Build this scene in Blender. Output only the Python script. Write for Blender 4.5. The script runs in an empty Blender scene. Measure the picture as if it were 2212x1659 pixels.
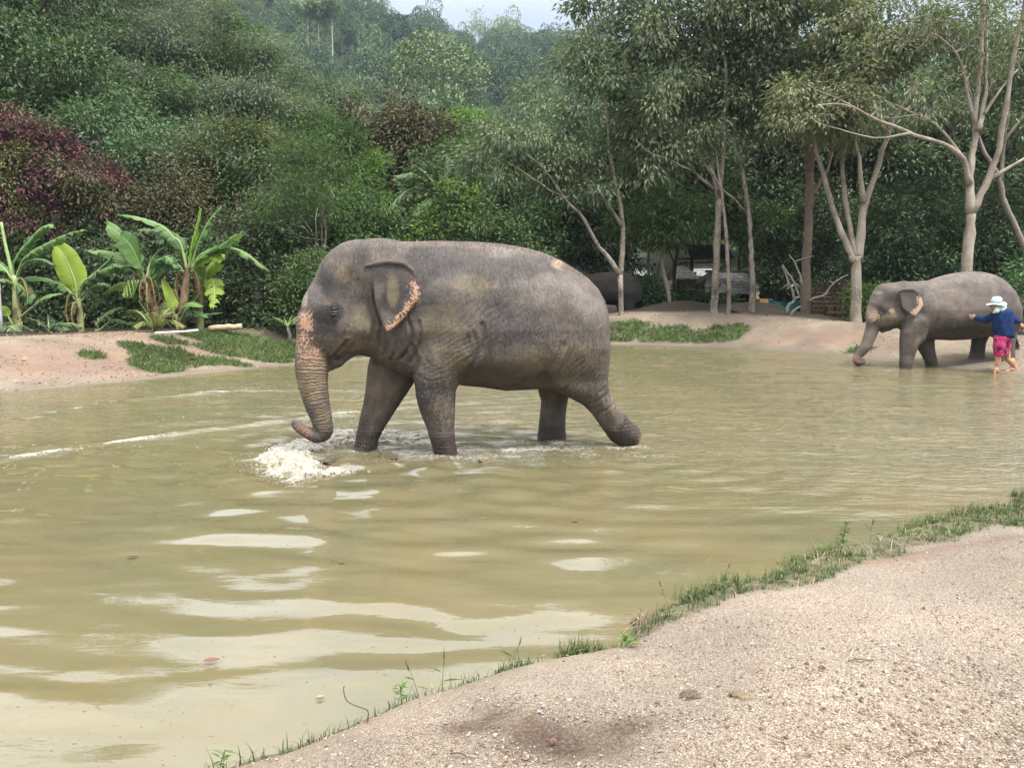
import bpy, math, random
import numpy as np
from mathutils import Vector

SC = bpy.context.scene
COL = SC.collection
R = math.radians
rng = np.random.default_rng(7)

# ------------------------------------------------------------------ camera
CAM = np.array([0.0, 0.0, 1.9]); PITCH = R(7.2); FPX = 1662.0; CX, CY = 1106.0, 829.5
cd = bpy.data.cameras.new('camera'); cam = bpy.data.objects.new('camera', cd); COL.objects.link(cam)
cam.location = CAM; cam.rotation_euler = (R(90) - PITCH, 0, 0)
cd.sensor_width = 36; cd.lens = 36 * FPX / 2212; cd.clip_start = 0.1; cd.clip_end = 3000
SC.camera = cam

# ------------------------------------------------------------------ sky
SUN_EL, SUN_AZ = R(62), R(135)          # azimuth measured clockwise from +Y (the view direction)
w = bpy.data.worlds.new('World'); SC.world = w; w.use_nodes = True
nt = w.node_tree; nt.nodes.clear()
out = nt.nodes.new('ShaderNodeOutputWorld'); bg = nt.nodes.new('ShaderNodeBackground')
sky = nt.nodes.new('ShaderNodeTexSky'); sky.sky_type = 'NISHITA'; sky.sun_disc = False
sky.sun_elevation = SUN_EL; sky.sun_rotation = SUN_AZ; sky.dust_density = 2.5
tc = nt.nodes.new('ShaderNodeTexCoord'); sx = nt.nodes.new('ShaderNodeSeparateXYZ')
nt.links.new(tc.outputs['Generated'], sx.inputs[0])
# bright overcast; brightness steps up steeply above the hills, shaped to whiten pond reflections
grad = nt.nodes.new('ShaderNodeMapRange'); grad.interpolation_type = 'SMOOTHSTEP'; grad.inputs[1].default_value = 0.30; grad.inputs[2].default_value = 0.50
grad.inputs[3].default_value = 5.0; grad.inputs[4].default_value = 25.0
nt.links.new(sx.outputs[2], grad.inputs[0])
cn = nt.nodes.new('ShaderNodeTexNoise'); cn.inputs['Scale'].default_value = 2.6; cn.inputs['Detail'].default_value = 6
mp = nt.nodes.new('ShaderNodeMapping'); mp.inputs['Scale'].default_value = (1, 1, 2.6)
nt.links.new(tc.outputs['Generated'], mp.inputs[0]); nt.links.new(mp.outputs[0], cn.inputs['Vector'])
cr = nt.nodes.new('ShaderNodeMapRange'); cr.inputs[1].default_value = 0.38; cr.inputs[2].default_value = 0.66
cr.inputs[3].default_value = 0.62; cr.inputs[4].default_value = 1.0
nt.links.new(cn.outputs['Fac'], cr.inputs[0])
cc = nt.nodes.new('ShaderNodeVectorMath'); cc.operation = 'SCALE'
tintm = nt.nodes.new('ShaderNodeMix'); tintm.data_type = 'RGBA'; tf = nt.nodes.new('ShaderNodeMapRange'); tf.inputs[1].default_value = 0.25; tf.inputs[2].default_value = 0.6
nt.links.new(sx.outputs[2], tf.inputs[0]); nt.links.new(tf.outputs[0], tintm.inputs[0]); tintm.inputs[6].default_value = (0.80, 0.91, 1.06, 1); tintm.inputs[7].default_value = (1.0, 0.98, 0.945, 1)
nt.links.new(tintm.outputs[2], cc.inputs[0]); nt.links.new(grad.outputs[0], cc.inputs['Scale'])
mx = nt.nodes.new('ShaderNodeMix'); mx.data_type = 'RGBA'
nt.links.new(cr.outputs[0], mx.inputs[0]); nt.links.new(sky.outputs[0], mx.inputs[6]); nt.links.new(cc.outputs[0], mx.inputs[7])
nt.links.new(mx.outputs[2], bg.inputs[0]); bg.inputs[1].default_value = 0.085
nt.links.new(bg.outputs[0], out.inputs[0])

# ------------------------------------------------------------------ sun (veiled)
sd = bpy.data.lights.new('sun', 'SUN'); sd.energy = 2.7; sd.angle = R(10); sd.color = (1.0, 0.965, 0.90)
sun = bpy.data.objects.new('sun', sd); COL.objects.link(sun)
sdir = Vector((math.sin(SUN_AZ) * math.cos(SUN_EL), math.cos(SUN_AZ) * math.cos(SUN_EL), math.sin(SUN_EL)))
sun.rotation_euler = sdir.to_track_quat('Z', 'Y').to_euler(); sun.location = (20, -20, 40)

vs = SC.view_settings; vs.view_transform = 'Standard'; vs.look = 'None'; vs.gamma = 1.0; vs.use_curve_mapping = False
vs.exposure = 1.1
HAZE = 0.00026
SC.cycles.max_bounces = 6; SC.cycles.diffuse_bounces = 3; SC.cycles.glossy_bounces = 3
SC.cycles.transmission_bounces = 3; SC.cycles.volume_bounces = 0; SC.cycles.transparent_max_bounces = 4
SC.cycles.caustics_reflective = False; SC.cycles.caustics_refractive = False

# ------------------------------------------------------------------ measuring helpers (photo measured at 2212 px wide)
_F = np.array([0, math.cos(PITCH), -math.sin(PITCH)]); _U = np.array([0, math.sin(PITCH), math.cos(PITCH)])
def ray(u, v):
    return _F + (u - CX) / FPX * np.array([1.0, 0, 0]) + (CY - v) / FPX * _U
def onz(u, v, z=0.0):
    d = ray(u, v); return CAM + d * ((z - CAM[2]) / d[2])
def ony(u, v, Y):
    d = ray(u, v); return CAM + d * (Y / d[1])

# ------------------------------------------------------------------ numpy noise
def _hash(ix, iy, iz, seed):
    h = (ix.astype(np.int64) * 374761393 + iy.astype(np.int64) * 668265263 + iz.astype(np.int64) * 2147483647 + seed * 974711) & 0xffffffff
    h = ((h ^ (h >> 13)) * 1274126177) & 0xffffffff
    h = (h ^ (h >> 16)) & 0xffffffff
    return h.astype(np.float64) / 4294967295.0
def vnoise(x, y, z=None, seed=0):
    x = np.asarray(x, float); y = np.asarray(y, float); z = np.zeros_like(x) if z is None else np.asarray(z, float)
    ix, iy, iz = np.floor(x), np.floor(y), np.floor(z)
    fx, fy, fz = x - ix, y - iy, z - iz
    fx, fy, fz = [t * t * t * (t * (t * 6 - 15) + 10) for t in (fx, fy, fz)]
    r = 0
    for a in (0, 1):
        for b in (0, 1):
            for c in (0, 1):
                wgt = (fx if a else 1 - fx) * (fy if b else 1 - fy) * (fz if c else 1 - fz)
                r = r + wgt * _hash(ix + a, iy + b, iz + c, seed)
    return r * 2 - 1
def fbm(x, y, z=None, oct=4, seed=0, gain=0.5):
    s = 0; a = 1; t = 0
    for k in range(oct):
        f = 2.03 ** k
        s = s + a * vnoise(x * f, y * f, None if z is None else z * f, seed + k * 17); t += a; a *= gain
    return s / t
def sstep(a, b, x):
    t = np.clip((x - a) / (b - a), 0, 1); return t * t * (3 - 2 * t)

# ------------------------------------------------------------------ mesh helpers
def mesh_np(name, V, F, smooth=True, mat=None):
    """V (n,3), F (m,3|4) -> mesh datablock (fast path)"""
    V = np.ascontiguousarray(V, dtype=np.float32); F = np.ascontiguousarray(F, dtype=np.int32)
    me = bpy.data.meshes.new(name); k = F.shape[1]
    me.vertices.add(len(V)); me.vertices.foreach_set('co', V.ravel())
    me.loops.add(F.size); me.loops.foreach_set('vertex_index', F.ravel())
    me.polygons.add(len(F)); me.polygons.foreach_set('loop_start', np.arange(0, F.size, k, dtype=np.int32))
    me.polygons.foreach_set('loop_total', np.full(len(F), k, dtype=np.int32))
    me.update(calc_edges=True)
    if smooth: me.polygons.foreach_set('use_smooth', np.ones(len(F), dtype=bool))
    else: me.polygons.foreach_set('use_smooth', np.zeros(len(F), dtype=bool))
    if mat is not None: me.materials.append(mat)
    return me
def fattr(me, name, arr):
    a = me.attributes.new(name, 'FLOAT', 'POINT'); a.data.foreach_set('value', np.ascontiguousarray(arr, dtype=np.float32))
def cattr(me, name, rgb):
    a = me.attributes.new(name, 'FLOAT_COLOR', 'POINT')
    c = np.ones((len(rgb), 4), dtype=np.float32); c[:, :3] = rgb; a.data.foreach_set('color', c.ravel())
def obj(name, me, parent=None, kind=None, label=None, cat=None, group=None, loc=None, rot=None, scale=None):
    o = bpy.data.objects.new(name, me); COL.objects.link(o)
    if parent is not None: o.parent = parent
    if kind: o['kind'] = kind
    if label: o['label'] = label
    if cat: o['category'] = cat
    if group: o['group'] = group
    if loc is not None: o.location = loc
    if rot is not None: o.rotation_euler = rot
    if scale is not None: o.scale = scale if hasattr(scale, '__len__') else (scale,) * 3
    return o
def thing(name, label, cat, loc=(0, 0, 0), rz=0, group=None, scale=None):
    return obj(name, None, None, None, label, cat, group, loc, (0, 0, rz), scale)
class MB:
    """collects tubes, boxes and loose polygons into one mesh"""
    def __init__(s): s.V = []; s.F = []; s.n = 0
    def add(s, V, F):
        V = np.asarray(V, float); F = np.asarray(F, int)
        if F.shape[1] == 3: F = np.concatenate([F, F[:, 2:3]], 1)
        s.V.append(V); s.F.append(F + s.n); s.n += len(V); return s
    def tube(s, P, r, n=8, cap=True, flat=1.0):
        P = np.asarray(P, float); m = len(P); r = np.broadcast_to(np.asarray(r, float), (m,))
        T = np.gradient(P, axis=0); T /= np.linalg.norm(T, axis=1)[:, None] + 1e-9
        ref = np.array([0, 0, 1.0]) if abs(T[:, 2]).mean() < 0.85 else np.array([0, 1.0, 0])
        A = np.cross(T, ref); A /= np.linalg.norm(A, axis=1)[:, None] + 1e-9; B = np.cross(A, T)
        t = np.arange(n) * 2 * math.pi / n
        V = P[:, None] + r[:, None, None] * (np.cos(t)[None, :, None] * A[:, None] + flat * np.sin(t)[None, :, None] * B[:, None])
        V = V.reshape(-1, 3); i = np.arange(m - 1)[:, None] * n; j = np.arange(n)[None]; j2 = (j + 1) % n
        F = np.stack([i + j, i + j2, i + n + j2, i + n + j], -1).reshape(-1, 4)
        if cap:
            V = np.concatenate([V, P[:1], P[-1:]]); c0, c1 = m * n, m * n + 1; jj = np.arange(n); kk = (jj + 1) % n
            F = np.concatenate([F, np.stack([kk, jj, np.full(n, c0), np.full(n, c0)], -1),
                                np.stack([(m - 1) * n + jj, (m - 1) * n + kk, np.full(n, c1), np.full(n, c1)], -1)])
        s.V.append(V); s.F.append(F + s.n); s.n += len(V); return s
    def box(s, c, d, rz=0, M=None):
        d = np.asarray(d, float) / 2
        V = np.array([[x, y, z] for x in (-1, 1) for y in (-1, 1) for z in (-1, 1)], float) * d
        if rz: V = V @ np.array([[math.cos(rz), math.sin(rz), 0], [-math.sin(rz), math.cos(rz), 0], [0, 0, 1]])
        if M is not None: V = V @ np.asarray(M).T
        F = [[0, 1, 3, 2], [4, 6, 7, 5], [0, 4, 5, 1], [2, 3, 7, 6], [0, 2, 6, 4], [1, 5, 7, 3]]
        return s.add(V + np.asarray(c, float), F)
    def mesh(s, name, mat, smooth=True):
        V = np.concatenate(s.V); F = np.concatenate(s.F)
        tri = F[:, 2] == F[:, 3]
        me = bpy.data.meshes.new(name)
        if tri.any():
            Q, T = F[~tri], F[tri][:, :3]
            L = np.concatenate([Q.ravel(), T.ravel()]).astype(np.int32)
            st = np.concatenate([np.arange(len(Q)) * 4, len(Q) * 4 + np.arange(len(T)) * 3]).astype(np.int32)
            tot = np.concatenate([np.full(len(Q), 4), np.full(len(T), 3)]).astype(np.int32)
            me.vertices.add(len(V)); me.vertices.foreach_set('co', V.astype(np.float32).ravel())
            me.loops.add(len(L)); me.loops.foreach_set('vertex_index', L)
            me.polygons.add(len(st)); me.polygons.foreach_set('loop_start', st); me.polygons.foreach_set('loop_total', tot)
            me.update(calc_edges=True); me.polygons.foreach_set('use_smooth', np.full(len(st), smooth)); me.materials.append(mat)
            return me
        bpy.data.meshes.remove(me); return mesh_np(name, V, F, smooth, mat)
def spline(P, n):
    """Catmull-Rom through control points"""
    P = np.asarray(P, float); Q = np.concatenate([[2 * P[0] - P[1]], P, [2 * P[-1] - P[-2]]])
    t = np.linspace(0, len(P) - 1 - 1e-9, n); i = t.astype(int); f = (t - i)[:, None]
    a, b, c, d = Q[i], Q[i + 1], Q[i + 2], Q[i + 3]
    return 0.5 * (2 * b + (c - a) * f + (2 * a - 5 * b + 4 * c - d) * f ** 2 + (3 * b - a - 3 * c + d) * f ** 3)

# ------------------------------------------------------------------ material helper
class Mat:
    def __init__(s, name, rough=0.8, spec=0.3):
        s.m = bpy.data.materials.new(name); s.m.use_nodes = True; s.t = s.m.node_tree
        s.b = s.t.nodes['Principled BSDF']; s.out = s.t.nodes['Material Output']
        s.b.inputs['Roughness'].default_value = rough; s.b.inputs['Specular IOR Level'].default_value = spec
    def n(s, typ, **kw):
        nd = s.t.nodes.new('ShaderNode' + typ)
        for k, v in kw.items():
            if hasattr(nd, k) and k not in ('Scale',): setattr(nd, k, v)
            else: nd.inputs[k.replace('_', ' ')].default_value = v
        return nd
    def l(s, a, b): s.t.links.new(a, b)
    def setv(s, sock, val):
        if isinstance(val, bpy.types.NodeSocket): s.l(val, sock)
        else:
            if sock.type == 'RGBA' and len(val) == 3: val = (*val, 1)
            sock.default_value = val
    def pos(s, which='Object', scale=None):
        o = s.n('TexCoord').outputs[which]
        if scale:
            mp = s.n('Mapping'); mp.inputs['Scale'].default_value = scale; s.l(o, mp.inputs[0]); o = mp.outputs[0]
        return o
    def noise(s, scale, detail=4, vec=None, rough=0.55, dist=0.0):
        nd = s.n('TexNoise'); nd.inputs['Scale'].default_value = scale; nd.inputs['Detail'].default_value = detail
        nd.inputs['Roughness'].default_value = rough; nd.inputs['Distortion'].default_value = dist
        s.l(vec if vec is not None else s.pos(), nd.inputs['Vector']); return nd.outputs['Fac']
    def voro(s, scale, vec=None, feature='F1', out='Distance'):
        nd = s.n('TexVoronoi'); nd.feature = feature; nd.inputs['Scale'].default_value = scale
        s.l(vec if vec is not None else s.pos(), nd.inputs['Vector']); return nd.outputs[out]
    def attr(s, name, typ='GEOMETRY', out='Fac'):
        nd = s.n('Attribute'); nd.attribute_name = name; nd.attribute_type = typ; return nd.outputs[out]
    def mr(s, x, a, b, c=0.0, d=1.0, smooth=False):
        nd = s.n('MapRange'); nd.interpolation_type = 'SMOOTHSTEP' if smooth else 'LINEAR'
        s.setv(nd.inputs[0], x)
        for i, v in enumerate((a, b, c, d)): s.setv(nd.inputs[i + 1], v)
        return nd.outputs[0]
    def math(s, op, a, b=0.0, c=0.0):
        nd = s.n('Math'); nd.operation = op
        for i, v in enumerate((a, b, c)): s.setv(nd.inputs[i], v)
        return nd.outputs[0]
    def mix(s, f, a, b, blend='MIX'):
        nd = s.n('Mix'); nd.data_type = 'RGBA'; nd.blend_type = blend
        s.setv(nd.inputs[0], f); s.setv(nd.inputs[6], a); s.setv(nd.inputs[7], b); return nd.outputs[2]
    def ramp(s, f, stops):
        nd = s.n('ValToRGB'); e = nd.color_ramp.elements
        while len(e) < len(stops): e.new(0.5)
        for i, (p, c) in enumerate(stops): e[i].position = p; e[i].color = (*c, 1)
        s.setv(nd.inputs[0], f); return nd.outputs[0]
    def bump(s, h, strength=0.5, dist=0.02, normal=None):
        nd = s.n('Bump'); nd.inputs['Strength'].default_value = strength; nd.inputs['Distance'].default_value = dist
        s.setv(nd.inputs['Height'], h)
        if normal is not None: s.l(normal, nd.inputs['Normal'])
        return nd.outputs[0]
    def base(s, c): s.setv(s.b.inputs['Base Color'], c); return s
    def norm(s, n): s.l(n, s.b.inputs['Normal']); return s
    def rough(s, r): s.setv(s.b.inputs['Roughness'], r); return s
def simple(name, col, rough=0.8, var=0.25, scale=6.0, bump=0.0, spec=0.3):
    m = Mat(name, rough, spec); f = m.noise(scale, 5)
    c = np.array(col); m.base(m.ramp(f, [(0.25, tuple(c * (1 - var))), (0.75, tuple(np.minimum(c * (1 + var), 0.95)))]))
    if bump: m.norm(m.bump(m.noise(scale * 4, 4), bump, 0.02))
    return m.m
def leafmat(name, c1, c2, c3=None, rough=0.45, trans=0.25, spec=0.4):
    """leaf colours vary leaf by leaf"""
    m = Mat(name, min(.62, rough + .14), spec * .62)
    g = m.n('NewGeometry').outputs['Random Per Island']
    oi = m.n('ObjectInfo').outputs['Random']
    st = [(0.0, c1), (0.6, c2)] + ([(0.93, c2), (1.0, c3)] if c3 else [])
    c = m.ramp(g, st)
    big = m.noise(0.55, 3, m.pos('Object'))
    hs = m.n('HueSaturation'); m.l(c, hs.inputs['Color'])
    m.l(m.mr(oi, 0, 1, 0.488, 0.512), hs.inputs['Hue']); m.l(m.mr(big, 0.3, 0.7, 0.7, 1.3), hs.inputs['Value'])
    col = hs.outputs[0]; m.base(col)
    if trans:
        tr = m.n('BsdfTranslucent'); m.l(m.mix(0.5, col, (0.9, 1.0, 0.35), 'MULTIPLY'), tr.inputs[0])
        ms = m.n('MixShader'); ms.inputs[0].default_value = trans
        m.l(m.b.outputs[0], ms.inputs[1]); m.l(tr.outputs[0], ms.inputs[2]); m.l(ms.outputs[0], m.out.inputs[0])
    return m.m

# ================================================================== GROUND, WATER
near_px = [(300, 1720), (420, 1659), (560, 1612), (680, 1575), (770, 1535), (860, 1497), (1000, 1455), (1100, 1425), (1250, 1398), (1335, 1383),
           (1365, 1335), (1440, 1300), (1600, 1240), (1720, 1203), (1850, 1163), (2000, 1122), (2130, 1083), (2212, 1058)]
far_px = [(2212, 807), (2151, 804), (2083, 797), (2025, 792), (1976, 785), (1945, 782), (1900, 778), (1838, 771), (1778, 765), (1692, 758),
          (1606, 751), (1521, 748), (1435, 746), (1313, 744), (1150, 749), (1000, 757), (800, 776), (640, 789), (550, 797), (400, 811),
          (300, 822), (150, 835), (0, 850), (-200, 870)]
POND = [onz(u, v, 0.05)[:2] for u, v in near_px] + [(8.5, 9.0), (12.5, 11.5), (15.5, 14.5)] + \
       [onz(u, v, 0.0)[:2] for u, v in far_px] + [np.array(p) for p in ((-13.5, 10.0), (-14.0, 6.0), (-10, 3.0), (-4, 1.9))]
POND = np.array([np.asarray(p, float) for p in POND])
def poly_sdf(px, py, poly):
    """signed distance, positive outside"""
    d = np.full(px.shape, 1e9); inside = np.zeros(px.shape, bool); n = len(poly)
    for i in range(n):
        a, b = poly[i], poly[(i + 1) % n]; e = b - a
        wx, wy = px - a[0], py - a[1]
        t = np.clip((wx * e[0] + wy * e[1]) / (e @ e + 1e-12), 0, 1)
        d = np.minimum(d, (wx - t * e[0]) ** 2 + (wy - t * e[1]) ** 2)
        c = ((a[1] > py) != (b[1] > py)) & (px < (b[0] - a[0]) * (py - a[1]) / (b[1] - a[1] + 1e-12) + a[0]); inside ^= c
    d = np.sqrt(d); return np.where(inside, -d, d)
def ground_h(x, y, detail=True):
    x = np.asarray(x, float); y = np.asarray(y, float)
    s = poly_sdf(x, y, POND) + (0.10 * fbm(x * 1.1, y * 1.1, oct=3, seed=3) if detail else 0)
    near = (y < 8.2 + 0.45 * np.clip(x, 0, 30)) & (y < 13)
    zn = 0.07 * sstep(0, .16, s) + 0.17 * sstep(0.05, 1.3, s) + 0.06 * sstep(1.0, 4, s)
    zn = zn + 0.022 * fbm(x * 2.3, y * 2.3, oct=4, seed=9) * sstep(0, .3, s)
    crest = np.interp(x, [-15, -8, -3, 2, 9, 11.5, 13, 16, 30], [0.74, .74, .84, .84, .84, .72, .5, .42, .5])
    wd = np.interp(x, [-15, -4, 1, 5, 9, 12, 16], [3.7, 3.4, 2.6, 2.3, 2.6, 3.6, 4.6])
    t = s / wd
    gentle = np.interp(x, [-15, -4, 2, 8, 11, 14], [1.0, 1.0, 0.35, .15, 0.5, 1.0])
    prof = sstep(-0.05, 1.0, t) * (1 - 0.35 * gentle) + 0.35 * gentle * sstep(0.15, 1.0, t)
    zf = crest * prof + 0.05 * sstep(0, .12, s) * (1 - gentle)
    zf = zf + (0.05 * fbm(x * .9, y * .9, oct=4, seed=21) + .035 * fbm(x * 2.6, y * 2.6, oct=4, seed=22, gain=.6)) * sstep(0, .8, s) * (1 - sstep(.8, 1.1, t) * .6)
    zf = zf - .05 * np.clip(fbm(x * 1.6 + .4 * y, y * .35, oct=3, seed=23), 0, 1) * sstep(.1, .5, s) * sstep(1.0, .6, t)
    zf = zf - 0.22 * sstep(1.35, 3.0, t) * sstep(-20, 3, x)
    z = np.where(near, zn, zf)
    z = np.where(s < 0, np.maximum(-0.55, s * 0.55), z)
    # soil heaps behind the far bank
    for hx, hy, hr, hh in HEAPS: z = z + hh * np.exp(-(((x - hx) / hr[0]) ** 2 + ((y - hy) / hr[1]) ** 2))
    # the valley floor rises slowly towards the hill
    z = z + 0.035 * np.clip(y - 34, 0, 60) + 0.05 * np.clip(np.abs(x + 4) - 16, 0, 40) * sstep(16, 30, y)
    return z, s
def hp(u, v, Y): p = ony(u, v, Y); return p[0], p[1]
_h1, _h2, _h3 = hp(1465, 690, 29.0), hp(1640, 690, 28.6), hp(1770, 690, 27.5)
HEAPS = [(_h1[0], _h1[1], (1.7, 0.9), 0.50), (_h2[0], _h2[1], (1.5, 0.8), 0.50), (_h3[0], _h3[1], (1.2, .7), 0.12)]
def gz(x, y): return float(ground_h(np.array([x]), np.array([y]))[0][0])
def onground(u, v):
    d = ray(u, v); Y = np.linspace(2, 45, 900); X = d[0] / d[1] * Y; Zr = CAM[2] + d[2] / d[1] * Y
    z = ground_h(X, Y, False)[0]; k = np.nonzero(Zr < np.maximum(z, 0))[0]; i = k[0] if len(k) else len(Y) - 1
    return np.array([X[i], Y[i], Zr[i]])
def graded(segs):
    o = [segs[0][0]]
    for a, b, st in segs:
        k = max(1, int(round((b - a) / st))); o += list(a + (b - a) * (np.arange(k) + 1) / k)
    return np.array(o)
gx = graded([(-260, -60, 20), (-60, -24, 3), (-24, -12, .5), (-12, -3, .12), (-3, 6, .055), (6, 16, .1), (16, 28, .5), (28, 60, 3), (60, 260, 20)])
gy = graded([(-60, -6, 6), (-6, 1.5, .5), (1.5, 7.5, .055), (7.5, 13, .12), (13, 29, .1), (29, 40, .5), (40, 100, 3)])
GX, GY = np.meshgrid(gx, gy); gxf, gyf = GX.ravel(), GY.ravel()
GZ, GS = ground_h(gxf, gyf)
fine = sstep(9, 6, gyf)
GZ = GZ + fine * sstep(0.1, .5, GS) * (0.006 * fbm(gxf * 14, gyf * 14, oct=3, seed=5))
# scuffed tracks in the near gravel
def blobxy(cx, cy, rx, ry, ang=0.0, x=None, y=None):
    x = gxf if x is None else x; y = gyf if y is None else y
    c, s_ = math.cos(ang), math.sin(ang); dx, dy = x - cx, y - cy
    return np.exp(-(((dx * c + dy * s_) / rx) ** 2 + ((-dx * s_ + dy * c) / ry) ** 2))
scuff = np.zeros_like(gxf)
for (u, v, rx, ry, a) in ((1105, 1515, .16, .07, -.9), (1180, 1575, .15, .08, -.6), (1245, 1600, .18, .10, -.2), (1310, 1580, .16, .05, .2), (1020, 1530, .10, .05, 0)):
    p = onz(u, v, .2); scuff = np.maximum(scuff, blobxy(p[0], p[1], rx * 1.25, ry * 1.3, a))
scn = np.clip(scuff * 1.5, 0, 1) * (0.85 + .6 * fbm(gxf * 6, gyf * 6, oct=4, seed=31))
GZ = GZ - 0.018 * np.clip(scn, 0, 1) + 0.012 * np.clip(scn, 0, 1) * fbm(gxf * 11, gyf * 11, oct=3, seed=33)
# soil colour zones: red soil, wet edge, grass growth
def grass_mask(x, y, s):
    n = fbm(x * .8, y * .8, oct=4, seed=41)
    m = np.zeros_like(x)
    for (u, v, z, rx, ry) in GRASS_FAR:
        p = GP_[(u, v)]; m = np.maximum(m, blobxy(p[0], p[1], rx, ry, 0, x, y))
    far = sstep(.42, .62, m + n * .42) * sstep(.05, .35, s)
    band = np.interp(x, [-2, -.4, .6, 1.2, 3, 6], [.02, .05, .07, .16, .34, .42])
    c0 = np.interp(x, [-2, .6, 1.2, 3, 6], [.04, .07, .16, .30, .40])
    nearm = sstep(.35, .75, np.exp(-((s - c0) / band) ** 2) + fbm(x * 2.1, y * 2.1, oct=3, seed=44) * .45) * (y < 9) * (x > -1.9)
    return far, nearm
GRASS_FAR = [(600, 745, .45, 1.7, .9), (530, 742, .5, 1.5, .7), (470, 735, .55, 1.1, .5), (680, 745, .45, 1.6, 1.0), (345, 770, .35, .9, .7),
             (330, 790, .2, .7, .5), (300, 752, .5, .8, .4), (200, 768, .4, .35, .28), (500, 785, .16, .8, .3), (560, 772, .3, 1.2, .5), (620, 768, .3, 1.2, .6), (490, 762, .3, .8, .4), (420, 780, .2, .6, .25), (585, 728, .5, 1.5, .5), (365, 738, .6, .5, .25),
             (1345, 722, .4, 1.3, .9), (1430, 728, .35, 1.4, .8), (1500, 735, .25, 1.2, .6), (1560, 722, .4, .8, .7), (1590, 712, .6, .5, .4), (1460, 712, .55, .7, .3),
             (2190, 690, .4, 1.6, 1.0), (1850, 760, .15, .4, .25), (1280, 722, .4, 1.5, .9), (2212, 640, .5, 3, 2)]
GP_ = {(u, v): onground(u, v) for (u, v, z, rx, ry) in GRASS_FAR}
GF, GN = grass_mask(gxf, gyf, GS)
redm = np.zeros_like(gxf)
for (u, v, z, rx, ry) in ((80, 775, .5, 2.2, .9), (230, 780, .4, 1.6, .8), (330, 735, .6, 2, .6), (1800, 730, .5, 1.1, .8), (1690, 735, .4, .9, .5), (1940, 745, .3, 1.0, .7),
                          (1880, 1215, .2, .35, .09), (2030, 1190, .2, .30, .07), (720, 1585, .15, .16, .05), (1560, 1255, .12, .2, .08), (2180, 1165, .2, .3, .06)):
    p = onground(u, v); redm = np.maximum(redm, blobxy(p[0], p[1], rx, ry))
redm = np.clip(redm * (1 + .9 * fbm(gxf * 1.7, gyf * 1.7, oct=4, seed=51)), 0, 1)
wetm = sstep(0.75, 0.0, GS) * (gyf > 9.5) + sstep(.14, 0.0, GS) * (gyf <= 9.5)
nx_, ny_ = len(gx), len(gy)
ii = (np.arange(ny_ - 1)[:, None] * nx_ + np.arange(nx_ - 1)[None]).ravel()
GQ = np.stack([ii, ii + 1, ii + 1 + nx_, ii + nx_], -1)
m = Mat('soil', 0.95, 0.12)
P = m.pos()
n1, n2, n3 = m.noise(1.3, 5, P), m.noise(9, 5, P), m.noise(55, 3, P)
sand = m.mix(m.mr(n1, .35, .65), (0.171, 0.135, 0.095), (0.236, 0.192, 0.141))
sand = m.mix(m.mr(n2, .3, .75, 0, .55), sand, (0.152, 0.110, 0.076))
gravel_c = m.ramp(m.voro(120, P, 'F1', 'Color'), [(0.0, (0.175, 0.125, 0.091)), (.3, (0.304, 0.239, 0.190)), (.65, (0.395, 0.327, 0.266)), (1, (0.517, 0.471, 0.418))])
vcol = m.n('TexVoronoi'); vcol.inputs['Scale'].default_value = 170; m.l(P, vcol.inputs['Vector'])
sp = m.n('SeparateColor'); m.l(vcol.outputs['Color'], sp.inputs[0])
gravel_c = m.ramp(sp.outputs[0], [(0.0, (0.114, 0.080, 0.057)), (.25, (0.205, 0.156, 0.114)), (.7, (0.281, 0.228, 0.179)), (1, (0.395, 0.350, 0.296))])
c = m.mix(m.math('MULTIPLY', m.attr('gravel'), m.mr(n1, .3, .6, .55, .95)), sand, gravel_c)
c = m.mix(m.math('MULTIPLY', m.attr('red'), .7), c, m.mix(n2, (0.156, 0.087, 0.057), (0.220, 0.133, 0.091)))
c = m.mix(m.math('MULTIPLY', m.attr('scuff'), m.mr(n3, .25, .6, .45, 1.0)), c, m.mix(n2, (0.050, 0.029, 0.018), (0.105, 0.064, 0.042)))
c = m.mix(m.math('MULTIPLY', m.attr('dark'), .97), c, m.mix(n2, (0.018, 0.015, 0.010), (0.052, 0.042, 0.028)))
c = m.mix(m.math('MULTIPLY', m.attr('veg'), .75), c, m.mix(n3, (0.076, 0.065, 0.038), (0.099, 0.106, 0.046)))
c = m.mix(m.math('MULTIPLY', m.attr('wet'), m.mr(n1, .3, .7, .35, .75)), c, (0.125, 0.104, 0.080))
big = m.noise(.8, 5, P, .6); hsv = m.n('HueSaturation'); m.l(c, hsv.inputs['Color']); m.l(m.mr(big, .3, .7, .72, 1.08), hsv.inputs['Value']); m.l(m.mr(n1, .3, .7, .72, .98), hsv.inputs['Saturation']); c = hsv.outputs[0]
m.base(c)
h = m.math('ADD', m.math('MULTIPLY', m.voro(170, P), m.mr(m.attr('gravel'), 0, 1, .15, 1.0)), m.math('MULTIPLY', n2, 1.3))
m.norm(m.bump(m.math('ADD', h, m.math('MULTIPLY', n3, .6)), .55, .02))
m.rough(m.mr(m.attr('wet'), 0, 1, .95, .5))
SOIL = m.m
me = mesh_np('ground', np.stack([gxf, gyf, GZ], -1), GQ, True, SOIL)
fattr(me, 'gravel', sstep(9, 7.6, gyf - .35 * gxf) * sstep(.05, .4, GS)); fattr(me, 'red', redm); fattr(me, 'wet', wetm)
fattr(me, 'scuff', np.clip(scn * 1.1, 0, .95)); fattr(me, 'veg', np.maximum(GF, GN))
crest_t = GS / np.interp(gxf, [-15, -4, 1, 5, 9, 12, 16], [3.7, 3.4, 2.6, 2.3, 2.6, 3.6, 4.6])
heapm = np.zeros_like(gxf)
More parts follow.
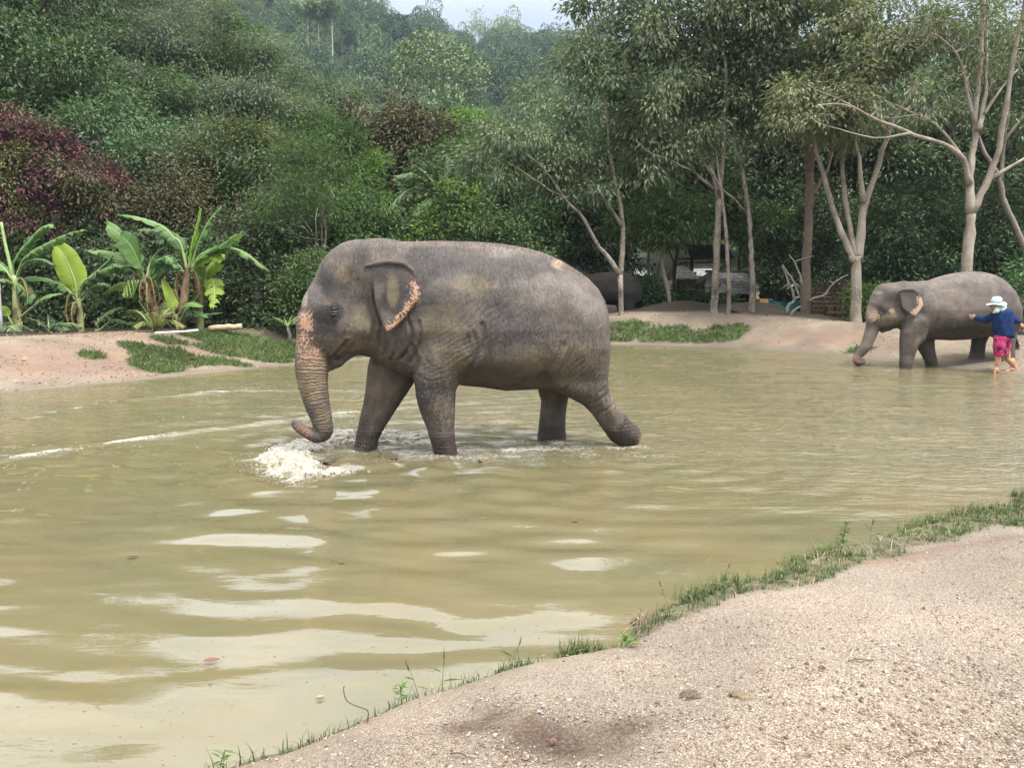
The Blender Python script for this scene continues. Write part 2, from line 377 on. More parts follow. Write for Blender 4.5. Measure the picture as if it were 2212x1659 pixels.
for hx, hy, hr, hh in HEAPS[:1]: heapm = np.maximum(heapm, np.exp(-(((gxf - hx) / hr[0]) ** 2 + ((gyf - hy) / hr[1]) ** 2)))
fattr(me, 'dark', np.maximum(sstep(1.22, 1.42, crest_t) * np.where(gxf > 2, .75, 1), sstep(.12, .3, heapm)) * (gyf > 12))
obj('ground', me, kind='structure')

# ------------------------------------------------------------------ pond water
wx = graded([(-15, -6, .12), (-6, 6, .06), (6, 20, .13)])
wy = graded([(1.6, 9.8, .044), (9.8, 16, .07), (16, 27, .14)])
WX, WY = np.meshgrid(wx, wy); wxf, wyf = WX.ravel(), WY.ravel()
E1C = ony(900, 900, 8.7)[:2]                 # where the big elephant wades
A0 = onz(795, 995)[:2]; B0 = onz(962, 988)[:2]; C0 = onz(1190, 958)[:2]; D0 = onz(1350, 965)[:2]
def water_z(x, y):
    z = np.zeros_like(x)
    g = np.random.default_rng(3)
    # long lazy swell rolling to the near shore
    wx_ = x + .5 * fbm(x * .45, y * .45, oct=2, seed=70); wy_ = y + .28 * fbm(x * .5, y * .8, oct=2, seed=71)
    for k in range(7):
        L = g.uniform(.38, 1.25); a = R(90 + g.uniform(-16, 16)); ph = g.uniform(0, 6.28)
        z += .0026 * L * np.sin((wx_ * math.cos(a) + wy_ * math.sin(a)) * 2 * math.pi / L + ph)
    # rings running out from each foot
    for c, amp, L in ((A0, .016, .62), (B0, .008, .5), (C0, .008, .45), (D0, .010, .4)):
        r = np.hypot(x - c[0], (y - c[1]) * 1.05) + .12 * fbm(x * .8, y * .8, oct=2, seed=75)
        z += amp * np.sin(r * 2 * math.pi / L) * np.exp(-r / 2.6) * sstep(.1, .4, r)
    # two bow waves sweeping out to the left bank
    for (c0, rad, wdt, amp) in BOW:
        r = np.hypot(x - c0[0], y - c0[1]) + .05 * fbm(x * 1.5, y * 1.5, oct=3, seed=77)
        z += amp * np.exp(-((r - rad) / wdt) ** 2) * (x < .3) * (y > c0[1])
    # chop on the right
    ch = sstep(-1.5, 2.5, x) * sstep(5.0, 8.0, y)
    z += .0045 * ch * fbm(x * 2.0, y * 7.5, oct=3, seed=79)
    z += .0035 * fbm(x * 1.1, y * 3.2, oct=3, seed=80)
    for k in range(6):
        L = g.uniform(.17, .42); a = R(90 + g.uniform(-20, 20)); z += .0021 * L / .3 * np.sin((wx_ * math.cos(a) + wy_ * math.sin(a)) * 2 * math.pi / L + g.uniform(0, 6.28)) * (.35 + fbm(x * .8 + k, y * .8, oct=2, seed=90 + k))
    churn = np.exp(-(((x - (A0[0] + C0[0]) / 2) / 2.3) ** 2 + ((y - 8.75) / .62) ** 2))
    z += churn * (.022 * fbm(x * 4, y * 6, oct=4, seed=81))
    return z * sstep(0.15, -0.5, poly_sdf(x, y, POND) )
_b1 = [onz(0, 925)[:2], onz(250, 868)[:2], onz(640, 843)[:2]]
_b2 = [onz(190, 965)[:2], onz(400, 935)[:2], onz(640, 905)[:2]]
def circ3(a, b, c):
    A = np.array([b - a, c - a]) * 2; rhs = np.array([b @ b - a @ a, c @ c - a @ a]); o = np.linalg.solve(A, rhs); return o, np.linalg.norm(a - o)
BOW = [(*circ3(*_b1), .13, .028), (*circ3(*_b2), .11, .025)]
WZ = water_z(wxf, wyf)
# foam on the surface: crests of the bow waves and the churn round the feet
fo = np.zeros_like(wxf)
for (c0, rad, wdt, amp), (xa, xb) in zip(BOW, ((-9.9, -2.2), (-6.4, -2.0))):
    r = np.hypot(wxf - c0[0], wyf - c0[1]) + .05 * fbm(wxf * 1.5, wyf * 1.5, oct=3, seed=77)
    streak = np.exp(-((r - rad + .03) / (wdt * .75)) ** 2) * sstep(xa, xa + 1, wxf) * sstep(xb + .6, xb - .4, wxf) * (wyf > c0[1])
    fo = np.maximum(fo, streak * np.clip(.28 + 1.15 * fbm(wxf * 1.1, wyf * 3, oct=4, seed=84, gain=.7), 0, .95))
    wake = sstep(rad + .1, rad - .1, r) * sstep(rad - 1.0, rad - .2, r) * sstep(xb + .6, xb - .4, wxf) * sstep(xa, xa + 1, wxf)
    fo = np.maximum(fo, .34 * wake * sstep(.1, .5, fbm(wxf * 7, wyf * 12, oct=3, seed=85)))
ang = blobxy(A0[0] - .45, A0[1] + .25, .95, .42, .1, wxf, wyf)
churn = np.exp(-(((wxf - .1) / 2.2) ** 2 + ((wyf - 8.7) / .5) ** 2))
fo = np.maximum(fo, churn * (.30 + .95 * fbm(wxf * 2.6, wyf * 5.5, oct=4, seed=86, gain=.65)))
for c in (B0, C0, D0): fo = np.maximum(fo, .75 * blobxy(c[0], c[1], .42, .2, 0, wxf, wyf) * (.7 + .7 * fbm(wxf * 5, wyf * 7, oct=3, seed=87)))
e2 = onz(1985, 800)[:2]; fo = np.maximum(fo, .5 * blobxy(e2[0], e2[1], 1.5, .35, 0, wxf, wyf) * (.6 + fbm(wxf * 3, wyf * 7, oct=3, seed=88)))
m = Mat('muddy_water', .035, .5)
m.b.inputs['IOR'].default_value = 1.48
P = m.pos()
murk = m.noise(.55, 4, P, dist=.6); murk2 = m.noise(2.2, 4, m.pos('Object', (.6, 1.6, 1)))
c = m.mix(m.mr(murk, .35, .65), (0.124, 0.104, 0.054), (0.096, 0.090, 0.050))
c = m.mix(m.mr(murk2, .4, .75, 0, .4), c, (0.148, 0.126, 0.076))
bub = m.noise(34, 4, m.pos('Object', (.7, 1, 1)), .7)
fa = m.attr('foam')
foamf = m.mr(m.math('ADD', fa, m.math('MULTIPLY', m.math('SUBTRACT', bub, .5), 2.2)), .34, .70, 0, .92, True)
# loose bubbles drifting on the left half
vb = m.voro(11, m.pos('Object', (1, 1, .01)), 'F1'); bubm = m.math('MULTIPLY', m.math('LESS_THAN', vb, .13), m.attr('bubbles'))
foamf = m.math('MAXIMUM', foamf, m.math('MULTIPLY', bubm, .8))
m.base(m.mix(foamf, c, (0.42, 0.40, 0.345))); m.rough(m.mr(foamf, 0, 1, .008, .6))
r1 = m.noise(1.7, 1.2, m.pos('Object', (.45, 1.5, 1)), dist=.5); r2 = m.noise(9, 3, m.pos('Object', (.5, 1.8, 1)), dist=.5); r3 = m.noise(26, 2, m.pos('Object', (.6, 1.5, 1)))
hh = m.math('ADD', m.math('MULTIPLY', r1, .014), m.math('MULTIPLY', m.math('MULTIPLY', r2, m.attr('chop')), .024))
hh = m.math('ADD', hh, m.math('MULTIPLY', m.math('MULTIPLY', r3, m.attr('fine')), .0045))
hh = m.math('ADD', hh, m.math('MULTIPLY', foamf, m.math('MULTIPLY', bub, .02)))
m.norm(m.bump(hh, 1.0, 1.0))
me = mesh_np('water', np.stack([wxf, wyf, WZ], -1), (lambda a, n: np.stack([a, a + 1, a + 1 + n, a + n], -1))((np.arange(len(wy) - 1)[:, None] * len(wx) + np.arange(len(wx) - 1)[None]).ravel(), len(wx)), True, m.m)
fattr(me, 'foam', np.clip(fo, 0, 1))
fattr(me, 'chop', np.clip(.05 + .75 * sstep(-1.5, 3, wxf) * sstep(5.2, 8, wyf) + .5 * sstep(8.5, 10.5, wyf) + .6 * churn, 0, 1.0))
fattr(me, 'fine', np.clip(.0 + sstep(1, 4, wxf) * sstep(4.5, 7, wyf) + .6 * sstep(8.3, 10, wyf) + churn, 0, 1))
fattr(me, 'bubbles', np.clip(sstep(.15, .45, fbm(wxf * .7, wyf * .9, oct=3, seed=91)) * sstep(8.2, 9.2, wyf) * sstep(-1, -3, wxf), 0, 1))
obj('water', me, kind='structure')

# ================================================================== IMPLICIT SURFACES
def surface_nets(F, org, h):
    """F (nx,ny,nz) field, negative inside -> verts, quads"""
    nx, ny, nz = F.shape; S = F < 0
    c = [S[i:nx - 1 + i, j:ny - 1 + j, k:nz - 1 + k] for i in (0, 1) for j in (0, 1) for k in (0, 1)]
    tot = sum(a.astype(np.int8) for a in c); act = (tot > 0) & (tot < 8)
    I, J, K = np.nonzero(act); idx = np.full(act.shape, -1, np.int64); idx[I, J, K] = np.arange(len(I))
    v8 = {(i, j, k): F[I + i, J + j, K + k] for i in (0, 1) for j in (0, 1) for k in (0, 1)}
    acc = np.zeros((len(I), 3)); cnt = np.zeros(len(I))
    for ax in range(3):
        for o1 in (0, 1):
            for o2 in (0, 1):
                p = [o1, o2]; p.insert(ax, 0); q = list(p); q[ax] = 1
                a, b = v8[tuple(p)], v8[tuple(q)]; hit = (a < 0) != (b < 0)
                t = np.where(hit, a / np.where(hit, a - b, 1), 0)
                pos = np.tile(np.array(p, float), (len(I), 1)); pos[:, ax] = t
                acc += pos * hit[:, None]; cnt += hit
    V = (np.stack([I, J, K], -1) + acc / cnt[:, None]) * h + org
    Q = []
    for ax in range(3):
        a1, a2 = [(1, 2), (2, 0), (0, 1)][ax]
        sl0 = [slice(1, -1)] * 3; sl1 = [slice(1, -1)] * 3; sl0[ax] = slice(0, -1); sl1[ax] = slice(1, None)
        s0, s1 = S[tuple(sl0)], S[tuple(sl1)]
        for flip in (False, True):
            e = np.nonzero((s0 & ~s1) if not flip else (~s0 & s1))
            g = np.stack(e, -1) + 1; g[:, ax] -= 1
            def cell(d1, d2):
                t = g.copy(); t[:, a1] += d1; t[:, a2] += d2; return idx[t[:, 0], t[:, 1], t[:, 2]]
            q = np.stack([cell(-1, -1), cell(0, -1), cell(0, 0), cell(-1, 0)], -1)
            Q.append(q if not flip else q[:, ::-1])
    Q = np.concatenate(Q); Q = Q[(Q >= 0).all(1)]
    return V, Q
class Field:
    def __init__(s, lo, hi, h):
        s.h = h; s.lo = np.asarray(lo, float); s.n = np.ceil((np.asarray(hi) - s.lo) / h).astype(int) + 1
        s.ax = [s.lo[i] + h * np.arange(s.n[i]) for i in range(3)]
        s.F = np.full(s.n, 1.0, np.float32)
    def sub(s, lo, hi):
        a = [max(0, int((lo[i] - s.lo[i]) / s.h)) for i in range(3)]; b = [min(s.n[i], int((hi[i] - s.lo[i]) / s.h) + 2) for i in range(3)]
        return tuple(slice(a[i], max(a[i] + 1, b[i])) for i in range(3))
    def xyz(s, sl): return np.meshgrid(*[s.ax[i][sl[i]].astype(np.float32) for i in range(3)], indexing='ij', sparse=True)
    def merge(s, sl, f, k):
        A = s.F[sl]; hh = np.maximum(k - np.abs(A - f), 0) / k
        s.F[sl] = np.minimum(A, f) - hh * hh * k * .25
    def cone(s, a, b, ra, rb, k=.03):
        """round cone"""
        a, b = np.asarray(a, float), np.asarray(b, float); pad = max(ra, rb) + k * 1.5 + s.h * 2
        sl = s.sub(np.minimum(a, b) - pad, np.maximum(a, b) + pad); X, Y, Z = s.xyz(sl); d = b - a; L = d @ d + 1e-12
        t = np.clip(((X - a[0]) * d[0] + (Y - a[1]) * d[1] + (Z - a[2]) * d[2]) / L, 0, 1)
        f = np.sqrt((X - a[0] - t * d[0]) ** 2 + (Y - a[1] - t * d[1]) ** 2 + (Z - a[2] - t * d[2]) ** 2) - (ra + (rb - ra) * t)
        s.merge(sl, f.astype(np.float32), k)
    def chain(s, P, r, k=.03):
        for i in range(len(P) - 1): s.cone(P[i], P[i + 1], r[i], r[i + 1], k)
    def ell(s, c, rad, k=.03, M=None):
        c = np.asarray(c, float); rad = np.asarray(rad, float); pad = rad.max() * (1.0) + k * 1.5
        sl = s.sub(c - pad, c + pad); X, Y, Z = s.xyz(sl); D = [X - c[0], Y - c[1], Z - c[2]]
        if M is not None: D = [M[i][0] * D[0] + M[i][1] * D[1] + M[i][2] * D[2] for i in range(3)]
        q = np.sqrt(sum((D[i] / rad[i]) ** 2 for i in range(3))); s.merge(sl, ((q - 1) * rad.min()).astype(np.float32), k)
    def slab(s, poly, W, Rr, yc=0.0, k=.05, tilt=(0, 0), x0=0.0, z0=0.0, zlo=None):
        """silhouette polygon in (x,z) inflated sideways round the plane y = yc + tilt"""
        poly = np.asarray(poly, float); pad = k * 1.5 + 2 * s.h
        wmax = (float(np.max(W(poly[:, 0], poly[:, 1]))) * 1.12 if callable(W) else W) + pad; ext = abs(tilt[0]) * np.ptp(poly[:, 0]) + abs(tilt[1]) * np.ptp(poly[:, 1])
        sl = s.sub((poly[:, 0].min() - pad, yc - wmax - ext, poly[:, 1].min() - pad), (poly[:, 0].max() + pad, yc + wmax + ext, poly[:, 1].max() + pad))
        xs, zs = s.ax[0][sl[0]], s.ax[2][sl[2]]; PX, PZ = np.meshgrid(xs, zs, indexing='ij')
        d = -poly_sdf(PX, PZ, poly); q = np.clip(1 - d / Rr, 0, None)
        Wm = W(PX, PZ) if callable(W) else np.full(PX.shape, W)
        y0 = yc + tilt[0] * (PX - x0) + tilt[1] * (PZ - z0)
        Y = s.ax[1][sl[1]][None, :, None]
        f = (np.sqrt(((Y - y0[:, None, :]) / Wm[:, None, :]) ** 2 + (q ** 2)[:, None, :]) - 1) * min(Rr, float(np.mean(Wm)))
        s.merge(sl, f.astype(np.float32), k)
    def push(s, c, rad, amp):
        """amp > 0 dents, < 0 bulges"""
        c = np.asarray(c, float); rad = np.broadcast_to(np.asarray(rad, float), (3,)); sl = s.sub(c - 2.6 * rad, c + 2.6 * rad); X, Y, Z = s.xyz(sl)
        s.F[sl] += (amp * np.exp(-(((X - c[0]) / rad[0]) ** 2 + ((Y - c[1]) / rad[1]) ** 2 + ((Z - c[2]) / rad[2]) ** 2))).astype(np.float32)
    def mesh(s): return surface_nets(s.F, s.lo, s.h)
def vnormals(V, Q):
    n = np.cross(V[Q[:, 2]] - V[Q[:, 0]], V[Q[:, 3]] - V[Q[:, 1]]); N = np.zeros_like(V)
    for i in range(4): np.add.at(N, Q[:, i], n)
    return N / (np.linalg.norm(N, axis=1)[:, None] + 1e-12)
def relax(V, Q, it=4, lam=.5, wgt=None):
    e = np.concatenate([Q[:, [0, 1]], Q[:, [1, 2]], Q[:, [2, 3]], Q[:, [3, 0]]]); deg = np.bincount(e.ravel(), minlength=len(V))[:, None]
    for i in range(it):
        for l in (lam, -lam * 1.04):
            A = np.stack([np.bincount(e[:, 0], V[e[:, 1], k], len(V)) + np.bincount(e[:, 1], V[e[:, 0], k], len(V)) for k in range(3)], -1) / deg
            V = V + l * (A - V) * (1 if wgt is None else wgt[:, None])
    return V

# ------------------------------------------------------------------ elephant skin
def skin_mat(name, dull=1.0, pinkc=(0.43, 0.26, 0.178)):
    m = Mat(name, .78, .25); P = m.pos()
    col = m.n('Attribute'); col.attribute_name = 'skin'; c = col.outputs['Color']
    n1, n2, n3 = m.noise(5, 6, P, .65), m.noise(30, 4, P), m.noise(140, 2, P)
    hs = m.n('HueSaturation'); m.l(c, hs.inputs['Color']); m.l(m.mr(n1, .25, .75, .58, 1.42), hs.inputs['Value']); c = hs.outputs[0]
    c = m.mix(m.mr(n2, .45, .7, 0, .35), c, m.mix(.5, c, (0.19, 0.155, 0.115)))
    # fine wrinkle lines: upright on the flank, crossing on the shoulder, level on the legs
    wv = m.n('VectorMath'); wv.operation = 'MULTIPLY_ADD'; nz = m.n('TexNoise'); nz.inputs['Scale'].default_value = 4; nz.inputs['Detail'].default_value = 3; m.l(P, nz.inputs['Vector'])
    m.l(nz.outputs['Color'], wv.inputs[0]); wv.inputs[1].default_value = (.16, .10, .16); m.l(P, wv.inputs[2])
    sz = m.n('SeparateXYZ'); m.l(P, sz.inputs[0])
    def lines(rot, sc, along, wd):
        mp = m.n('Mapping'); mp.inputs['Rotation'].default_value = (0, R(rot), 0); mp.inputs['Scale'].default_value = (sc, sc * .25, along); m.l(wv.outputs[0], mp.inputs[0])
        f = m.noise(1.0, 2.0, mp.outputs[0]); return m.mr(m.math('ABSOLUTE', m.math('SUBTRACT', f, .5)), 0, wd, 0, 1, True)
    low = m.mr(sz.outputs[2], 1.15, .75); high = m.mr(sz.outputs[2], 1.3, 1.8)
    L1, L2, L3, L4_ = lines(8, 34, 4.0, .022), lines(52, 24, 4.0, .036), lines(-48, 24, 4.0, .036), lines(88, 18, 2.6, .032)
    cross = m.math('MULTIPLY', L2, L3)
    w1 = m.math('MULTIPLY', m.mix(m.math('MULTIPLY', high, .8), (1, 1, 1), L1), m.mix(m.mr(m.noise(1.1, 2, P), .38, .58, .35, 1), (1, 1, 1), cross))
    w2 = m.mix(low, (1, 1, 1), L4_)
    wr = m.attr('wrinkle')
    ring = m.math('SINE', m.math('MULTIPLY', m.math('ADD', m.attr('trunk_s'), m.math('MULTIPLY', n1, .16)), 2 * math.pi / .037))
    rm = m.attr('trunk_m')
    # pink depigmented speckle
    vs_ = m.n('TexVoronoi'); vs_.inputs['Scale'].default_value = 38; m.l(wv.outputs[0], vs_.inputs['Vector'])
    spk = m.math('ADD', m.math('MULTIPLY', vs_.outputs['Distance'], .9), m.math('MULTIPLY', n1, .5))
    pf = m.mr(m.math('ADD', m.attr('pink'), m.math('MULTIPLY', m.math('SUBTRACT', spk, .62), 1.1)), .42, .55, 0, 1, True)
    pf = m.math('MULTIPLY', pf, m.mr(m.attr('pink'), .04, .14))
    c = m.mix(pf, c, m.mix(n2, pinkc, (pinkc[0] * .85, pinkc[1] * .8, pinkc[2] * .8)))
    # wrinkle lines and trunk ring grooves are coloured darker
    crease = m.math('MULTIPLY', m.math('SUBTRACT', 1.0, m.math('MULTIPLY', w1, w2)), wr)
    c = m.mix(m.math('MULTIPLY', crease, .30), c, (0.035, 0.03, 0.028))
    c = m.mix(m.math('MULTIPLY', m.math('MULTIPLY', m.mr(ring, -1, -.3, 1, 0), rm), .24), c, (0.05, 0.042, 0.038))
    c = m.mix(m.attr('wet'), c, (0.040, 0.029, 0.026))
    m.base(c)
    h = m.math('ADD', m.math('MULTIPLY', m.math('MULTIPLY', w1, w2), wr), m.math('MULTIPLY', n2, .5))
    h = m.math('ADD', h, m.math('MULTIPLY', m.math('MULTIPLY', ring, rm), .3)); h = m.math('ADD', h, m.math('MULTIPLY', n3, .15))
    m.norm(m.bump(h, .62, .022)); m.rough(m.mr(m.attr('wet'), 0, 1, .74, .34))
    return m.m
EYE = Mat('eye_wet', .08, .6).base((0.025, 0.016, 0.010)).m
NAIL = simple('toenail', (0.30, 0.24, 0.19), .55, .15, 30)
HAIR = simple('bristle', (0.045, 0.026, 0.018), .7, .3, 20)

class Beast:
    """frame of one elephant: local x = heading, y = its left side, z up; px() puts a traced photo point on a plane of that frame"""
    def __init__(s, cu, cv, Y, yaw, conv):
        s.C = ony(cu, cv, Y); s.C[2] = 0; s.yaw = yaw; s.conv = conv
        s.h = np.array([-math.cos(yaw), -math.sin(yaw), 0]); s.l = np.array([math.sin(yaw), -math.cos(yaw), 0])
    def px(s, pts, y=0.0):
        o = []
        for a, b in pts:
            u, v = s.conv(a, b); d = ray(u, v); t = (y - s.l @ (CAM - s.C)) / (s.l @ d); P = CAM + t * d
            o.append((s.h @ (P - s.C), P[2]))
        return np.array(o)
    def rz(s): return s.yaw + math.pi
def tint(V, blobs, base, bst, seed=0):
    """skin pigment and caked dust: list of (x, z, radius_x, radius_z, colour, strength)"""
    c = np.tile(np.array(base), (len(V), 1))
    n = fbm(V[:, 0] * 3.2, V[:, 1] * 3.2, V[:, 2] * 3.2, oct=5, seed=seed, gain=.6)
    for (x, z, rx, rz_, colr, st) in blobs:
        q = np.sqrt(((V[:, 0] - x) / rx) ** 2 + ((V[:, 2] - z) / rz_) ** 2)
        w_ = np.clip(sstep(1.2, .5, q + n * .95) * st * 1.18, 0, 1)[:, None]; c = c * (1 - w_) + np.array(colr) * w_
    return c
def polyline_param(V, P):
    """arc length along a 3-D polyline and distance from it"""
    best = np.full(len(V), 1e9); sbest = np.zeros(len(V)); acc = 0
    for a, b in zip(P[:-1], P[1:]):
        d = b - a; L = np.linalg.norm(d); t = np.clip(((V - a) @ d) / L ** 2, 0, 1); r = np.linalg.norm(V - a - t[:, None] * d, axis=1)
        hit = r < best; best[hit] = r[hit]; sbest[hit] = acc + t[hit] * L; acc += L
    return sbest, best
def tuft(mb, P, r0, n, L, seed=0):
    g = np.random.default_rng(seed)
    for i in range(n):
        p = P + g.normal(0, r0, 3) * .5; d = g.normal(0, .35, 3); d[2] -= 1.0; d /= np.linalg.norm(d)
        mb.tube([p, p + d * L * .5, p + d * L + np.array([g.normal(0, .02), 0, 0])], [.006, .005, .002], 4)
def finish(name, B, V, Q, skin, attrs, mat, label, cat='elephant'):
    root = thing(name, label, cat, B.C, B.rz())
    me = mesh_np('body', V, Q, True, mat); cattr(me, 'skin', skin)
    for k, a in attrs.items(): fattr(me, k, a)
    obj('body', me, root); return root

# ------------------------------------------------------------------ the wading elephant
def z1(a, b): return 583.1 + .3808 * a, 479.5 + .3808 * b
E = Beast(985, 900, 8.98, R(13), z1)
TR = lambda P: E.px(P, 0.0)
torso = TR([(600, 128), (680, 119), (760, 115), (900, 110), (1050, 110), (1200, 114), (1330, 128), (1450, 150), (1560, 180), (1660, 225), (1740, 275), (1800, 320),
            (1850, 375), (1888, 440), (1906, 510), (1912, 600), (1912, 700), (1905, 800), (1885, 890), (1820, 950), (1740, 975), (1650, 962), (1530, 944), (1450, 952), (1330, 958),
            (1200, 938), (1075, 925), (960, 900), (860, 868), (815, 855), (740, 825), (680, 800), (640, 770), (590, 700), (560, 560), (540, 400), (560, 220)])
zt, zb = torso[:, 1].max(), torso[:, 1].min()
def wt(x, z):
    f = np.clip((z - zb) / (zt - zb), 0, 1)
    vert = np.interp(f, [0, .2, .45, .7, .9, 1], [.50, .62, .66, .60, .50, .44])
    xs = torso[:, 0]; g = (x - xs.min()) / np.ptp(xs)      # 0 at the rump, 1 at the neck
    return vert * np.interp(g, [0, .12, .35, .6, .8, 1], [.86, .96, 1.06, 1.0, .84, .66])
head = TR([(262, 275), (285, 225), (310, 190), (345, 160), (400, 125), (480, 104), (560, 100), (620, 108), (690, 122), (730, 250), (720, 420), (690, 560), (650, 690), (600, 738), (545, 750), (480, 757), (430, 765),
           (385, 800), (350, 815), (310, 780), (230, 760), (150, 740), (152, 660), (160, 590), (170, 520), (178, 470), (190, 430), (212, 380), (240, 330)])
hd = TR([(400, 420)])[0]
F = Field((-2.5, -.95, -.30), (2.15, .95, 2.62), .0152)
F.slab(torso, wt, .66, 0, k=.05)
def wh(x, z):
    f = (z - head[:, 1].min()) / np.ptp(head[:, 1]); g = (x - head[:, 0].min()) / np.ptp(head[:, 0])   # g 1 = front
    return np.interp(f, [0, .1, .3, .5, .7, .88, 1], [.13, .24, .31, .31, .36, .34, .25]) * np.interp(g, [0, .4, .75, 1], [1.0, 1.0, .86, .72])
F.slab(head, wh, .30, 0.0, k=.12)
# neck bridging head and shoulders
nk = TR([(640, 330)])[0]; sh = TR([(880, 420)])[0]
F.cone((nk[0], 0, nk[1]), (sh[0], 0, sh[1]), .36, .50, .15)
nk2 = TR([(560, 640)])[0]; sh2 = TR([(800, 700)])[0]
F.cone((nk2[0], 0, nk2[1]), (sh2[0], 0, sh2[1]), .20, .34, .12)
# twin domes of the skull, the groove between them, brow, cheek, temple hollow
for sy in (-1, 1):
    p = TR([(455, 175)])[0]; F.push((p[0] - .02, sy * .17, p[1]), (.20, .13, .17), -.045)
    p = TR([(300, 480)])[0]; F.push((p[0], sy * .30, p[1] - .05), (.14, .09, .15), -.03)
    p = TR([(450, 340)])[0]; F.push((p[0], sy * .36, p[1]), (.14, .10, .15), .035)
    p = TR([(480, 600)])[0]; F.push((p[0], sy * .30, p[1]), (.20, .12, .16), -.05)
    p = TR([(345, 590)])[0]; F.push((p[0], sy * .30, p[1]), (.07, .10, .12), .025)
p = TR([(330, 165)])[0]; F.push((p[0], 0, p[1]), (.28, .055, .30), .04)
# trunk
tc_ = [(240, 560, 92), (246, 660, 99), (243, 760, 102), (240, 860, 95), (252, 960, 83), (276, 1060, 70), (298, 1140, 59), (305, 1190, 52), (270, 1212, 42), (225, 1200, 35), (185, 1180, 30), (155, 1160, 25), (142, 1147, 19)]
sc = E.px([(0, 0), (100, 0)]); pxm = abs(sc[0, 0] - sc[1, 0]) / 100
TP = np.array([[*TR([(a, b)])[0]] for a, b, r in tc_]); TP3 = np.stack([TP[:, 0], np.linspace(0, .0, len(TP)), TP[:, 1]], -1); Trr = np.array([r for *_, r in tc_]) * pxm
TS = spline(TP3, 60); TRs = np.interp(np.linspace(0, len(TP3) - 1, 60), np.arange(len(TP3)), Trr)
F.chain(TS, TRs, .012)
for sy in (-1, 1): F.cone(TS[-1] + [0, sy * .012, -.01], TS[-1] + [.012, sy * .014, .035], .022, .012, .02)
# lower lip
lp = TR([(430, 735), (385, 790), (352, 828)]); F.chain([(q[0], 0, q[1]) for q in lp], [.10, .068, .036], .04)
# mouth corner: cleft between trunk root and lip
p = TR([(372, 772)])[0]; F.push((p[0], .10, p[1]), (.055, .16, .03), .03); F.push((p[0], -.10, p[1]), (.055, .16, .03), .03)
p = TR([(425, 705)])[0]; F.push((p[0], .2, p[1]), (.05, .12, .022), .018)
# legs: silhouettes on their own planes
yB, yA, yC, yD = .30, -.24, -.30, .30
legB = E.px([(1190, 560), (1180, 640), (1150, 720), (1120, 800), (1075, 900), (1055, 960), (1050, 1050), (1045, 1150), (1050, 1240), (1070, 1335), (1075, 1480), (930, 1480), (935, 1330), (915, 1260), (890, 1180), (860, 1100),
             (830, 1000), (820, 920), (812, 850), (830, 740), (880, 600), (960, 500), (1080, 470), (1160, 500)], yB)
legA = E.px([(640, 640), (575, 745), (555, 830), (540, 950), (525, 1040), (505, 1130), (490, 1200), (478, 1265), (440, 1300), (404, 1336), (385, 1420), (610, 1420), (606, 1350), (605, 1290), (620, 1230), (650, 1170), (700, 1090), (760, 1000), (822, 905),
             (900, 760), (900, 600), (760, 560)], yA)
legC = E.px([(1500, 800), (1515, 930), (1540, 1020), (1532, 1100), (1525, 1180), (1516, 1262), (1510, 1400), (1690, 1400), (1680, 1262), (1675, 1170), (1680, 1060), (1692, 990), (1760, 900), (1800, 700), (1600, 650)], yC)
legD = E.px([(1530, 760), (1560, 870), (1620, 945), (1700, 1000), (1780, 1042), (1830, 1090), (1870, 1150), (1910, 1203), (1940, 1245), (1990, 1265), (2068, 1282), (2098, 1242), (2107, 1200), (2090, 1160), (2050, 1130), (2000, 1080), (1960, 1020), (1922, 965), (1908, 880), (1910, 700), (1895, 560), (1800, 420), (1640, 480)], yD)
F.slab(legB, lambda x, z: np.interp(z, [0, .3, .8, 1.2, 1.7], [.165, .15, .20, .27, .22]), .24, yB, k=.07)
F.slab(legA, lambda x, z: np.interp(z, [0, .3, .8, 1.2], [.175, .15, .20, .26]), .20, yA, k=.06)
F.slab(legC, lambda x, z: np.interp(z, [0, .3, .8, 1.2], [.17, .15, .20, .28]), .18, yC, k=.08)
F.slab(legD, lambda x, z: np.interp(z, [0, .3, .8, 1.2, 1.9], [.15, .15, .20, .32, .26]), .24, yD, k=.13)
fq = E.px([(1975, 1172), (2030, 1212)], yD); F.cone((fq[0, 0], yD, fq[0, 1]), (fq[1, 0], yD, fq[1, 1]), .140, .135, .05)
p = E.px([(1180, 680)], yB)[0]; F.push((p[0] - .05, .56, p[1] - .08), (.05, .16, .26), .03)     # hollow behind the shoulder
p = E.px([(1620, 900)], .5)[0]; F.push((p[0], .5, p[1]), (.22, .2, .06), .02)
for sy in (-1, 1):
    for (a, b, yy, rad, amp) in ((1030, 430, .56, (.20, .16, .26), -.05), (1260, 400, .62, (.12, .2, .30), .028), (1690, 420, .55, (.24, .18, .24), -.045), (1480, 380, .62, (.16, .2, .2), .025), (1340, 800, .60, (.40, .2, .16), -.03), (880, 300, .48, (.14, .18, .22), .035),
                                 (1090, 760, .50, (.13, .12, .12), -.03), (1560, 880, .56, (.08, .18, .16), .035), (1740, 960, .46, (.13, .12, .12), -.03), (980, 980, .40, (.10, .10, .12), .02), (640, 700, .26, (.10, .12, .12), .025), (300, 400, .24, (.07, .10, .14), .02), (560, 480, .36, (.07, .1, .16), .025)):
        p = E.px([(a, b)], yy)[0]; F.push((p[0], sy * yy, p[1]), rad, amp)
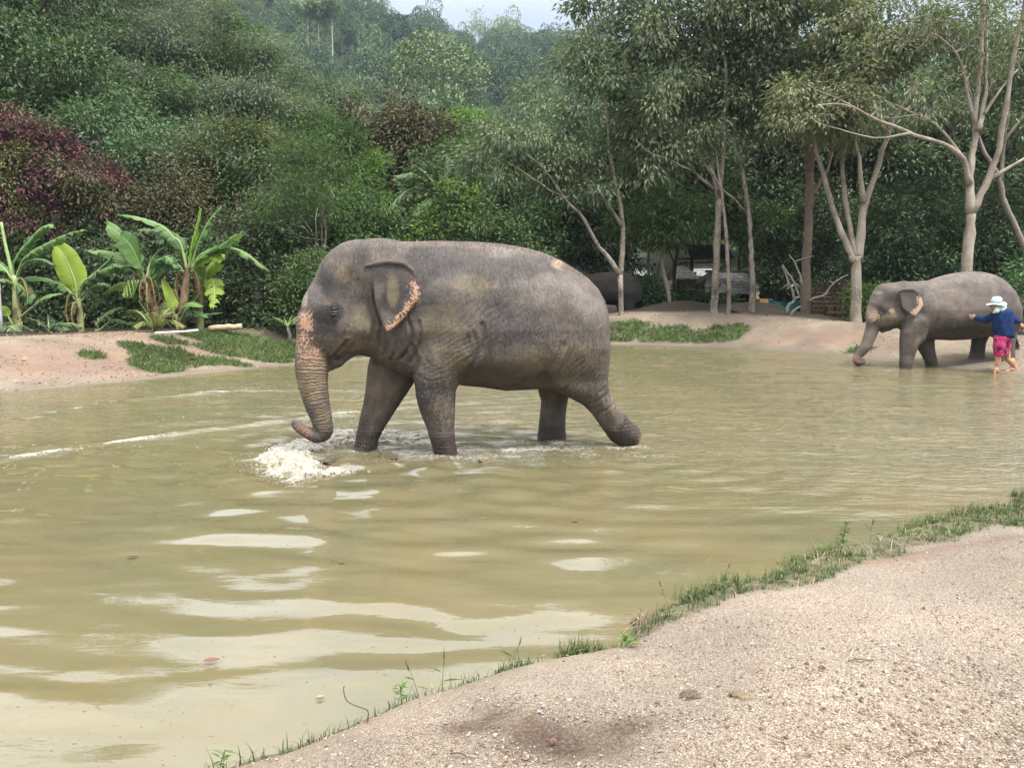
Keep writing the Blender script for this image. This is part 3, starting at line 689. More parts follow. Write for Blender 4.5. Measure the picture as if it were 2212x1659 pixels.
# ears
ear = E.px([(575, 262), (600, 240), (680, 228), (760, 238), (805, 268), (818, 310), (824, 360), (834, 410), (836, 442), (802, 482), (772, 530), (722, 580), (682, 622), (660, 624), (642, 592), (622, 540), (608, 500), (594, 450), (588, 400), (580, 330)], .40)
for sy in (1, -1):
    F.slab(ear, .020, .035, sy * .385, k=.022, tilt=(-sy * .30, -sy * .05), x0=ear[:, 0].max(), z0=ear[:, 1].max())
    for (pts, r) in (([(545, 250), (600, 238), (680, 228), (760, 242), (803, 275), (818, 310)], [.012, .024, .030, .028, .024, .014]),):
        q = E.px(pts, .40); F.chain([(a, sy * (.40 + .30 * (ear[:, 0].max() - a)), b) for a, b in q], r, .012)
V, Q = F.mesh()
earx0 = ear[:, 0].min()
isear = np.clip(sstep(.05, .0, -poly_sdf(V[:, 0], V[:, 2], ear) * -1) * (np.abs(V[:, 1]) > .37 + .22 * (ear[:, 0].max() - V[:, 0])), 0, 1)
V = relax(V, Q, 5, .5, 1 - .75 * isear)
N = vnormals(V, Q)
# big folds: neck, throat, wrists, ankles, flank
x, y, z = V.T
ts, td = polyline_param(V, TS)
trm = sstep(.26, .18, td) * sstep(.55, .9, ts + 0.0) 
trm = np.where(ts > .25, sstep(.30, .22, td) * sstep(.22, .5, ts), 0)
def folds(cx, cz, rx, rz_, ang, period, amp, warp=.06, seed=0):
    q = np.exp(-(((x - cx) / rx) ** 2 + ((z - cz) / rz_) ** 2)); s_ = (x * math.cos(ang) + z * math.sin(ang)) + warp * fbm(x * 4, y * 3, z * 4, oct=3, seed=seed)
    t_ = (s_ / period) % 1.0; return -amp * q * (np.exp(-((t_ - .5) / .16) ** 2))
disp = np.zeros(len(V))
for (a, b, rx, rz_, ang, per, amp, sd_) in ((640, 640, .30, .25, .15, .085, .014, 1), (600, 430, .12, .2, .1, .05, .006, 2), (700, 740, .3, .14, -.5, .07, .010, 3), (640, 180, .22, .12, 0.1, .05, .006, 4),
                                      (1180, 520, .35, .3, .9, .06, .007, 5), (1060, 700, .30, .25, 1.1, .055, .007, 6), (940, 900, .25, .3, 1.35, .05, .005, 7),
                                      (1620, 900, .40, .25, .75, .06, .007, 8), (1800, 800, .3, .4, .5, .055, .004, 9), (480, 640, .1, .14, .3, .035, .005, 10), (700, 350, .1, .1, .0, .04, .004, 12)):
    p = E.px([(a, b)], .3)[0]; disp += folds(p[0], p[1], rx, rz_, ang, per, amp, .05, sd_) * (1 - isear)
for (pl, amp, wd_, yy) in (([(1188, 580), (1194, 670), (1165, 760), (1132, 840), (1085, 905)], .022, .026, .5), ([(1140, 620), (1158, 690), (1140, 750), (1100, 790)], .009, .018, .5), ([(1110, 640), (1120, 690), (1105, 730)], .006, .016, .5),
                           ([(775, 540), (800, 620), (795, 700), (750, 780)], .022, .018, .42), ([(840, 560), (850, 650), (835, 730), (800, 800)], .014, .016, .42), ([(700, 640), (712, 720), (690, 790)], .018, .015, .35), ([(655, 640), (660, 720), (640, 770)], .014, .013, .32), ([(618, 620), (624, 735)], .016, .013, .3),
                           ([(343, 800), (372, 750), (410, 710), (440, 670)], .030, .016, .2), ([(575, 700), (590, 745)], .012, .012, .25), ([(1640, 690), (1600, 780), (1565, 860), (1528, 930)], .012, .03, .5), ([(1700, 720), (1655, 820), (1640, 900)], .005, .024, .5),
                           ([(808, 700), (832, 780), (822, 870)], .020, .018, .4), ([(440, 590), (425, 640), (430, 690)], .008, .012, .28), ([(470, 600), (460, 650), (470, 700)], .007, .011, .28), ([(595, 350), (592, 420), (605, 500), (640, 590)], .018, .014, .36),
                           ([(850, 870), (900, 900), (960, 885)], .004, .016, .4), ([(1860, 960), (1900, 930)], .01, .015, .4), ([(1800, 1030), (1880, 985), (1920, 960)], .009, .014, .35), ([(1840, 1090), (1920, 1040), (1960, 1020)], .007, .013, .35)):
    q = spline(np.array([(*r_, 0) for r_ in E.px(pl, yy)]), 24)[:, :2] ; de_ = np.full(len(V), 9.0)
    for a, b in zip(q[:-1], q[1:]):
        d = b - a; t = np.clip(((x - a[0]) * d[0] + (z - a[1]) * d[1]) / (d @ d + 1e-9), 0, 1); de_ = np.minimum(de_, np.hypot(x - a[0] - t * d[0], z - a[1] - t * d[1]))
    de_ = de_ + .012 * fbm(x * 9, y * 5, z * 9, oct=3, seed=int(amp * 1e4)); side_ = (np.abs(y) > .10)
    disp += (-amp * np.exp(-(de_ / wd_) ** 2) + amp * .45 * np.exp(-((de_ - wd_ * 2.1) / (wd_ * 1.2)) ** 2)) * side_ * (1 - isear)
legm = sstep(.40, .25, z) * (td > .25)
disp += -.006 * legm * np.exp(-((((z + .03 * fbm(x * 5, y * 5, z * 3, seed=15)) / .042) % 1 - .5) / .2) ** 2)
disp += .003 * trm * np.sin((ts + .05 * fbm(x * 4, y * 4, z * 4, seed=55)) * 2 * math.pi / .05) 
disp += (.008 * fbm(x * 3, y * 3, z * 3, oct=5, seed=16, gain=.6)) * (1 - isear)
# eye hollow and lids
pe = E.px([(372, 503)], .27)[0]
V = V + N * disp[:, None]
SL, TAN, DK, GR = (0.051, 0.046, 0.046), (0.139, 0.114, 0.077), (0.028, 0.025, 0.026), (0.092, 0.077, 0.068)
LT = (0.154, 0.137, 0.125); PKB = (0.132, 0.101, 0.081)
def bl(a, b, r, colr, st, ry=None, yp=.3):
    p = E.px([(a, b)], yp)[0]; return (p[0], p[1], r * pxm, (ry or r) * pxm, colr, st)
blobs = [bl(1250, 280, 420, SL, .55, 200), bl(1000, 200, 260, SL, .7, 160), bl(850, 400, 130, SL, .85, 230), bl(1330, 600, 240, SL, .75, 190), bl(1560, 250, 90, SL, .5, 60), bl(1750, 480, 150, LT, .6, 120), bl(1500, 380, 260, LT, .45, 100), bl(1300, 170, 170, LT, .55, 50),
         bl(1640, 240, 75, (0.288, 0.208, 0.144), .75, 40), bl(1200, 140, 160, PKB, .5, 25), bl(900, 120, 260, PKB, .55, 22), bl(1500, 170, 100, PKB, .4, 30), bl(1100, 370, 140, TAN, .7, 70), bl(960, 560, 170, TAN, .55, 100), bl(1000, 760, 150, TAN, .6, 110), bl(1450, 780, 300, TAN, .65, 120), bl(1700, 850, 190, TAN, .45, 170), bl(1250, 830, 170, GR, .6, 100),
         bl(890, 980, 120, SL, .75, 120), bl(980, 1100, 80, TAN, .35, 120), bl(640, 1000, 120, (0.136, 0.104, 0.084), .6, 180), bl(1600, 1080, 80, (0.152, 0.120, 0.092), .6, 100), bl(1900, 1060, 110, (0.152, 0.120, 0.092), .5, 110),
         bl(520, 180, 70, DK, .55, 50), bl(320, 330, 55, SL, .85, 110), bl(400, 370, 120, SL, .8, 45), bl(450, 420, 90, SL, .6, 35), bl(410, 300, 45, TAN, .8, 60), bl(345, 250, 40, LT, .4), bl(300, 560, 80, DK, .8, 110), bl(370, 510, 60, DK, .95, 60), bl(340, 600, 50, DK, .6, 80), bl(320, 455, 35, TAN, .7, 18), bl(520, 590, 110, TAN, .75, 130), bl(460, 690, 80, TAN, .55, 60),
         bl(250, 410, 60, (0.136, 0.120, 0.120), .6, 60), bl(195, 440, 26, (0.336, 0.272, 0.232), .75, 70, 0), bl(240, 760, 80, (0.216, 0.152, 0.100), .7, 110, 0), bl(250, 920, 100, (0.232, 0.172, 0.116), .75, 170, 0), bl(300, 1090, 70, (0.200, 0.148, 0.104), .55, 90, 0), bl(170, 1190, 70, (0.192, 0.108, 0.080), .7, 40, 0),
         bl(600, 330, 30, TAN, .6, 60), bl(520, 950, 60, (0.160, 0.128, 0.104), .3), bl(1740, 900, 60, GR, .3)]
skin = tint(V, blobs, GR, .6, 5)
ec = [bl(640, 300, 60, SL, .9, 60), bl(730, 340, 90, SL, .9, 110), bl(680, 450, 70, DK, .75, 110), bl(690, 400, 35, TAN, .75, 100), bl(640, 540, 40, GR, .6, 50), bl(760, 300, 60, GR, .6, 40)]
es = tint(V, ec, GR, .6, 8); skin = skin * (1 - isear[:, None]) + es * isear[:, None]
pink = np.zeros(len(V))
p = E.px([(205, 570)], 0)[0]; pink = np.maximum(pink, np.exp(-(((x - p[0]) / (42 * pxm)) ** 2 + ((z - p[1]) / (62 * pxm)) ** 2)) * .95)
p = E.px([(190, 660)], 0)[0]; pink = np.maximum(pink, np.exp(-(((x - p[0]) / (60 * pxm)) ** 2 + ((z - p[1]) / (110 * pxm)) ** 2)) * .46)
p = E.px([(220, 740)], 0)[0]; pink = np.maximum(pink, np.exp(-(((x - p[0]) / (85 * pxm)) ** 2 + ((z - p[1]) / (70 * pxm)) ** 2)) * .40)
medge = E.px([(815, 370), (820, 410), (790, 470), (755, 520), (705, 575), (668, 605)], .42)
de = np.full(len(V), 9.0)
for a, b in zip(medge[:-1], medge[1:]):
    d = b - a; t = np.clip(((x - a[0]) * d[0] + (z - a[1]) * d[1]) / (d @ d), 0, 1); de = np.minimum(de, np.hypot(x - a[0] - t * d[0], z - a[1] - t * d[1]))
pink = np.maximum(pink, isear * np.exp(-(de / (34 * pxm)) ** 2) * .46)
wl = .20 + .05 * fbm(x * 3, y * 3, oct=3, seed=19)
wet = sstep(.03, -.02, z - wl) * (td > .3) * (x < 1.35)
wa, wb = E.px([(1925, 1205), (2000, 1085)], yD); wn = np.array([wb[1] - wa[1], -(wb[0] - wa[0])]); wn /= np.linalg.norm(wn)
sdp = (x - wa[0]) * wn[0] + (z - wa[1]) * wn[1]; pf_ = E.px([(2050, 1220)], yD)[0]; sg = np.sign((pf_ - wa) @ wn)
wet = np.maximum(wet, sstep(-.015, .025, sdp * sg + .03 * fbm(x * 6, y * 6, z * 6, seed=24)) * (x < -1.1) * (z < .75) * (y > 0))
pw = E.px([(325, 1190)], 0)[0]; wet = np.maximum(wet, .75 * np.exp(-(((x - pw[0]) / .06) ** 2 + ((z - pw[1] + .01) / .045) ** 2)))
wet = np.clip(wet, 0, 1) * .85
sole = E.px([(2094, 1240)], yD)[0]; sm = np.clip(1.2 * np.exp(-(((x - sole[0]) / .05) ** 2 + ((z - sole[1]) / .075) ** 2)), 0, 1); skin = skin * (1 - sm[:, None]) + np.array((.40, .20, .09)) * sm[:, None]; wet = wet * (1 - sm) * (1 - sm)
wrk = np.clip(.55 + .5 * fbm(x * 1.5, y * 1.5, z * 1.5, seed=22) + .5 * sstep(1.7, 1.0, z), .15, 1) * (1 - .6 * isear) * (1 - .6 * trm)
HIDE = skin_mat('elephant_hide')
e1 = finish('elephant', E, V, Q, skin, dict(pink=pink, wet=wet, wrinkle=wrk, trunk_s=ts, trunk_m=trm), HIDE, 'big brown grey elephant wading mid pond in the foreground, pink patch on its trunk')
def eyes(root, B, pe, ysurf, r, V, lidmat):
    for sy in (1, -1):
        d = np.hypot(V[:, 0] - pe[0], V[:, 2] - pe[1]); k = (d < r * 1.6) & (V[:, 1] * sy > 0); ys = V[k, 1].mean() if k.any() else sy * ysurf
        mb = MB(); n = 12
        th = np.linspace(0, math.pi, 9)
        ring_ = [(r * math.cos(t), r * math.sin(t)) for t in th]
        U_ = np.array([[math.sin(a) * math.cos(b), math.sin(a) * math.sin(b), math.cos(a)] for a in th for b in np.linspace(0, 2 * math.pi, n, False)]) * r
        Fq = [[i * n + j, i * n + (j + 1) % n, (i + 1) * n + (j + 1) % n, (i + 1) * n + j] for i in range(8) for j in range(n)]
        mb.add(U_ + np.array([pe[0], ys - sy * r * .45, pe[1]]), Fq); eo = obj('eye', mb.mesh('eye', EYE), root)
        lb = MB()
        for (dz, rr, bow) in ((r * .62, r * .42, .55), (-r * .62, r * .36, -.45), (r * 1.5, r * .30, .8), (-r * 1.45, r * .28, -.75)):
            P = [(pe[0] + t * r * 1.55, ys + sy * (r * .30 * (1 - t * t) - r * .02), pe[1] + dz + bow * r * (1 - t * t) * .5 - .18 * r * t) for t in np.linspace(-1, 1, 9)]
            lb.tube(P, [rr * (.35 + .65 * (1 - t * t)) for t in np.linspace(-1, 1, 9)], 6)
        obj('eyelid', lb.mesh('eyelid', lidmat), eo)
LID = simple('eyelid_skin', (0.075, 0.064, 0.056), .6, .25, 30)
eyes(e1, E, E.px([(365, 500)], .28)[0], .28, .026, V, LID)
# sparse bristles along back and crown
mb = MB(); g = np.random.default_rng(5); sel = np.nonzero((N[:, 2] > .72) & (z > 2.0) & (np.abs(y) < .3))[0]
for i in g.choice(sel, 900):
    d = N[i] * .7 + g.normal(0, .35, 3); d /= np.linalg.norm(d); L = g.uniform(.02, .055); mb.tube([V[i] - N[i] * .005, V[i] + d * L], [.0016, .0008], 3, False)
ho = obj('hair', mb.mesh('hair', HAIR), e1, kind='stuff')
print('e1', len(V))

# ------------------------------------------------------------------ the elephant by the right bank
def z7(a, b): return 1781.8 + .19447 * a, 550.7 + .19447 * b
B2 = Beast(2030, 700, 18.3, R(4), z7); T2 = lambda P, yy=0.0: B2.px(P, yy)
sc = T2([(0, 0), (100, 0)]); pm2 = abs(sc[0, 0] - sc[1, 0]) / 100
torso = T2([(860, 318), (950, 305), (1050, 295), (1150, 285), (1250, 250), (1350, 220), (1450, 200), (1550, 190), (1650, 184), (1750, 190), (1850, 215), (1930, 250), (2000, 310), (2060, 380), (2098, 460), (2126, 540), (2134, 620), (2124, 720), (2105, 850), (2060, 900),
            (1900, 902), (1800, 905), (1650, 930), (1550, 945), (1400, 950), (1250, 945), (1110, 945), (1000, 920), (900, 870), (850, 835), (830, 760), (810, 500)])
zt, zb = torso[:, 1].max(), torso[:, 1].min()
head = T2([(545, 420), (560, 392), (600, 345), (650, 322), (720, 312), (800, 309), (880, 314), (930, 400), (930, 600), (900, 740), (860, 815), (800, 812), (740, 828), (690, 838), (640, 832), (600, 850), (520, 830), (460, 770), (466, 700), (470, 640), (478, 585), (500, 520), (528, 452)])
F = Field((-1.95, -.92, -.35), (2.4, .92, 2.45), .025)
F.slab(torso, wt, .62, 0, k=.05); F.slab(head, wh, .28, 0, k=.10)
a, b = T2([(870, 480)])[0], T2([(1080, 560)])[0]; F.cone((a[0], 0, a[1]), (b[0], 0, b[1]), .34, .46, .15)
a, b = T2([(860, 700)])[0], T2([(1030, 760)])[0]; F.cone((a[0], 0, a[1]), (b[0], 0, b[1]), .18, .30, .12)
for sy in (-1, 1):
    p = T2([(680, 370)])[0]; F.push((p[0], sy * .16, p[1]), (.18, .12, .15), -.035)
    p = T2([(700, 470)])[0]; F.push((p[0], sy * .34, p[1]), (.14, .1, .14), .035)
    p = T2([(740, 690)])[0]; F.push((p[0], sy * .3, p[1]), (.2, .12, .15), -.04)
    p = T2([(600, 580)])[0]; F.push((p[0], sy * .29, p[1]), (.1, .08, .1), -.025)
tc_ = [(545, 680, 75), (540, 770, 74), (515, 860, 66), (482, 950, 60), (445, 1030, 54), (400, 1085, 48), (362, 1130, 41), (350, 1175, 36), (375, 1205, 30), (412, 1200, 24), (432, 1178, 18), (424, 1166, 13)]
TP3 = np.array([[T2([(a, b)])[0][0], 0, T2([(a, b)])[0][1]] for a, b, r in tc_]); TS2 = spline(TP3, 50)
F.chain(TS2, np.interp(np.linspace(0, len(TP3) - 1, 50), np.arange(len(TP3)), np.array([r for *_, r in tc_]) * pm2), .015)
lp = T2([(690, 800), (650, 830), (632, 848)]); F.chain([(q[0], 0, q[1]) for q in lp], [.11, .06, .03], .05)
lB = T2([(1150, 760), (1130, 850), (1100, 960), (1032, 1012), (1000, 1100), (972, 1200), (957, 1262), (960, 1370), (830, 1370), (833, 1260), (835, 1080), (838, 950), (850, 850), (900, 700), (1000, 640), (1100, 660)], .27)
lA = T2([(960, 880), (1030, 1040), (1080, 1120), (1120, 1200), (1130, 1252), (1135, 1370), (1265, 1370), (1258, 1252), (1240, 1170), (1215, 1050), (1205, 930), (1150, 800), (1000, 760)], -.22)
lC = T2([(1640, 880), (1645, 930), (1630, 1050), (1608, 1130), (1562, 1200), (1553, 1232), (1640, 1242), (1770, 1215), (1776, 1180), (1765, 1080), (1775, 980), (1812, 900), (1850, 760), (1700, 700)], -.28)
lD = T2([(1850, 800), (1895, 920), (1905, 1010), (1915, 1100), (1905, 1170), (1885, 1225), (1960, 1245), (2090, 1235), (2106, 1215), (2100, 1100), (2098, 1000), (2112, 880), (2128, 700), (2080, 500), (1900, 560)], .26)
F.slab(lB, lambda x, z: np.interp(z, [0, .3, .8, 1.2], [.17, .15, .19, .25]), .20, .27, k=.07)
F.slab(lA, lambda x, z: np.interp(z, [0, .3, .8, 1.2], [.17, .15, .19, .25]), .18, -.22, k=.06)
F.slab(lC, lambda x, z: np.interp(z, [.0, .25, .8, 1.2], [.19, .15, .19, .28]), .17, -.28, k=.08)
F.slab(lD, lambda x, z: np.interp(z, [.0, .25, .8, 1.2], [.19, .15, .20, .32]), .20, .26, k=.12)
p = T2([(1150, 760)], .3)[0]; F.push((p[0] - .05, .52, p[1]), (.05, .16, .24), .03)
ear = T2([(835, 425), (870, 390), (960, 384), (1012, 420), (1040, 480), (1053, 550), (1032, 600), (992, 660), (970, 682), (928, 666), (880, 630), (850, 600), (838, 540), (832, 470)], .38)
for sy in (1, -1):
    F.slab(ear, .028, .04, sy * .37, k=.025, tilt=(-sy * .28, -sy * .05), x0=ear[:, 0].max(), z0=ear[:, 1].max())
    q = T2([(810, 412), (850, 392), (900, 386), (960, 388), (1010, 425)], .38); F.chain([(a, sy * (.39 + .28 * (ear[:, 0].max() - a)), b) for a, b in q], [.02, .032, .034, .032, .02], .015)
V, Q = F.mesh()
isear = np.clip((poly_sdf(V[:, 0], V[:, 2], ear) < .02) * (np.abs(V[:, 1]) > .36 + .20 * (ear[:, 0].max() - V[:, 0])), 0, 1).astype(float)
V = relax(V, Q, 5, .5, 1 - .75 * isear); N = vnormals(V, Q); x, y, z = V.T
ts, td = polyline_param(V, TS2); trm = np.where(ts > .25, sstep(.28, .20, td) * sstep(.22, .5, ts), 0)
disp = .006 * fbm(x * 4, y * 4, z * 4, oct=4, seed=116) * (1 - isear)
for (a, b, rx, rz_, ang, per, amp, sd_) in ((1020, 730, .28, .2, 1.0, .07, .012, 1), (900, 350, .14, .1, .05, .05, .008, 2), (1040, 900, .2, .2, .9, .06, .008, 3)):
    p = T2([(a, b)], .3)[0]; disp += folds(p[0], p[1], rx, rz_, ang, per, amp, .05, sd_) * (1 - isear)
V = V + N * disp[:, None]
def bl2(a, b, r, colr, st, ry=None, yp=.3):
    p = T2([(a, b)], yp)[0]; return (p[0], p[1], r * pm2, (ry or r) * pm2, colr, st)
LT2 = (0.140, .121, .106); G2 = (.088, .075, .066)
blobs = [bl2(1600, 240, 420, LT2, .6, 70), bl2(1300, 280, 200, LT2, .55, 60), bl2(1500, 560, 380, (0.160, 0.128, 0.112), .5, 180), bl2(1600, 800, 400, SL, .5, 110), bl2(1950, 500, 140, SL, .4, 200), bl2(740, 480, 110, SL, .8, 70), bl2(620, 640, 60, DK, .85, 90), bl2(690, 620, 60, DK, .8, 40), bl2(745, 620, 35, (0.304, 0.216, 0.120), .7, 25), bl2(720, 720, 90, (0.176, 0.136, 0.100), .6, 70),
         bl2(540, 500, 50, LT2, .6, 60, 0), bl2(500, 620, 45, (0.304, 0.232, 0.200), .6, 60, 0), bl2(570, 420, 30, (0.288, 0.216, 0.168), .6, 30, 0), bl2(480, 950, 90, (0.192, 0.152, 0.120), .6, 120, 0), bl2(345, 1160, 50, (0.272, 0.160, 0.120), .8, 60, 0), bl2(980, 960, 60, (0.200, 0.160, 0.112), .6, 80), bl2(1700, 1130, 90, (0.136, 0.100, 0.080), .5, 90), bl2(950, 520, 60, SL, .6, 90), bl2(1100, 560, 90, (0.160, 0.132, 0.120), .5, 120)]
skin = tint(V, blobs, G2, .6, 35)
pink = np.zeros(len(V))
p = T2([(505, 680)], 0)[0]; pink = np.maximum(pink, np.exp(-(((x - p[0]) / (40 * pm2)) ** 2 + ((z - p[1]) / (60 * pm2)) ** 2)) * .75)
medge = T2([(1035, 500), (1040, 560), (1010, 610), (970, 655)], .4); de = np.full(len(V), 9.0)
for a, b in zip(medge[:-1], medge[1:]):
    d = b - a; t = np.clip(((x - a[0]) * d[0] + (z - a[1]) * d[1]) / (d @ d), 0, 1); de = np.minimum(de, np.hypot(x - a[0] - t * d[0], z - a[1] - t * d[1]))
pink = np.maximum(pink, isear * np.exp(-(de / (36 * pm2)) ** 2) * .85)
e2o = finish('elephant', B2, V, Q, skin, dict(pink=pink, wet=sstep(.16, .08, z) * .6 * (x > 0), wrinkle=np.full(len(V), .45), trunk_s=ts, trunk_m=trm * .8), skin_mat('pale_eared_hide', 1, (.46, .33, .26)), 'smooth grey elephant at the right shore beside the person in a blue shirt')
eyes(e2o, B2, T2([(690, 622)], .3)[0], .28, .028, V, LID)
tl = np.array([(*T2([(a, b)], 0)[0], yy) for a, b, yy in ((2030, 345, 0), (2075, 420, .04), (2104, 520, .06), (2118, 640, .08), (2118, 760, .08), (2108, 860, .06), (2106, 930, .05), (2122, 985, .04))])
tl3 = np.stack([tl[:, 0], tl[:, 2], tl[:, 1]], -1); mb = MB(); mb.tube(spline(tl3, 30), np.linspace(.05, .022, 30), 8)
obj('tail', mb.mesh('tail', simple('tail_skin', (.13, .105, .095), .8, .3, 12)), e2o)
mb = MB(); tuft(mb, tl3[-1], .035, 60, .16, 3); tuft(mb, tl3[-2], .03, 40, .14, 4); obj('hair', mb.mesh('hair', HAIR), e2o, kind='stuff')
def nails(root, pts, r):
    for p in pts:
        mb = MB(); g = np.array([[math.cos(a) * math.sin(b), math.sin(a) * math.sin(b), math.cos(b)] for b in np.linspace(0, math.pi, 6) for a in np.linspace(0, 2 * math.pi, 8, False)])
        Fq = [[i * 8 + j, i * 8 + (j + 1) % 8, (i + 1) * 8 + (j + 1) % 8, (i + 1) * 8 + j] for i in range(5) for j in range(8)]
        mb.add(g * np.array([r * .8, r, r * .9]) + p, Fq); obj('toenail', mb.mesh('toenail', NAIL), root)
fz = T2([(1570, 1222)], -.28)[0]; nails(e2o, [(fz[0] - .01, -.28 + dy, fz[1] + .015) for dy in (-.10, 0.0, .10)] + [(fz[0] - .06, -.12, fz[1] + .01)], .045)
fz = T2([(1900, 1225)], .26)[0]; nails(e2o, [(fz[0] - .01, .26 + dy, fz[1] + .015) for dy in (-.10, 0, .10)] + [(fz[0] - .07, .43, fz[1] + .01), (fz[0] - .16, .45, fz[1] + .01)], .045)

# ------------------------------------------------------------------ dark elephant under the trees behind
def z2(a, b): return 1263.4 + .27826 * a, 505.4 + .27826 * b
B3 = Beast(1330, 640, 30.5, R(-14), z2); T3 = lambda P, yy=0.0: B3.px(P, yy)
torso = T3([(-330, 330), (-200, 300), (-60, 310), (20, 318), (120, 300), (250, 295), (350, 310), (410, 350), (445, 400), (455, 450), (448, 500), (420, 545), (300, 560), (160, 550), (-60, 570), (-250, 560), (-330, 500)])
zt, zb = torso[:, 1].max(), torso[:, 1].min()
F = Field((-1.6, -.9, -.4), (3.4, .9, 2.7), .04)
F.slab(torso, wt, .6, 0, k=.06)
hc = T3([(-390, 400)])[0]; F.ell((hc[0], 0, hc[1]), (.5, .36, .55), .15); F.chain([(hc[0] + .4, 0, hc[1] - .2), (hc[0] + .62, 0, hc[1] - .8), (hc[0] + .6, 0, hc[1] - 1.5)], [.24, .17, .10], .06)
for sy in (1, -1): F.ell((hc[0] - .2, sy * .45, hc[1] - .1), (.34, .05, .44), .05)
gz3 = .45
for (a, b2, yy) in ((350, 540, .28), (300, 540, -.28), (-210, 540, .28), (-150, 540, -.28)):
    p = T3([(a, b2)], yy)[0]; F.chain([(p[0] + .1, yy, p[1] + .35), (p[0] + .02, yy, p[1] - .35), (p[0] + .08, yy, gz3)], [.30, .19, .19], .1)
V, Q = F.mesh(); V = relax(V, Q, 5, .5); x, y, z = V.T
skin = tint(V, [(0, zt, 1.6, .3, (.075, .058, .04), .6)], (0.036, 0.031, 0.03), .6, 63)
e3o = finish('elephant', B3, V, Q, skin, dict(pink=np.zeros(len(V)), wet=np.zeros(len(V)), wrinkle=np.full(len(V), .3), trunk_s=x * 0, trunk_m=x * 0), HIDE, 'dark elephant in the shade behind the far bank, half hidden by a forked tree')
mb = MB(); tp = T3([(400, 350), (450, 420), (440, 480), (445, 500)]); mb.tube(spline([(a, .05, b) for a, b in tp], 12), np.linspace(.05, .02, 12), 6); obj('tail', mb.mesh('tail', simple('dark_tail', (.03, .026, .024), .8)), e3o)

# ================================================================== PLANTS
BARK = Mat('pale_bark', .9, .15)
_P = BARK.pos(); _n = BARK.noise(3.0, 5, BARK.pos('Object', (1, 1, .5))); _n2 = BARK.noise(14, 4, _P)
_c = BARK.ramp(_n, [(.32, (.075, .060, .045)), (.47, (.17, .142, .112)), (.58, (.215, .185, .15)), (.72, (.31, .29, .25))])
BARK.base(BARK.mix(BARK.mr(_n2, .52, .68, 0, .75), _c, (.36, .35, .31))); BARK.norm(BARK.bump(BARK.noise(18, 5, BARK.pos('Object', (1, 1, 3))), .6, .02)); BARK = BARK.m
BARKP = Mat('smooth_pale_bark', .9, .15); _n = BARKP.noise(2.2, 5, BARKP.pos('Object', (1, 1, .6))); _n2 = BARKP.noise(16, 4)
_c = BARKP.ramp(_n, [(.32, (.15, .12, .09)), (.5, (.25, .215, .17)), (.7, (.34, .31, .26))]); BARKP.base(BARKP.mix(BARKP.mr(_n2, .52, .7, 0, .6), _c, (.40, .39, .34))); BARKP.norm(BARKP.bump(BARKP.noise(18, 5, BARKP.pos('Object', (1, 1, 3))), .6, .02)); BARKP = BARKP.m
BARK2 = simple('dark_bark', (.085, .068, .052), .9, .35, 5, .6)
BARK3 = simple('grey_twig_bark', (.20, .175, .15), .9, .3, 5, .5)
LF = {
    'rubber': leafmat('rubber_leaf', (.075, .108, .058), (.138, .178, .100), (.20, .19, .07), .36, .34, .6),
    'rubber_pale': leafmat('pale_rubber_leaf', (.10, .128, .066), (.175, .20, .105), (.25, .20, .07), .38, .34, .55),
    'slope': leafmat('slope_leaf', (.082, .120, .076), (.140, .180, .112), (.17, .185, .09), .4, .32, .5),
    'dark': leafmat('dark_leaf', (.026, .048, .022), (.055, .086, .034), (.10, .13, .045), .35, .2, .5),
    'glossy': leafmat('glossy_leaf', (.046, .096, .042), (.092, .158, .062), (.15, .23, .085), .32, .25, .55),
    'bright': leafmat('bright_leaf', (.07, .14, .03), (.13, .22, .05), (.20, .26, .05), .45, .3, .4),
    'mid': leafmat('mid_leaf', (.04, .082, .028), (.082, .14, .045), (.14, .16, .05), .42, .22, .45),
    'purple': leafmat('purple_leaf', (.060, .024, .032), (.120, .048, .058), (.17, .09, .06), .4, .15, .45),
    'olive': leafmat('olive_leaf', (.055, .062, .024), (.12, .125, .045), (.20, .12, .05), .45, .2, .4),
    'brown': leafmat('bronze_leaf', (.042, .046, .022), (.095, .088, .042), (.17, .10, .05), .4, .15, .5),
    'yellow': leafmat('tawny_leaf', (.12, .13, .035), (.22, .19, .06), (.28, .17, .07), .5, .25, .35),
}
def unit(v): return v / (np.linalg.norm(v, axis=-1, keepdims=True) + 1e-9)
def leaves_geo(C, D, L, W, g, fold=.25):
    """C leaf bases, D directions, L/W sizes -> one folded blade each"""
    n = len(C); D = unit(D); S = unit(np.cross(D, g.normal(0, .5, (n, 3)) + np.array([0, 0, 1.0]))); Nn = np.cross(S, D)
    L = np.asarray(L)[:, None] if np.ndim(L) else L; W = np.asarray(W)[:, None] if np.ndim(W) else W
    mid = C + D * L * .42
    V = np.stack([C, mid + S * W * .5 + Nn * W * fold, C + D * L - Nn * L * .12, mid - S * W * .5 + Nn * W * fold], 1).reshape(-1, 3)
    b = np.arange(n)[:, None] * 4
    return V, np.concatenate([b + np.array([[0, 2, 1]]), b + np.array([[0, 3, 2]])])
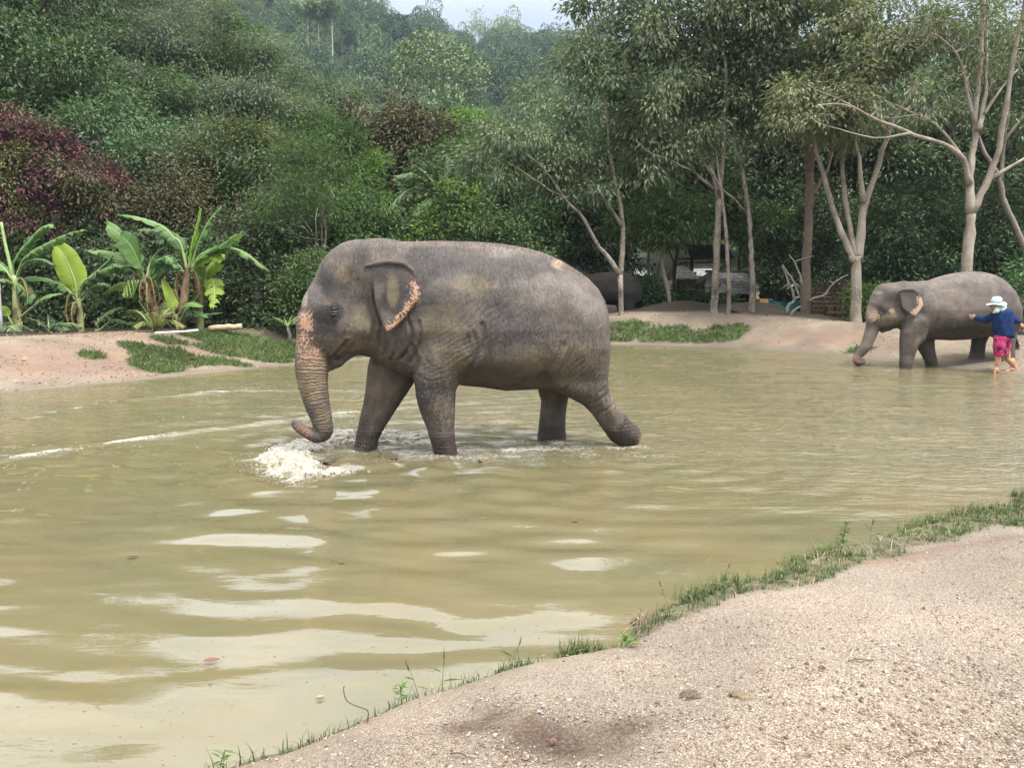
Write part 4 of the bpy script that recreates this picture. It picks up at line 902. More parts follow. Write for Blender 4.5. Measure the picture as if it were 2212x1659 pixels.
def in_lumps(lumps, n, g, shell=.55, sub=0):
    if sub:
        C, D = in_lumps(lumps, max(12, n // sub), g, max(shell, .6)); r = np.mean([np.mean(l[1]) for l in lumps]) * .34
        k = g.integers(0, len(C), n); d = unit(g.normal(0, 1, (n, 3)) + D[k] * .6 + np.array([0, 0, .35])); return C[k] + d * (r * g.random(n) ** .5)[:, None] * np.array([1.15, 1.15, .7]), unit(d * .8 + D[k] * .5)
    vol = np.array([l[1][0] * l[1][1] * l[1][2] for l in lumps]) ** .8; k = g.choice(len(lumps), n, p=vol / vol.sum())
    d = unit(g.normal(0, 1, (n, 3))); r = (shell + (1 - shell) * g.random(n)) ** (1 / 1.5)
    c = np.array([l[0] for l in lumps])[k]; R_ = np.array([l[1] for l in lumps])[k]
    return c + d * r[:, None] * R_, d
def skeleton(limbs, tips, g, r_tip=.010, bend=.12):
    """join every twig tip to the closest wood, nearest tips first"""
    nodes = []; rad = []
    for P, r0, r1 in limbs:
        n = max(3, int(np.linalg.norm(np.diff(P, axis=0), axis=1).sum() / .35)); S_ = spline(P, n); nodes += list(S_); rad += list(np.linspace(r0, r1, n))
    N_ = np.array(nodes); Rn = np.array(rad); paths = []
    d0 = np.min(np.linalg.norm(tips[:, None, :] - N_[None, ::2], axis=2), axis=1); order = np.argsort(d0)
    cap = len(N_) + len(tips) * 4; A = np.zeros((cap, 3)); A[:len(N_)] = N_; Ra = np.zeros(cap); Ra[:len(N_)] = Rn; m = len(N_)
    for i in order:
        t = tips[i]; dv = A[:m] - t; cost = np.linalg.norm(dv, axis=1) + .55 * np.clip(dv[:, 2] + .15, 0, None); j = int(np.argmin(cost)); a = A[j]
        L = np.linalg.norm(t - a); mids = []
        for f in (.33, .66): mids.append(a + (t - a) * f + g.normal(0, bend * L * .5, 3) + np.array([0, 0, -.10 * L * math.sin(f * 3.14)]))
        r0 = min(Ra[j] * .7, .012 + .016 * L); P = np.array([a, *mids, t]); paths.append((P, np.linspace(r0, r_tip * .5, 4)))
        for q, f in ((mids[0], .75), (mids[1], .5), (t, .3)): A[m] = q; Ra[m] = max(r0 * f, .006); m += 1
    return paths
LEAFK = 1.15
G_RUB = 'tall pale stemmed trees on the far bank'
def make_tree(name, label, limbs, lumps, n_tips, per, L, W, leaf, bark=None, cat='tree', group=None, seed=0, shell=.5, spread=.3, droop=.5, base=None, wood_n=9, leaf_mats=None, dense_all=0.0, crown_name='crown', fold=.25, bare=0.0, twig=1.0):
    """trunk and limbs as one part, the crown of separate leaves as another"""
    per = int(per * 1.22); g = np.random.default_rng(seed); B_ = np.asarray(base if base is not None else limbs[0][0][0], float)
    root = thing(name, label, cat, B_, 0, group)
    tk = .84 if group == G_RUB else 1.0; limbs = [(np.asarray(P, float) - B_, a * tk, b * tk) for P, a, b in limbs]; lumps = [(np.asarray(c, float) - B_, r) for c, r in lumps]
    tips, dirs = in_lumps(lumps, n_tips, g, shell, 7)
    paths = skeleton(limbs, tips, g); paths = [(P, r * twig) for P, r in paths]
    mb = MB()
    for li, (P, a, b) in enumerate(limbs):
        n = max(4, int(np.linalg.norm(np.diff(P, axis=0), axis=1).sum() / .3)); S_ = spline(P, n); S_[1:-1] += g.normal(0, .012, (n - 2, 3)); rr = np.linspace(a, b, n) * (1 + .06 * g.standard_normal(n))
        if li: rr = np.minimum(rr * (1 + .32 * np.exp(-np.arange(n) * .3 / .5)), limbs[0][2] * .9)
        else: rr = rr * .86 * (1 + .22 * np.exp(-np.arange(n) * .3 / .35))
        mb.tube(S_, rr, wood_n)
    for P, r in paths: mb.tube(P, r, 4 if group == G_RUB else 3, False)
    obj('trunk', mb.mesh('trunk', bark or BARK), root)
    keep = g.random(n_tips) >= bare
    T, D = tips[keep], dirs[keep]; m = len(T)
    k = per * m; idx = np.repeat(np.arange(m), per)
    pa = np.array([p[0][2] for p in paths]); # inner points carry leaves too
    C = T[idx] + g.normal(0, 1, (k, 3)) * np.array([spread, spread, spread * .65])
    out = D[idx] * .7 + unit(C - T[idx]) * .9 + g.normal(0, .35, (k, 3)); out[:, 2] -= droop
    V, Fq = leaves_geo(C, out, L * LEAFK * g.uniform(.65, 1.25, k), W * LEAFK * g.uniform(.7, 1.2, k), g, fold)
    me = mesh_np(crown_name, V, Fq, False, None)
    for q in ([leaf] if leaf_mats is None else leaf_mats): me.materials.append(q if not isinstance(q, str) else LF[q])
    if leaf_mats is not None:
        # neighbouring sprays flush in different colours
        n_ = fbm(C[:, 0] * .55 + seed, C[:, 1] * .55, C[:, 2] * .55, oct=3, seed=seed); mi = np.clip(((n_ + .38) / .76 * len(leaf_mats)).astype(int), 0, len(leaf_mats) - 1)
        me.polygons.foreach_set('material_index', np.concatenate([mi, mi]).astype(np.int32))
    obj(crown_name, me, root, kind='stuff')
    return root
def copy_tree(src, loc, rz, sc, label, group=None):
    r = src.copy(); COL.objects.link(r); r.location = loc; r.rotation_euler = (0, 0, rz); r.scale = sc if hasattr(sc, '__len__') else (sc,) * 3; r['label'] = label
    if group: r['group'] = group
    for ch in list(src.children):
        c = ch.copy(); COL.objects.link(c); c.parent = r
    return r
def P3(pts, Y, dY=None):
    return np.array([ony(u, v, Y + (0 if dY is None else dY[i])) for i, (u, v) in enumerate(pts)])
def lump(u, v, Y, rx, ry=None, rz=None): return (ony(u, v, Y), (rx, ry or rx, rz or rx))
def q4(a, b): return 1425.4 + .35558 * a, .35558 * b
def q3(a, b): return 712.7 + .35148 * a, .35148 * b
def limbz(pts, conv, Y, r0, r1, dy=0.0):
    P = [conv(a, b) for a, b in pts]; return (P3(P, Y, np.linspace(0, dy, len(P))), r0, r1)
G_RUB = 'tall pale stemmed trees on the far bank'
def to_ground(P, r):
    """run a traced trunk down into the soil"""
    p = P[0].copy(); p[2] = gz(p[0], p[1]) - .15; return np.vstack([p, P])
Y = 27.6
trunk, a0, a1 = limbz([(1790, 1900), (1785, 1690)], q3, Y, .13, .12); trunk = to_ground(trunk, .13)
make_tree('forked_tree', 'slender tree splitting low into two pale stems, in front of the dark elephant',
          [(trunk, .15, .125), limbz([(1785, 1700), (1795, 1560), (1800, 1380), (1770, 1200), (1740, 1060), (1712, 900), (1700, 700), (1650, 500), (1610, 350), (1565, 160)], q3, Y, .115, .035, .6),
           limbz([(1780, 1690), (1720, 1590), (1640, 1500), (1560, 1350), (1440, 1220), (1340, 1070), (1220, 960), (1080, 860)], q3, Y, .10, .03, -.8), limbz([(1440, 1220), (1300, 1140), (1110, 1010), (960, 930)], q3, Y - .4, .05, .02, -.5),
           limbz([(1795, 1390), (1640, 1170), (1540, 1100), (1400, 980)], q3, Y, .065, .02, 1.0)],
          [lump(1285, 60, 28.4, .7, .7, 1.2), lump(1250, 160, 28, .7, .8, 1.0), lump(1300, 240, 28, 1.5, 1.6, 1.5), lump(1190, 300, 27.4, 1.6, 1.5, 1.2), lump(1100, 290, 27, 1.0, 1.2, .9), lump(1080, 360, 26.8, 1.2, 1.2, .9), lump(1250, 390, 28.3, 1.7, 1.6, 1.1), lump(1370, 330, 28.4, 1.3, 1.4, 1.3), lump(1190, 215, 27.6, .9, .9, .7)],
          520, 21, .19, .075, 'rubber', group=G_RUB, seed=11, droop=.8, spread=.30, shell=.25)
Y = 27.9
trunk, _, _ = limbz([(330, 1850), (340, 1640)], q4, Y, .2, .2); trunk = to_ground(trunk, .2)
make_tree('rubber_tree', 'straight lichen spotted tree left of a thinner twin stem, on the crest',
          [(np.vstack([trunk, limbz([(350, 1400), (358, 1200)], q4, Y, 0, 0)[0]]), .20, .15), limbz([(356, 1210), (330, 1080), (300, 900), (280, 780), (250, 560), (230, 300)], q4, Y, .11, .04, .5), limbz([(358, 1190), (385, 950), (385, 800), (400, 500), (380, 200), (360, -60)], q4, Y, .11, .04, -.6),
           limbz([(325, 1150), (200, 1050), (80, 980), (-60, 930), (-150, 850)], q4, Y, .06, .025, -1), limbz([(320, 1060), (210, 900), (160, 780), (60, 600)], q4, Y, .055, .02, .8)],
          [lump(1500, 60, 28, 1.7, 1.6, 1.6), lump(1420, 130, 27.5, 1.3, 1.5, 1.3), lump(1550, 180, 27.4, 1.5, 1.5, 1.2), lump(1450, 270, 27.6, 1.5, 1.6, 1.1), lump(1370, 250, 28.2, 1.1, 1.1, .8), lump(1570, 0, 28, 1.6, 1.5, 1.3), lump(1500, -110, 28, 1.9, 1.8, 1.7), lump(1410, 10, 28, 1.0, 1.0, 1.2), lump(1395, 330, 27, 1.1, 1.2, .7)],
          560, 21, .20, .08, 'rubber', group=G_RUB, seed=12, droop=.85, spread=.32, shell=.25)
trunk, _, _ = limbz([(420, 1800), (415, 1640)], q4, 27.4, .1, .1); trunk = to_ground(trunk, .1)
make_tree('rubber_tree', 'thinnest straight pale stem standing just right of a spotted trunk',
          [(np.vstack([trunk, limbz([(408, 1480), (395, 1350), (372, 1150), (350, 1000), (345, 800), (420, 500), (480, 300)], q4, 27.4, 0, 0, .8)[0]]), .115, .03)],
          [lump(1600, 90, 28.6, 1.3), lump(1590, 170, 28.6, 1.2), lump(1560, 240, 28.4, 1.1)], 160, 24, .19, .075, 'rubber', group=G_RUB, seed=13, droop=.8, spread=.3, shell=.25)
trunk, _, _ = limbz([(562, 1790), (560, 1640)], q4, 27.8, .15, .15); trunk = to_ground(trunk, .15)
make_tree('rubber_tree', 'brownish slim tree with one low bough, behind the sandy heap',
          [(np.vstack([trunk, limbz([(552, 1500), (545, 1350), (520, 1150), (490, 1000), (455, 870), (460, 600), (560, 300), (600, 0)], q4, 27.8, 0, 0, .6)[0]]), .15, .04), limbz([(525, 1300), (450, 1210), (370, 1140), (300, 1000)], q4, 27.8, .05, .02, -.6)],
          [lump(1640, 60, 28.4, 1.7, 1.7, 1.6), lump(1660, 160, 28.6, 1.5, 1.5, 1.2), lump(1600, 260, 28, 1.3, 1.4, .9), lump(1690, -40, 28, 1.7), lump(1620, -110, 28.5, 1.8)],
          380, 20, .20, .08, 'rubber', group=G_RUB, seed=14, droop=.85, spread=.32, shell=.25, bark=BARK)
trunk, _, _ = limbz([(880, 1900), (890, 1640)], q4, 28.2, .22, .2); trunk = to_ground(trunk, .22)
make_tree('rubber_tree', 'stout dark brown upright trunk standing between the slim trees and the forked one',
          [(np.vstack([trunk, limbz([(900, 1400), (908, 1200), (910, 1050)], q4, 28.2, 0, 0)[0]]), .25, .19), limbz([(908, 1080), (895, 900), (830, 600), (780, 300), (760, 0)], q4, 28.2, .14, .05, .9), limbz([(912, 1200), (985, 1090), (1040, 950), (1050, 700), (1080, 400)], q4, 28.2, .09, .03, .8), limbz([(910, 1060), (940, 850), (960, 500), (900, 200)], q4, 28.2, .11, .04, -.6)],
          [lump(1740, 50, 29, 2.0, 1.9, 1.8), lump(1700, 190, 29, 1.6, 1.6, 1.4), lump(1760, 180, 28.6, 1.7, 1.7, 1.4), lump(1690, 290, 29.2, 1.2, 1.2, .9), lump(1810, 20, 29.5, 1.9), lump(1760, -120, 29, 2.2)],
          480, 21, .21, .085, 'rubber', group=G_RUB, seed=15, droop=.8, spread=.34, shell=.25, bark=simple('brown_bark', (.15, .115, .085), .9, .3, 5, .6))
Y = 25.6
trunk, _, _ = limbz([(1190, 1900), (1195, 1640), (1198, 1560)], q4, Y, .22, .22); trunk = to_ground(trunk, .22)
make_tree('forked_tree', 'thick pale tree forking low into several grey limbs, left of the elephant at the shore',
          [(trunk, .235, .20), limbz([(1185, 1590), (1140, 1500), (1060, 1300), (1000, 1080), (930, 850), (880, 650), (850, 480)], q4, Y, .14, .04, .8), limbz([(1200, 1560), (1170, 1450), (1130, 1250), (1110, 1050), (1122, 850), (1150, 600), (1180, 350)], q4, Y, .125, .04, 1.2),
           limbz([(1205, 1580), (1222, 1420), (1240, 1250), (1320, 1030), (1390, 800), (1470, 650), (1560, 500)], q4, Y, .18, .05, .4), limbz([(1240, 1230), (1222, 1100), (1208, 950), (1190, 820), (1260, 560)], q4, Y, .10, .03, -.6)],
          [lump(1690, 205, 25.5, .8, 1.0, .6), lump(1735, 240, 25.2, 1.0, 1.0, .7), lump(1780, 230, 25, 1.2, 1.1, .7), lump(1720, 285, 25.3, .7, .8, .5), lump(1840, 200, 25.4, 1.3, 1.2, .8), lump(1900, 150, 25.8, 1.3, 1.3, .9), lump(1850, 110, 26, 1.5, 1.4, 1.0), lump(1830, 280, 26.4, 1.3, 1.1, .5), lump(1930, 60, 26, 1.5, 1.4, 1.1), lump(1820, 40, 26, 1.1, 1.1, .8)],
          520, 20, .17, .075, 'rubber_pale', group=G_RUB, seed=16, droop=.8, spread=.27, shell=.2, bark=BARKP)
Y = 24.2
trunk, _, _ = limbz([(1850, 2000), (1862, 1640), (1885, 1400), (1893, 1290)], q4, Y, .2, .2); trunk = to_ground(trunk, .2)
make_tree('bare_branched_tree', 'tall smooth forked tree with long bare boughs, rising behind the elephant at the shore',
          [(trunk, .24, .20), limbz([(1893, 1300), (1880, 1150), (1890, 1000), (1912, 850), (1920, 650), (1950, 300), (1972, 0), (1980, -200)], q4, Y, .15, .05, .5), limbz([(1895, 1290), (1990, 1100), (2062, 900), (2110, 600), (2160, 300), (2210, 60), (2230, -150)], q4, Y, .13, .045, -.5),
           limbz([(1878, 1120), (1840, 960), (1700, 870), (1520, 810), (1300, 720), (1130, 640), (960, 640)], q4, Y, .095, .025, -1.2), limbz([(1850, 975), (1760, 850), (1640, 730), (1420, 640), (1250, 560)], q4, Y, .06, .02, .6), limbz([(1935, 790), (1975, 600), (1985, 300), (1990, -80)], q4, Y, .085, .03, .8),
           limbz([(1912, 760), (1860, 520), (1830, 380), (1750, 270), (1640, 200)], q4, Y, .06, .02, -.6), limbz([(1990, 1100), (2120, 1020), (2240, 950)], q4, Y, .075, .04, -.3), limbz([(1975, 690), (2080, 530), (2180, 420)], q4, Y, .05, .02, .4), limbz([(2062, 900), (2180, 740), (2260, 690)], q4, Y, .05, .02, -.4),
           limbz([(1520, 812), (1330, 840), (1130, 800), (1000, 760)], q4, Y - .7, .04, .012, -.3), limbz([(1300, 722), (1150, 640), (1000, 570), (900, 520)], q4, Y - .9, .03, .01, -.2), limbz([(1560, 700), (1400, 720), (1180, 690), (1020, 700)], q4, Y + .3, .035, .012, .2)],
          [lump(2060, 10, 24.6, 1.6, 1.6, 1.2), lump(1960, 90, 24.4, 1.2, 1.1, .8), lump(2150, 60, 24.2, 1.3, 1.2, 1.1), lump(1900, 200, 23.8, 1.2, 1, .5), lump(1990, 200, 24.2, 1.1, 1, .7), lump(2180, 180, 24.4, .9, .9, 1.0), lump(1760, 265, 23.4, .8, .8, .35)],
          640, 12, .16, .065, 'rubber_pale', group=G_RUB, seed=17, droop=.6, spread=.24, shell=.1, bare=.68, bark=BARKP, twig=1.9)
trunk, _, _ = limbz([(2270, 1700), (2212, 1500), (2100, 1250), (2062, 1080)], q4, 26.5, .2, .2); trunk = to_ground(trunk, .2)
make_tree('leaning_tree', 'grey trunk leaning in from the frame edge behind the smooth forked tree',
          [(trunk, .17, .11), limbz([(2062, 1080), (1950, 880), (1900, 650), (1850, 400)], q4, 26.5, .09, .03, .6), limbz([(2070, 1100), (2100, 800), (2130, 500), (2160, 200)], q4, 26.5, .07, .03, .5)],
          [lump(2130, 150, 28, 1.8, 1.7, 1.4), lump(2200, 60, 28, 1.7), lump(2060, 230, 28, 1.5, 1.3, .9), lump(2200, 270, 27.6, 1.3, 1.3, .9), lump(2240, 170, 28, 1.8)],
          330, 24, .18, .08, 'rubber', group=G_RUB, seed=18, droop=.7, spread=.3, shell=.25, bark=BARK3)

# ------------------------------------------------------------------ bushes and understorey
def make_bush(name, label, lumps, n, L, W, leaf, seed, leaf_mats=None, stems=4, cat='bush', group=None, shell=.6, droop=.35, base_uvY=None, clump=7, spread=.18):
    c0 = np.mean([l[0] for l in lumps], axis=0); gx_, gy_ = c0[0], c0[1]; bz = gz(gx_, gy_); base = np.array([gx_, gy_, bz])
    g = np.random.default_rng(seed + 500); limbs = []
    for i in range(stems):
        l = lumps[i % len(lumps)][0]; a = base + np.array([g.normal(0, .25), g.normal(0, .2), -.15]); b = l + g.normal(0, .3, 3); m_ = (a + b) / 2 + g.normal(0, .2, 3); limbs.append((np.array([a, m_, b]), .05, .015))
    return make_tree(name, label, limbs, lumps, max(60, n // clump), clump, L, W, leaf, BARK2, cat, group, seed, shell, spread, droop, base, 5, leaf_mats)
GH = 'leafy bushes along the left bank'
make_bush('bush', 'dark glossy hedge bush right of the banana clump, against the elephant head', [lump(560, 590, 22.6, 1.3, 1, 1.5), lump(600, 530, 23, 1.0, .9, .9), lump(520, 660, 22.4, 1.2, .9, .8), lump(610, 670, 22.2, 1.0, .8, .8)], 6500, .13, .07, 'dark', 31, stems=5, group=GH)
make_bush('bush', 'light green rounded bush beside the forehead of the wading elephant', [lump(640, 620, 21.6, .55, .6, .6), lump(680, 590, 21.8, .55, .6, .55), lump(650, 680, 21.5, .7, .6, .5)], 3200, .11, .05, 'mid', 32, group=GH)
make_bush('bush', 'dark shrub mass between the two tallest banana plants and the trees behind', [lump(400, 590, 23.4, 1.6, 1.0, 1.3), lump(330, 660, 23, 1.5, 1, .9), lump(460, 540, 23.6, 1.2, 1, 1.0), lump(440, 670, 23, 1.4, 1, .8)], 6500, .14, .075, 'dark', 33, group=GH)
make_bush('bush', 'deep shaded shrub behind the yellow green banana leaf', [lump(200, 620, 23.2, 1.5, 1, 1.2), lump(140, 560, 23.6, 1.4, 1, 1.0), lump(250, 550, 23.6, 1.2, 1, .9), lump(190, 690, 23, 1.5, .9, .6)], 6000, .14, .075, 'dark', 34, group=GH)
make_bush('bush', 'dark shrub at the frame edge behind the leftmost banana plant', [lump(40, 620, 23.2, 1.5, 1, 1.3), lump(-20, 540, 23.6, 1.4, 1, 1.2), lump(70, 690, 23, 1.5, .9, .7), lump(-60, 660, 23, 1.5, 1, 1)], 6000, .14, .075, 'dark', 35, group=GH)
make_bush('bush', 'low ferny bush with reddish new leaves left of the slender feathery sapling', [lump(560, 500, 24.4, 1.1, 1, .7), lump(620, 480, 24.6, .9, .8, .7), lump(520, 470, 24.8, .8, .8, .6)], 3600, .15, .05, None, 36, leaf_mats=['dark', 'brown', 'mid'], group=GH)
GM = 'bushes behind the back of the wading elephant'
for k, (lab, lu, n, L, W, lf, lm) in enumerate([
    ('pale green leafy bush at the foot of the palm', [lump(980, 440, 25.6, .9, .9, .7), lump(950, 490, 25.4, .9, .8, .6), lump(1010, 480, 25.5, .8, .8, .7), lump(920, 520, 25.2, 1, .8, .5)], 4200, .13, .07, None, ['mid', 'bright', 'mid']),
    ('light bush growing left of the palm above the elephant shoulder', [lump(760, 470, 25.5, 1.1, .9, .8), lump(830, 460, 25.6, .8, .8, .6), lump(720, 450, 25.6, .8, .7, .7), lump(800, 510, 25.2, 1.0, .8, .5)], 4200, .13, .06, None, ['mid', 'bright', 'mid']),
    ('dark green bush above the middle of the elephant back', [lump(1080, 520, 26.8, 1.4, 1, .9), lump(1020, 550, 26.5, 1.2, 1, .8), lump(1140, 500, 27.2, 1.3, 1, .9), lump(1110, 570, 26.6, 1.2, 1, .8)], 5600, .15, .075, None, ['dark', 'mid', 'glossy']),
    ('broad dark bush behind the rump of the wading elephant', [lump(1240, 520, 32.5, 1.7, 1, 1.2), lump(1170, 560, 32.5, 1.6, 1, 1.1), lump(1310, 510, 32.8, 1.5, 1, 1.0), lump(1250, 600, 33, 1.5, .9, 1.0), lump(1340, 590, 33.4, 1.2, .8, .8)], 6000, .15, .08, None, ['dark', 'glossy', 'dark']),
    ('shaded bush behind the head dome of the wading elephant', [lump(720, 530, 25.8, 1.1, .9, .7), lump(780, 560, 26, 1.3, .9, .8), lump(860, 550, 26, 1.3, .9, .7), lump(680, 560, 25.6, .9, .9, .7)], 4600, .14, .07, 'dark', None)]):
    make_bush('bush', lab, lu, n, L, W, lf, 41 + k, leaf_mats=lm, group=GM)
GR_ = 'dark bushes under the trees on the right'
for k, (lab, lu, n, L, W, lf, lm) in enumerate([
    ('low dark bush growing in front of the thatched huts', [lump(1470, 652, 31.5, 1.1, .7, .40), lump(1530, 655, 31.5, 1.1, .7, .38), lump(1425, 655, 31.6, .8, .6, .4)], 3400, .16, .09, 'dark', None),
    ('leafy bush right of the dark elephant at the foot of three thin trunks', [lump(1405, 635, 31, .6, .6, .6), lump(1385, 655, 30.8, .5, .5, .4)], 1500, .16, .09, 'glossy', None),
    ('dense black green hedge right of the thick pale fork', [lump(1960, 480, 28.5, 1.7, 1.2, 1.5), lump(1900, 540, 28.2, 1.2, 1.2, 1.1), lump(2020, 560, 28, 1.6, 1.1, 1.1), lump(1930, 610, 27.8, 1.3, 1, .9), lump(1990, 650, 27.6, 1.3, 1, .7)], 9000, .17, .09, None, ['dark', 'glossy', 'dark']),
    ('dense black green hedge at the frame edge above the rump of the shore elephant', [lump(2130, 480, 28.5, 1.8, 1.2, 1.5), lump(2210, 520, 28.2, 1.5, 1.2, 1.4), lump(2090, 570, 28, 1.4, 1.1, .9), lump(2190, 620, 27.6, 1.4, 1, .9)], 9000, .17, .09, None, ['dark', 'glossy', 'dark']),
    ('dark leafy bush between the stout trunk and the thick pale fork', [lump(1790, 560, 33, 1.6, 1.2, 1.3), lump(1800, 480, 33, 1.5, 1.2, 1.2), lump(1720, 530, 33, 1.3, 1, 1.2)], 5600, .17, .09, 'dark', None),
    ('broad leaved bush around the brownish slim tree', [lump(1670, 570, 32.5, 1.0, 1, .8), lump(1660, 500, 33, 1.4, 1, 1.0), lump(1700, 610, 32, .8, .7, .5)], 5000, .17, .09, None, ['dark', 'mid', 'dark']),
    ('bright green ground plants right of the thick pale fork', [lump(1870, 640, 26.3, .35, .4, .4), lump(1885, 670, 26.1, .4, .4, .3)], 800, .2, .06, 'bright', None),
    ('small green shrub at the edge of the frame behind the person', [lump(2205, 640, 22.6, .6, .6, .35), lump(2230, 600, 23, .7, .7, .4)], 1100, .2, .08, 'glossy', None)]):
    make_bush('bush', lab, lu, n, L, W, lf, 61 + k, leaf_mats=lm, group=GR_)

def generic(name, label, u, vbase_top, Y, h, lumps, n_tips, per, L, W, leaf, r=.16, bark=None, seed=0, group=None, leaf_mats=None, shell=.45, spread=.4, droop=.5, cat='tree', lean=0.0):
    """tree standing at column u, depth Y; lumps give its crown"""
    p = ony(u, 600, Y); b = np.array([p[0], p[1], gz(p[0], p[1]) - .2]); g = np.random.default_rng(seed + 900)
    cs = np.array([l[0] for l in lumps]); top = cs[np.argmax(cs[:, 2])]
    low = b + (top - b) * .3; low[0] = b[0] + lean; trunk_ = np.array([b, b + (low - b) * .5 + g.normal(0, .1, 3), low, low + (top - low) * .5 + g.normal(0, .3, 3), top])
    limbs = [(trunk_, r, r * .25)]
    for l in lumps:
        s0 = trunk_[2] + (trunk_[3] - trunk_[2]) * g.uniform(0, .9); m_ = (s0 + l[0]) / 2 + g.normal(0, .25, 3); limbs.append((np.array([s0, m_, l[0]]), r * .45, r * .12))
    return make_tree(name, label, limbs, lumps, n_tips, per, L, W, leaf, bark or BARK2, cat, group, seed, shell, spread, droop, b, 7, leaf_mats)
# left side
generic('purple_leaved_tree', 'tree with dull purple and bronze leaves at the left edge above the bananas', 130, 0, 25, 0,
        [lump(200, 400, 24.6, 1.3, 1.2, .9), lump(130, 370, 25, 1.3, 1.2, .9), lump(80, 350, 25.2, 1.0, 1, .8), lump(170, 455, 24.4, 1.1, 1, .6), lump(30, 290, 25, 1.0, 1, .7), lump(225, 440, 24.5, .6, .7, .6)], 420, 26, .15, .06, None, .13, BARK3, 71, leaf_mats=['purple', 'purple', 'brown'], shell=.55, spread=.28)
generic('bronze_leaved_tree', 'olive and wine coloured bushy tree cut by the left frame edge', 20, 0, 24.4, 0,
        [lump(30, 420, 24, 1.0, 1, .8), lump(60, 480, 23.8, 1.1, 1, .7), lump(-20, 350, 24.2, 1.0, 1, 1.0), lump(15, 500, 23.8, .9, .9, .6), lump(-10, 270, 24.6, .8, .9, .6)], 330, 24, .15, .06, None, .12, BARK3, 72, leaf_mats=['purple', 'olive', 'olive', 'purple'], shell=.55, spread=.28)
generic('dense_tree', 'dense bright topped dark tree rising over the purple leaves at left', 60, 0, 31, 0,
        [lump(60, 150, 31, 2.6, 2, 1.8), lump(150, 210, 31, 2.0, 1.8, 1.6), lump(30, 260, 30.6, 2.6, 2, 1.8), lump(220, 270, 31, 1.6, 1.5, 1.3), lump(110, 320, 30.4, 2.0, 1.6, 1.4), lump(-60, 180, 31, 2.4, 2, 2)], 620, 36, .18, .09, None, .25, None, 73, leaf_mats=['glossy', 'dark', 'glossy'], shell=.6, spread=.42)
generic('tree', 'mid green layered tree with a pale crooked stem, right of the purple leaves', 215, 0, 28, 0,
        [lump(240, 330, 28, 1.4, 1.3, .8), lump(190, 290, 28.4, 1.3, 1.2, .7), lump(280, 290, 28.4, 1.2, 1.2, .7), lump(290, 370, 27.8, 1.3, 1.2, .7), lump(150, 340, 28, 1.2, 1.1, .6), lump(250, 420, 27.6, 1.0, 1, .6), lump(310, 440, 27.8, 1.0, 1, .7)], 380, 34, .19, .075, None, .13, BARK3, 74, leaf_mats=['glossy', 'slope', 'glossy'], spread=.36, lean=.9)
generic('tree', 'bronze tinted conical tree standing just behind the tallest banana leaf', 360, 0, 25.6, 0,
        [lump(360, 440, 25.6, .9, .9, 1.0), lump(340, 490, 25.4, 1.1, 1, .7), lump(390, 480, 25.5, 1.0, .9, .7), lump(365, 395, 25.8, .6, .6, .6)], 260, 24, .13, .055, 'brown', .1, None, 75, spread=.26)
generic('pod_tree', 'olive green tree hung with long pods in the left middle ground', 470, 0, 29, 0,
        [lump(500, 320, 29, 1.6, 1.4, .9), lump(450, 370, 28.6, 1.4, 1.3, .9), lump(560, 360, 28.8, 1.5, 1.3, .9), lump(600, 310, 29.2, 1.0, 1, .8), lump(520, 420, 28.4, 1.4, 1.2, .8), lump(440, 440, 28.4, 1.0, 1, .7), lump(620, 410, 28.6, 1.0, .9, .8)], 480, 24, .18, .06, None, .14, None, 76, leaf_mats=['olive', 'mid', 'slope', 'brown'], spread=.34)
generic('feathery_tree', 'slender pale stemmed sapling with light feathery leaves, left of the elephant head', 685, 0, 23.4, 0,
        [lump(660, 350, 23.4, .8, .7, .5), lump(700, 390, 23.2, .8, .7, .45), lump(640, 420, 23.2, .8, .7, .4), lump(690, 440, 23.4, .8, .7, .4), lump(610, 440, 23, .5, .5, .3), lump(720, 345, 23.6, .6, .6, .4), lump(640, 310, 23.6, .5, .5, .4), lump(610, 490, 23, .6, .5, .3)], 190, 26, .13, .03, 'mid', .06, BARK, 77, spread=.28, droop=.15)
generic('bronze_tree', 'rounded dark bronze tree at centre, below the hillside', 840, 0, 36, 0,
        [lump(850, 260, 36, 1.9, 1.7, 1.0), lump(800, 310, 36, 1.8, 1.6, 1.1), lump(890, 310, 36, 1.8, 1.6, 1.1), lump(840, 340, 35.5, 2.0, 1.7, 1.1), lump(930, 350, 36, 1.2, 1.1, .9), lump(770, 360, 36, 1.2, 1.1, .9), lump(850, 400, 35.5, 1.8, 1.6, .9)], 520, 26, .22, .10, 'brown', .22, None, 78, shell=.6, spread=.4)
generic('bright_tree', 'yellow green flat topped tree peeping out right of the round bronze tree', 985, 0, 42, 0,
        [lump(1000, 275, 42, 1.4, 1.3, .5), lump(960, 300, 42, 1.0, 1, .5), lump(1040, 295, 42, 1.2, 1.1, .5), lump(1010, 315, 41.5, 1.2, 1.1, .6)], 200, 24, .2, .08, 'bright', .12, BARK3, 79, spread=.36)
generic('tree', 'green tree crown filling the gap above the palm', 985, 0, 33, 0,
        [lump(1000, 370, 33, 1.5, 1.4, 1.0), lump(950, 400, 33, 1.2, 1.1, .9), lump(1060, 400, 32.5, 1.5, 1.3, 1.1), lump(1080, 450, 32, 1.4, 1.2, .9), lump(1020, 440, 32, 1.4, 1.2, .8)], 380, 25, .19, .075, None, .14, None, 80, leaf_mats=['mid', 'slope', 'mid'], spread=.36)
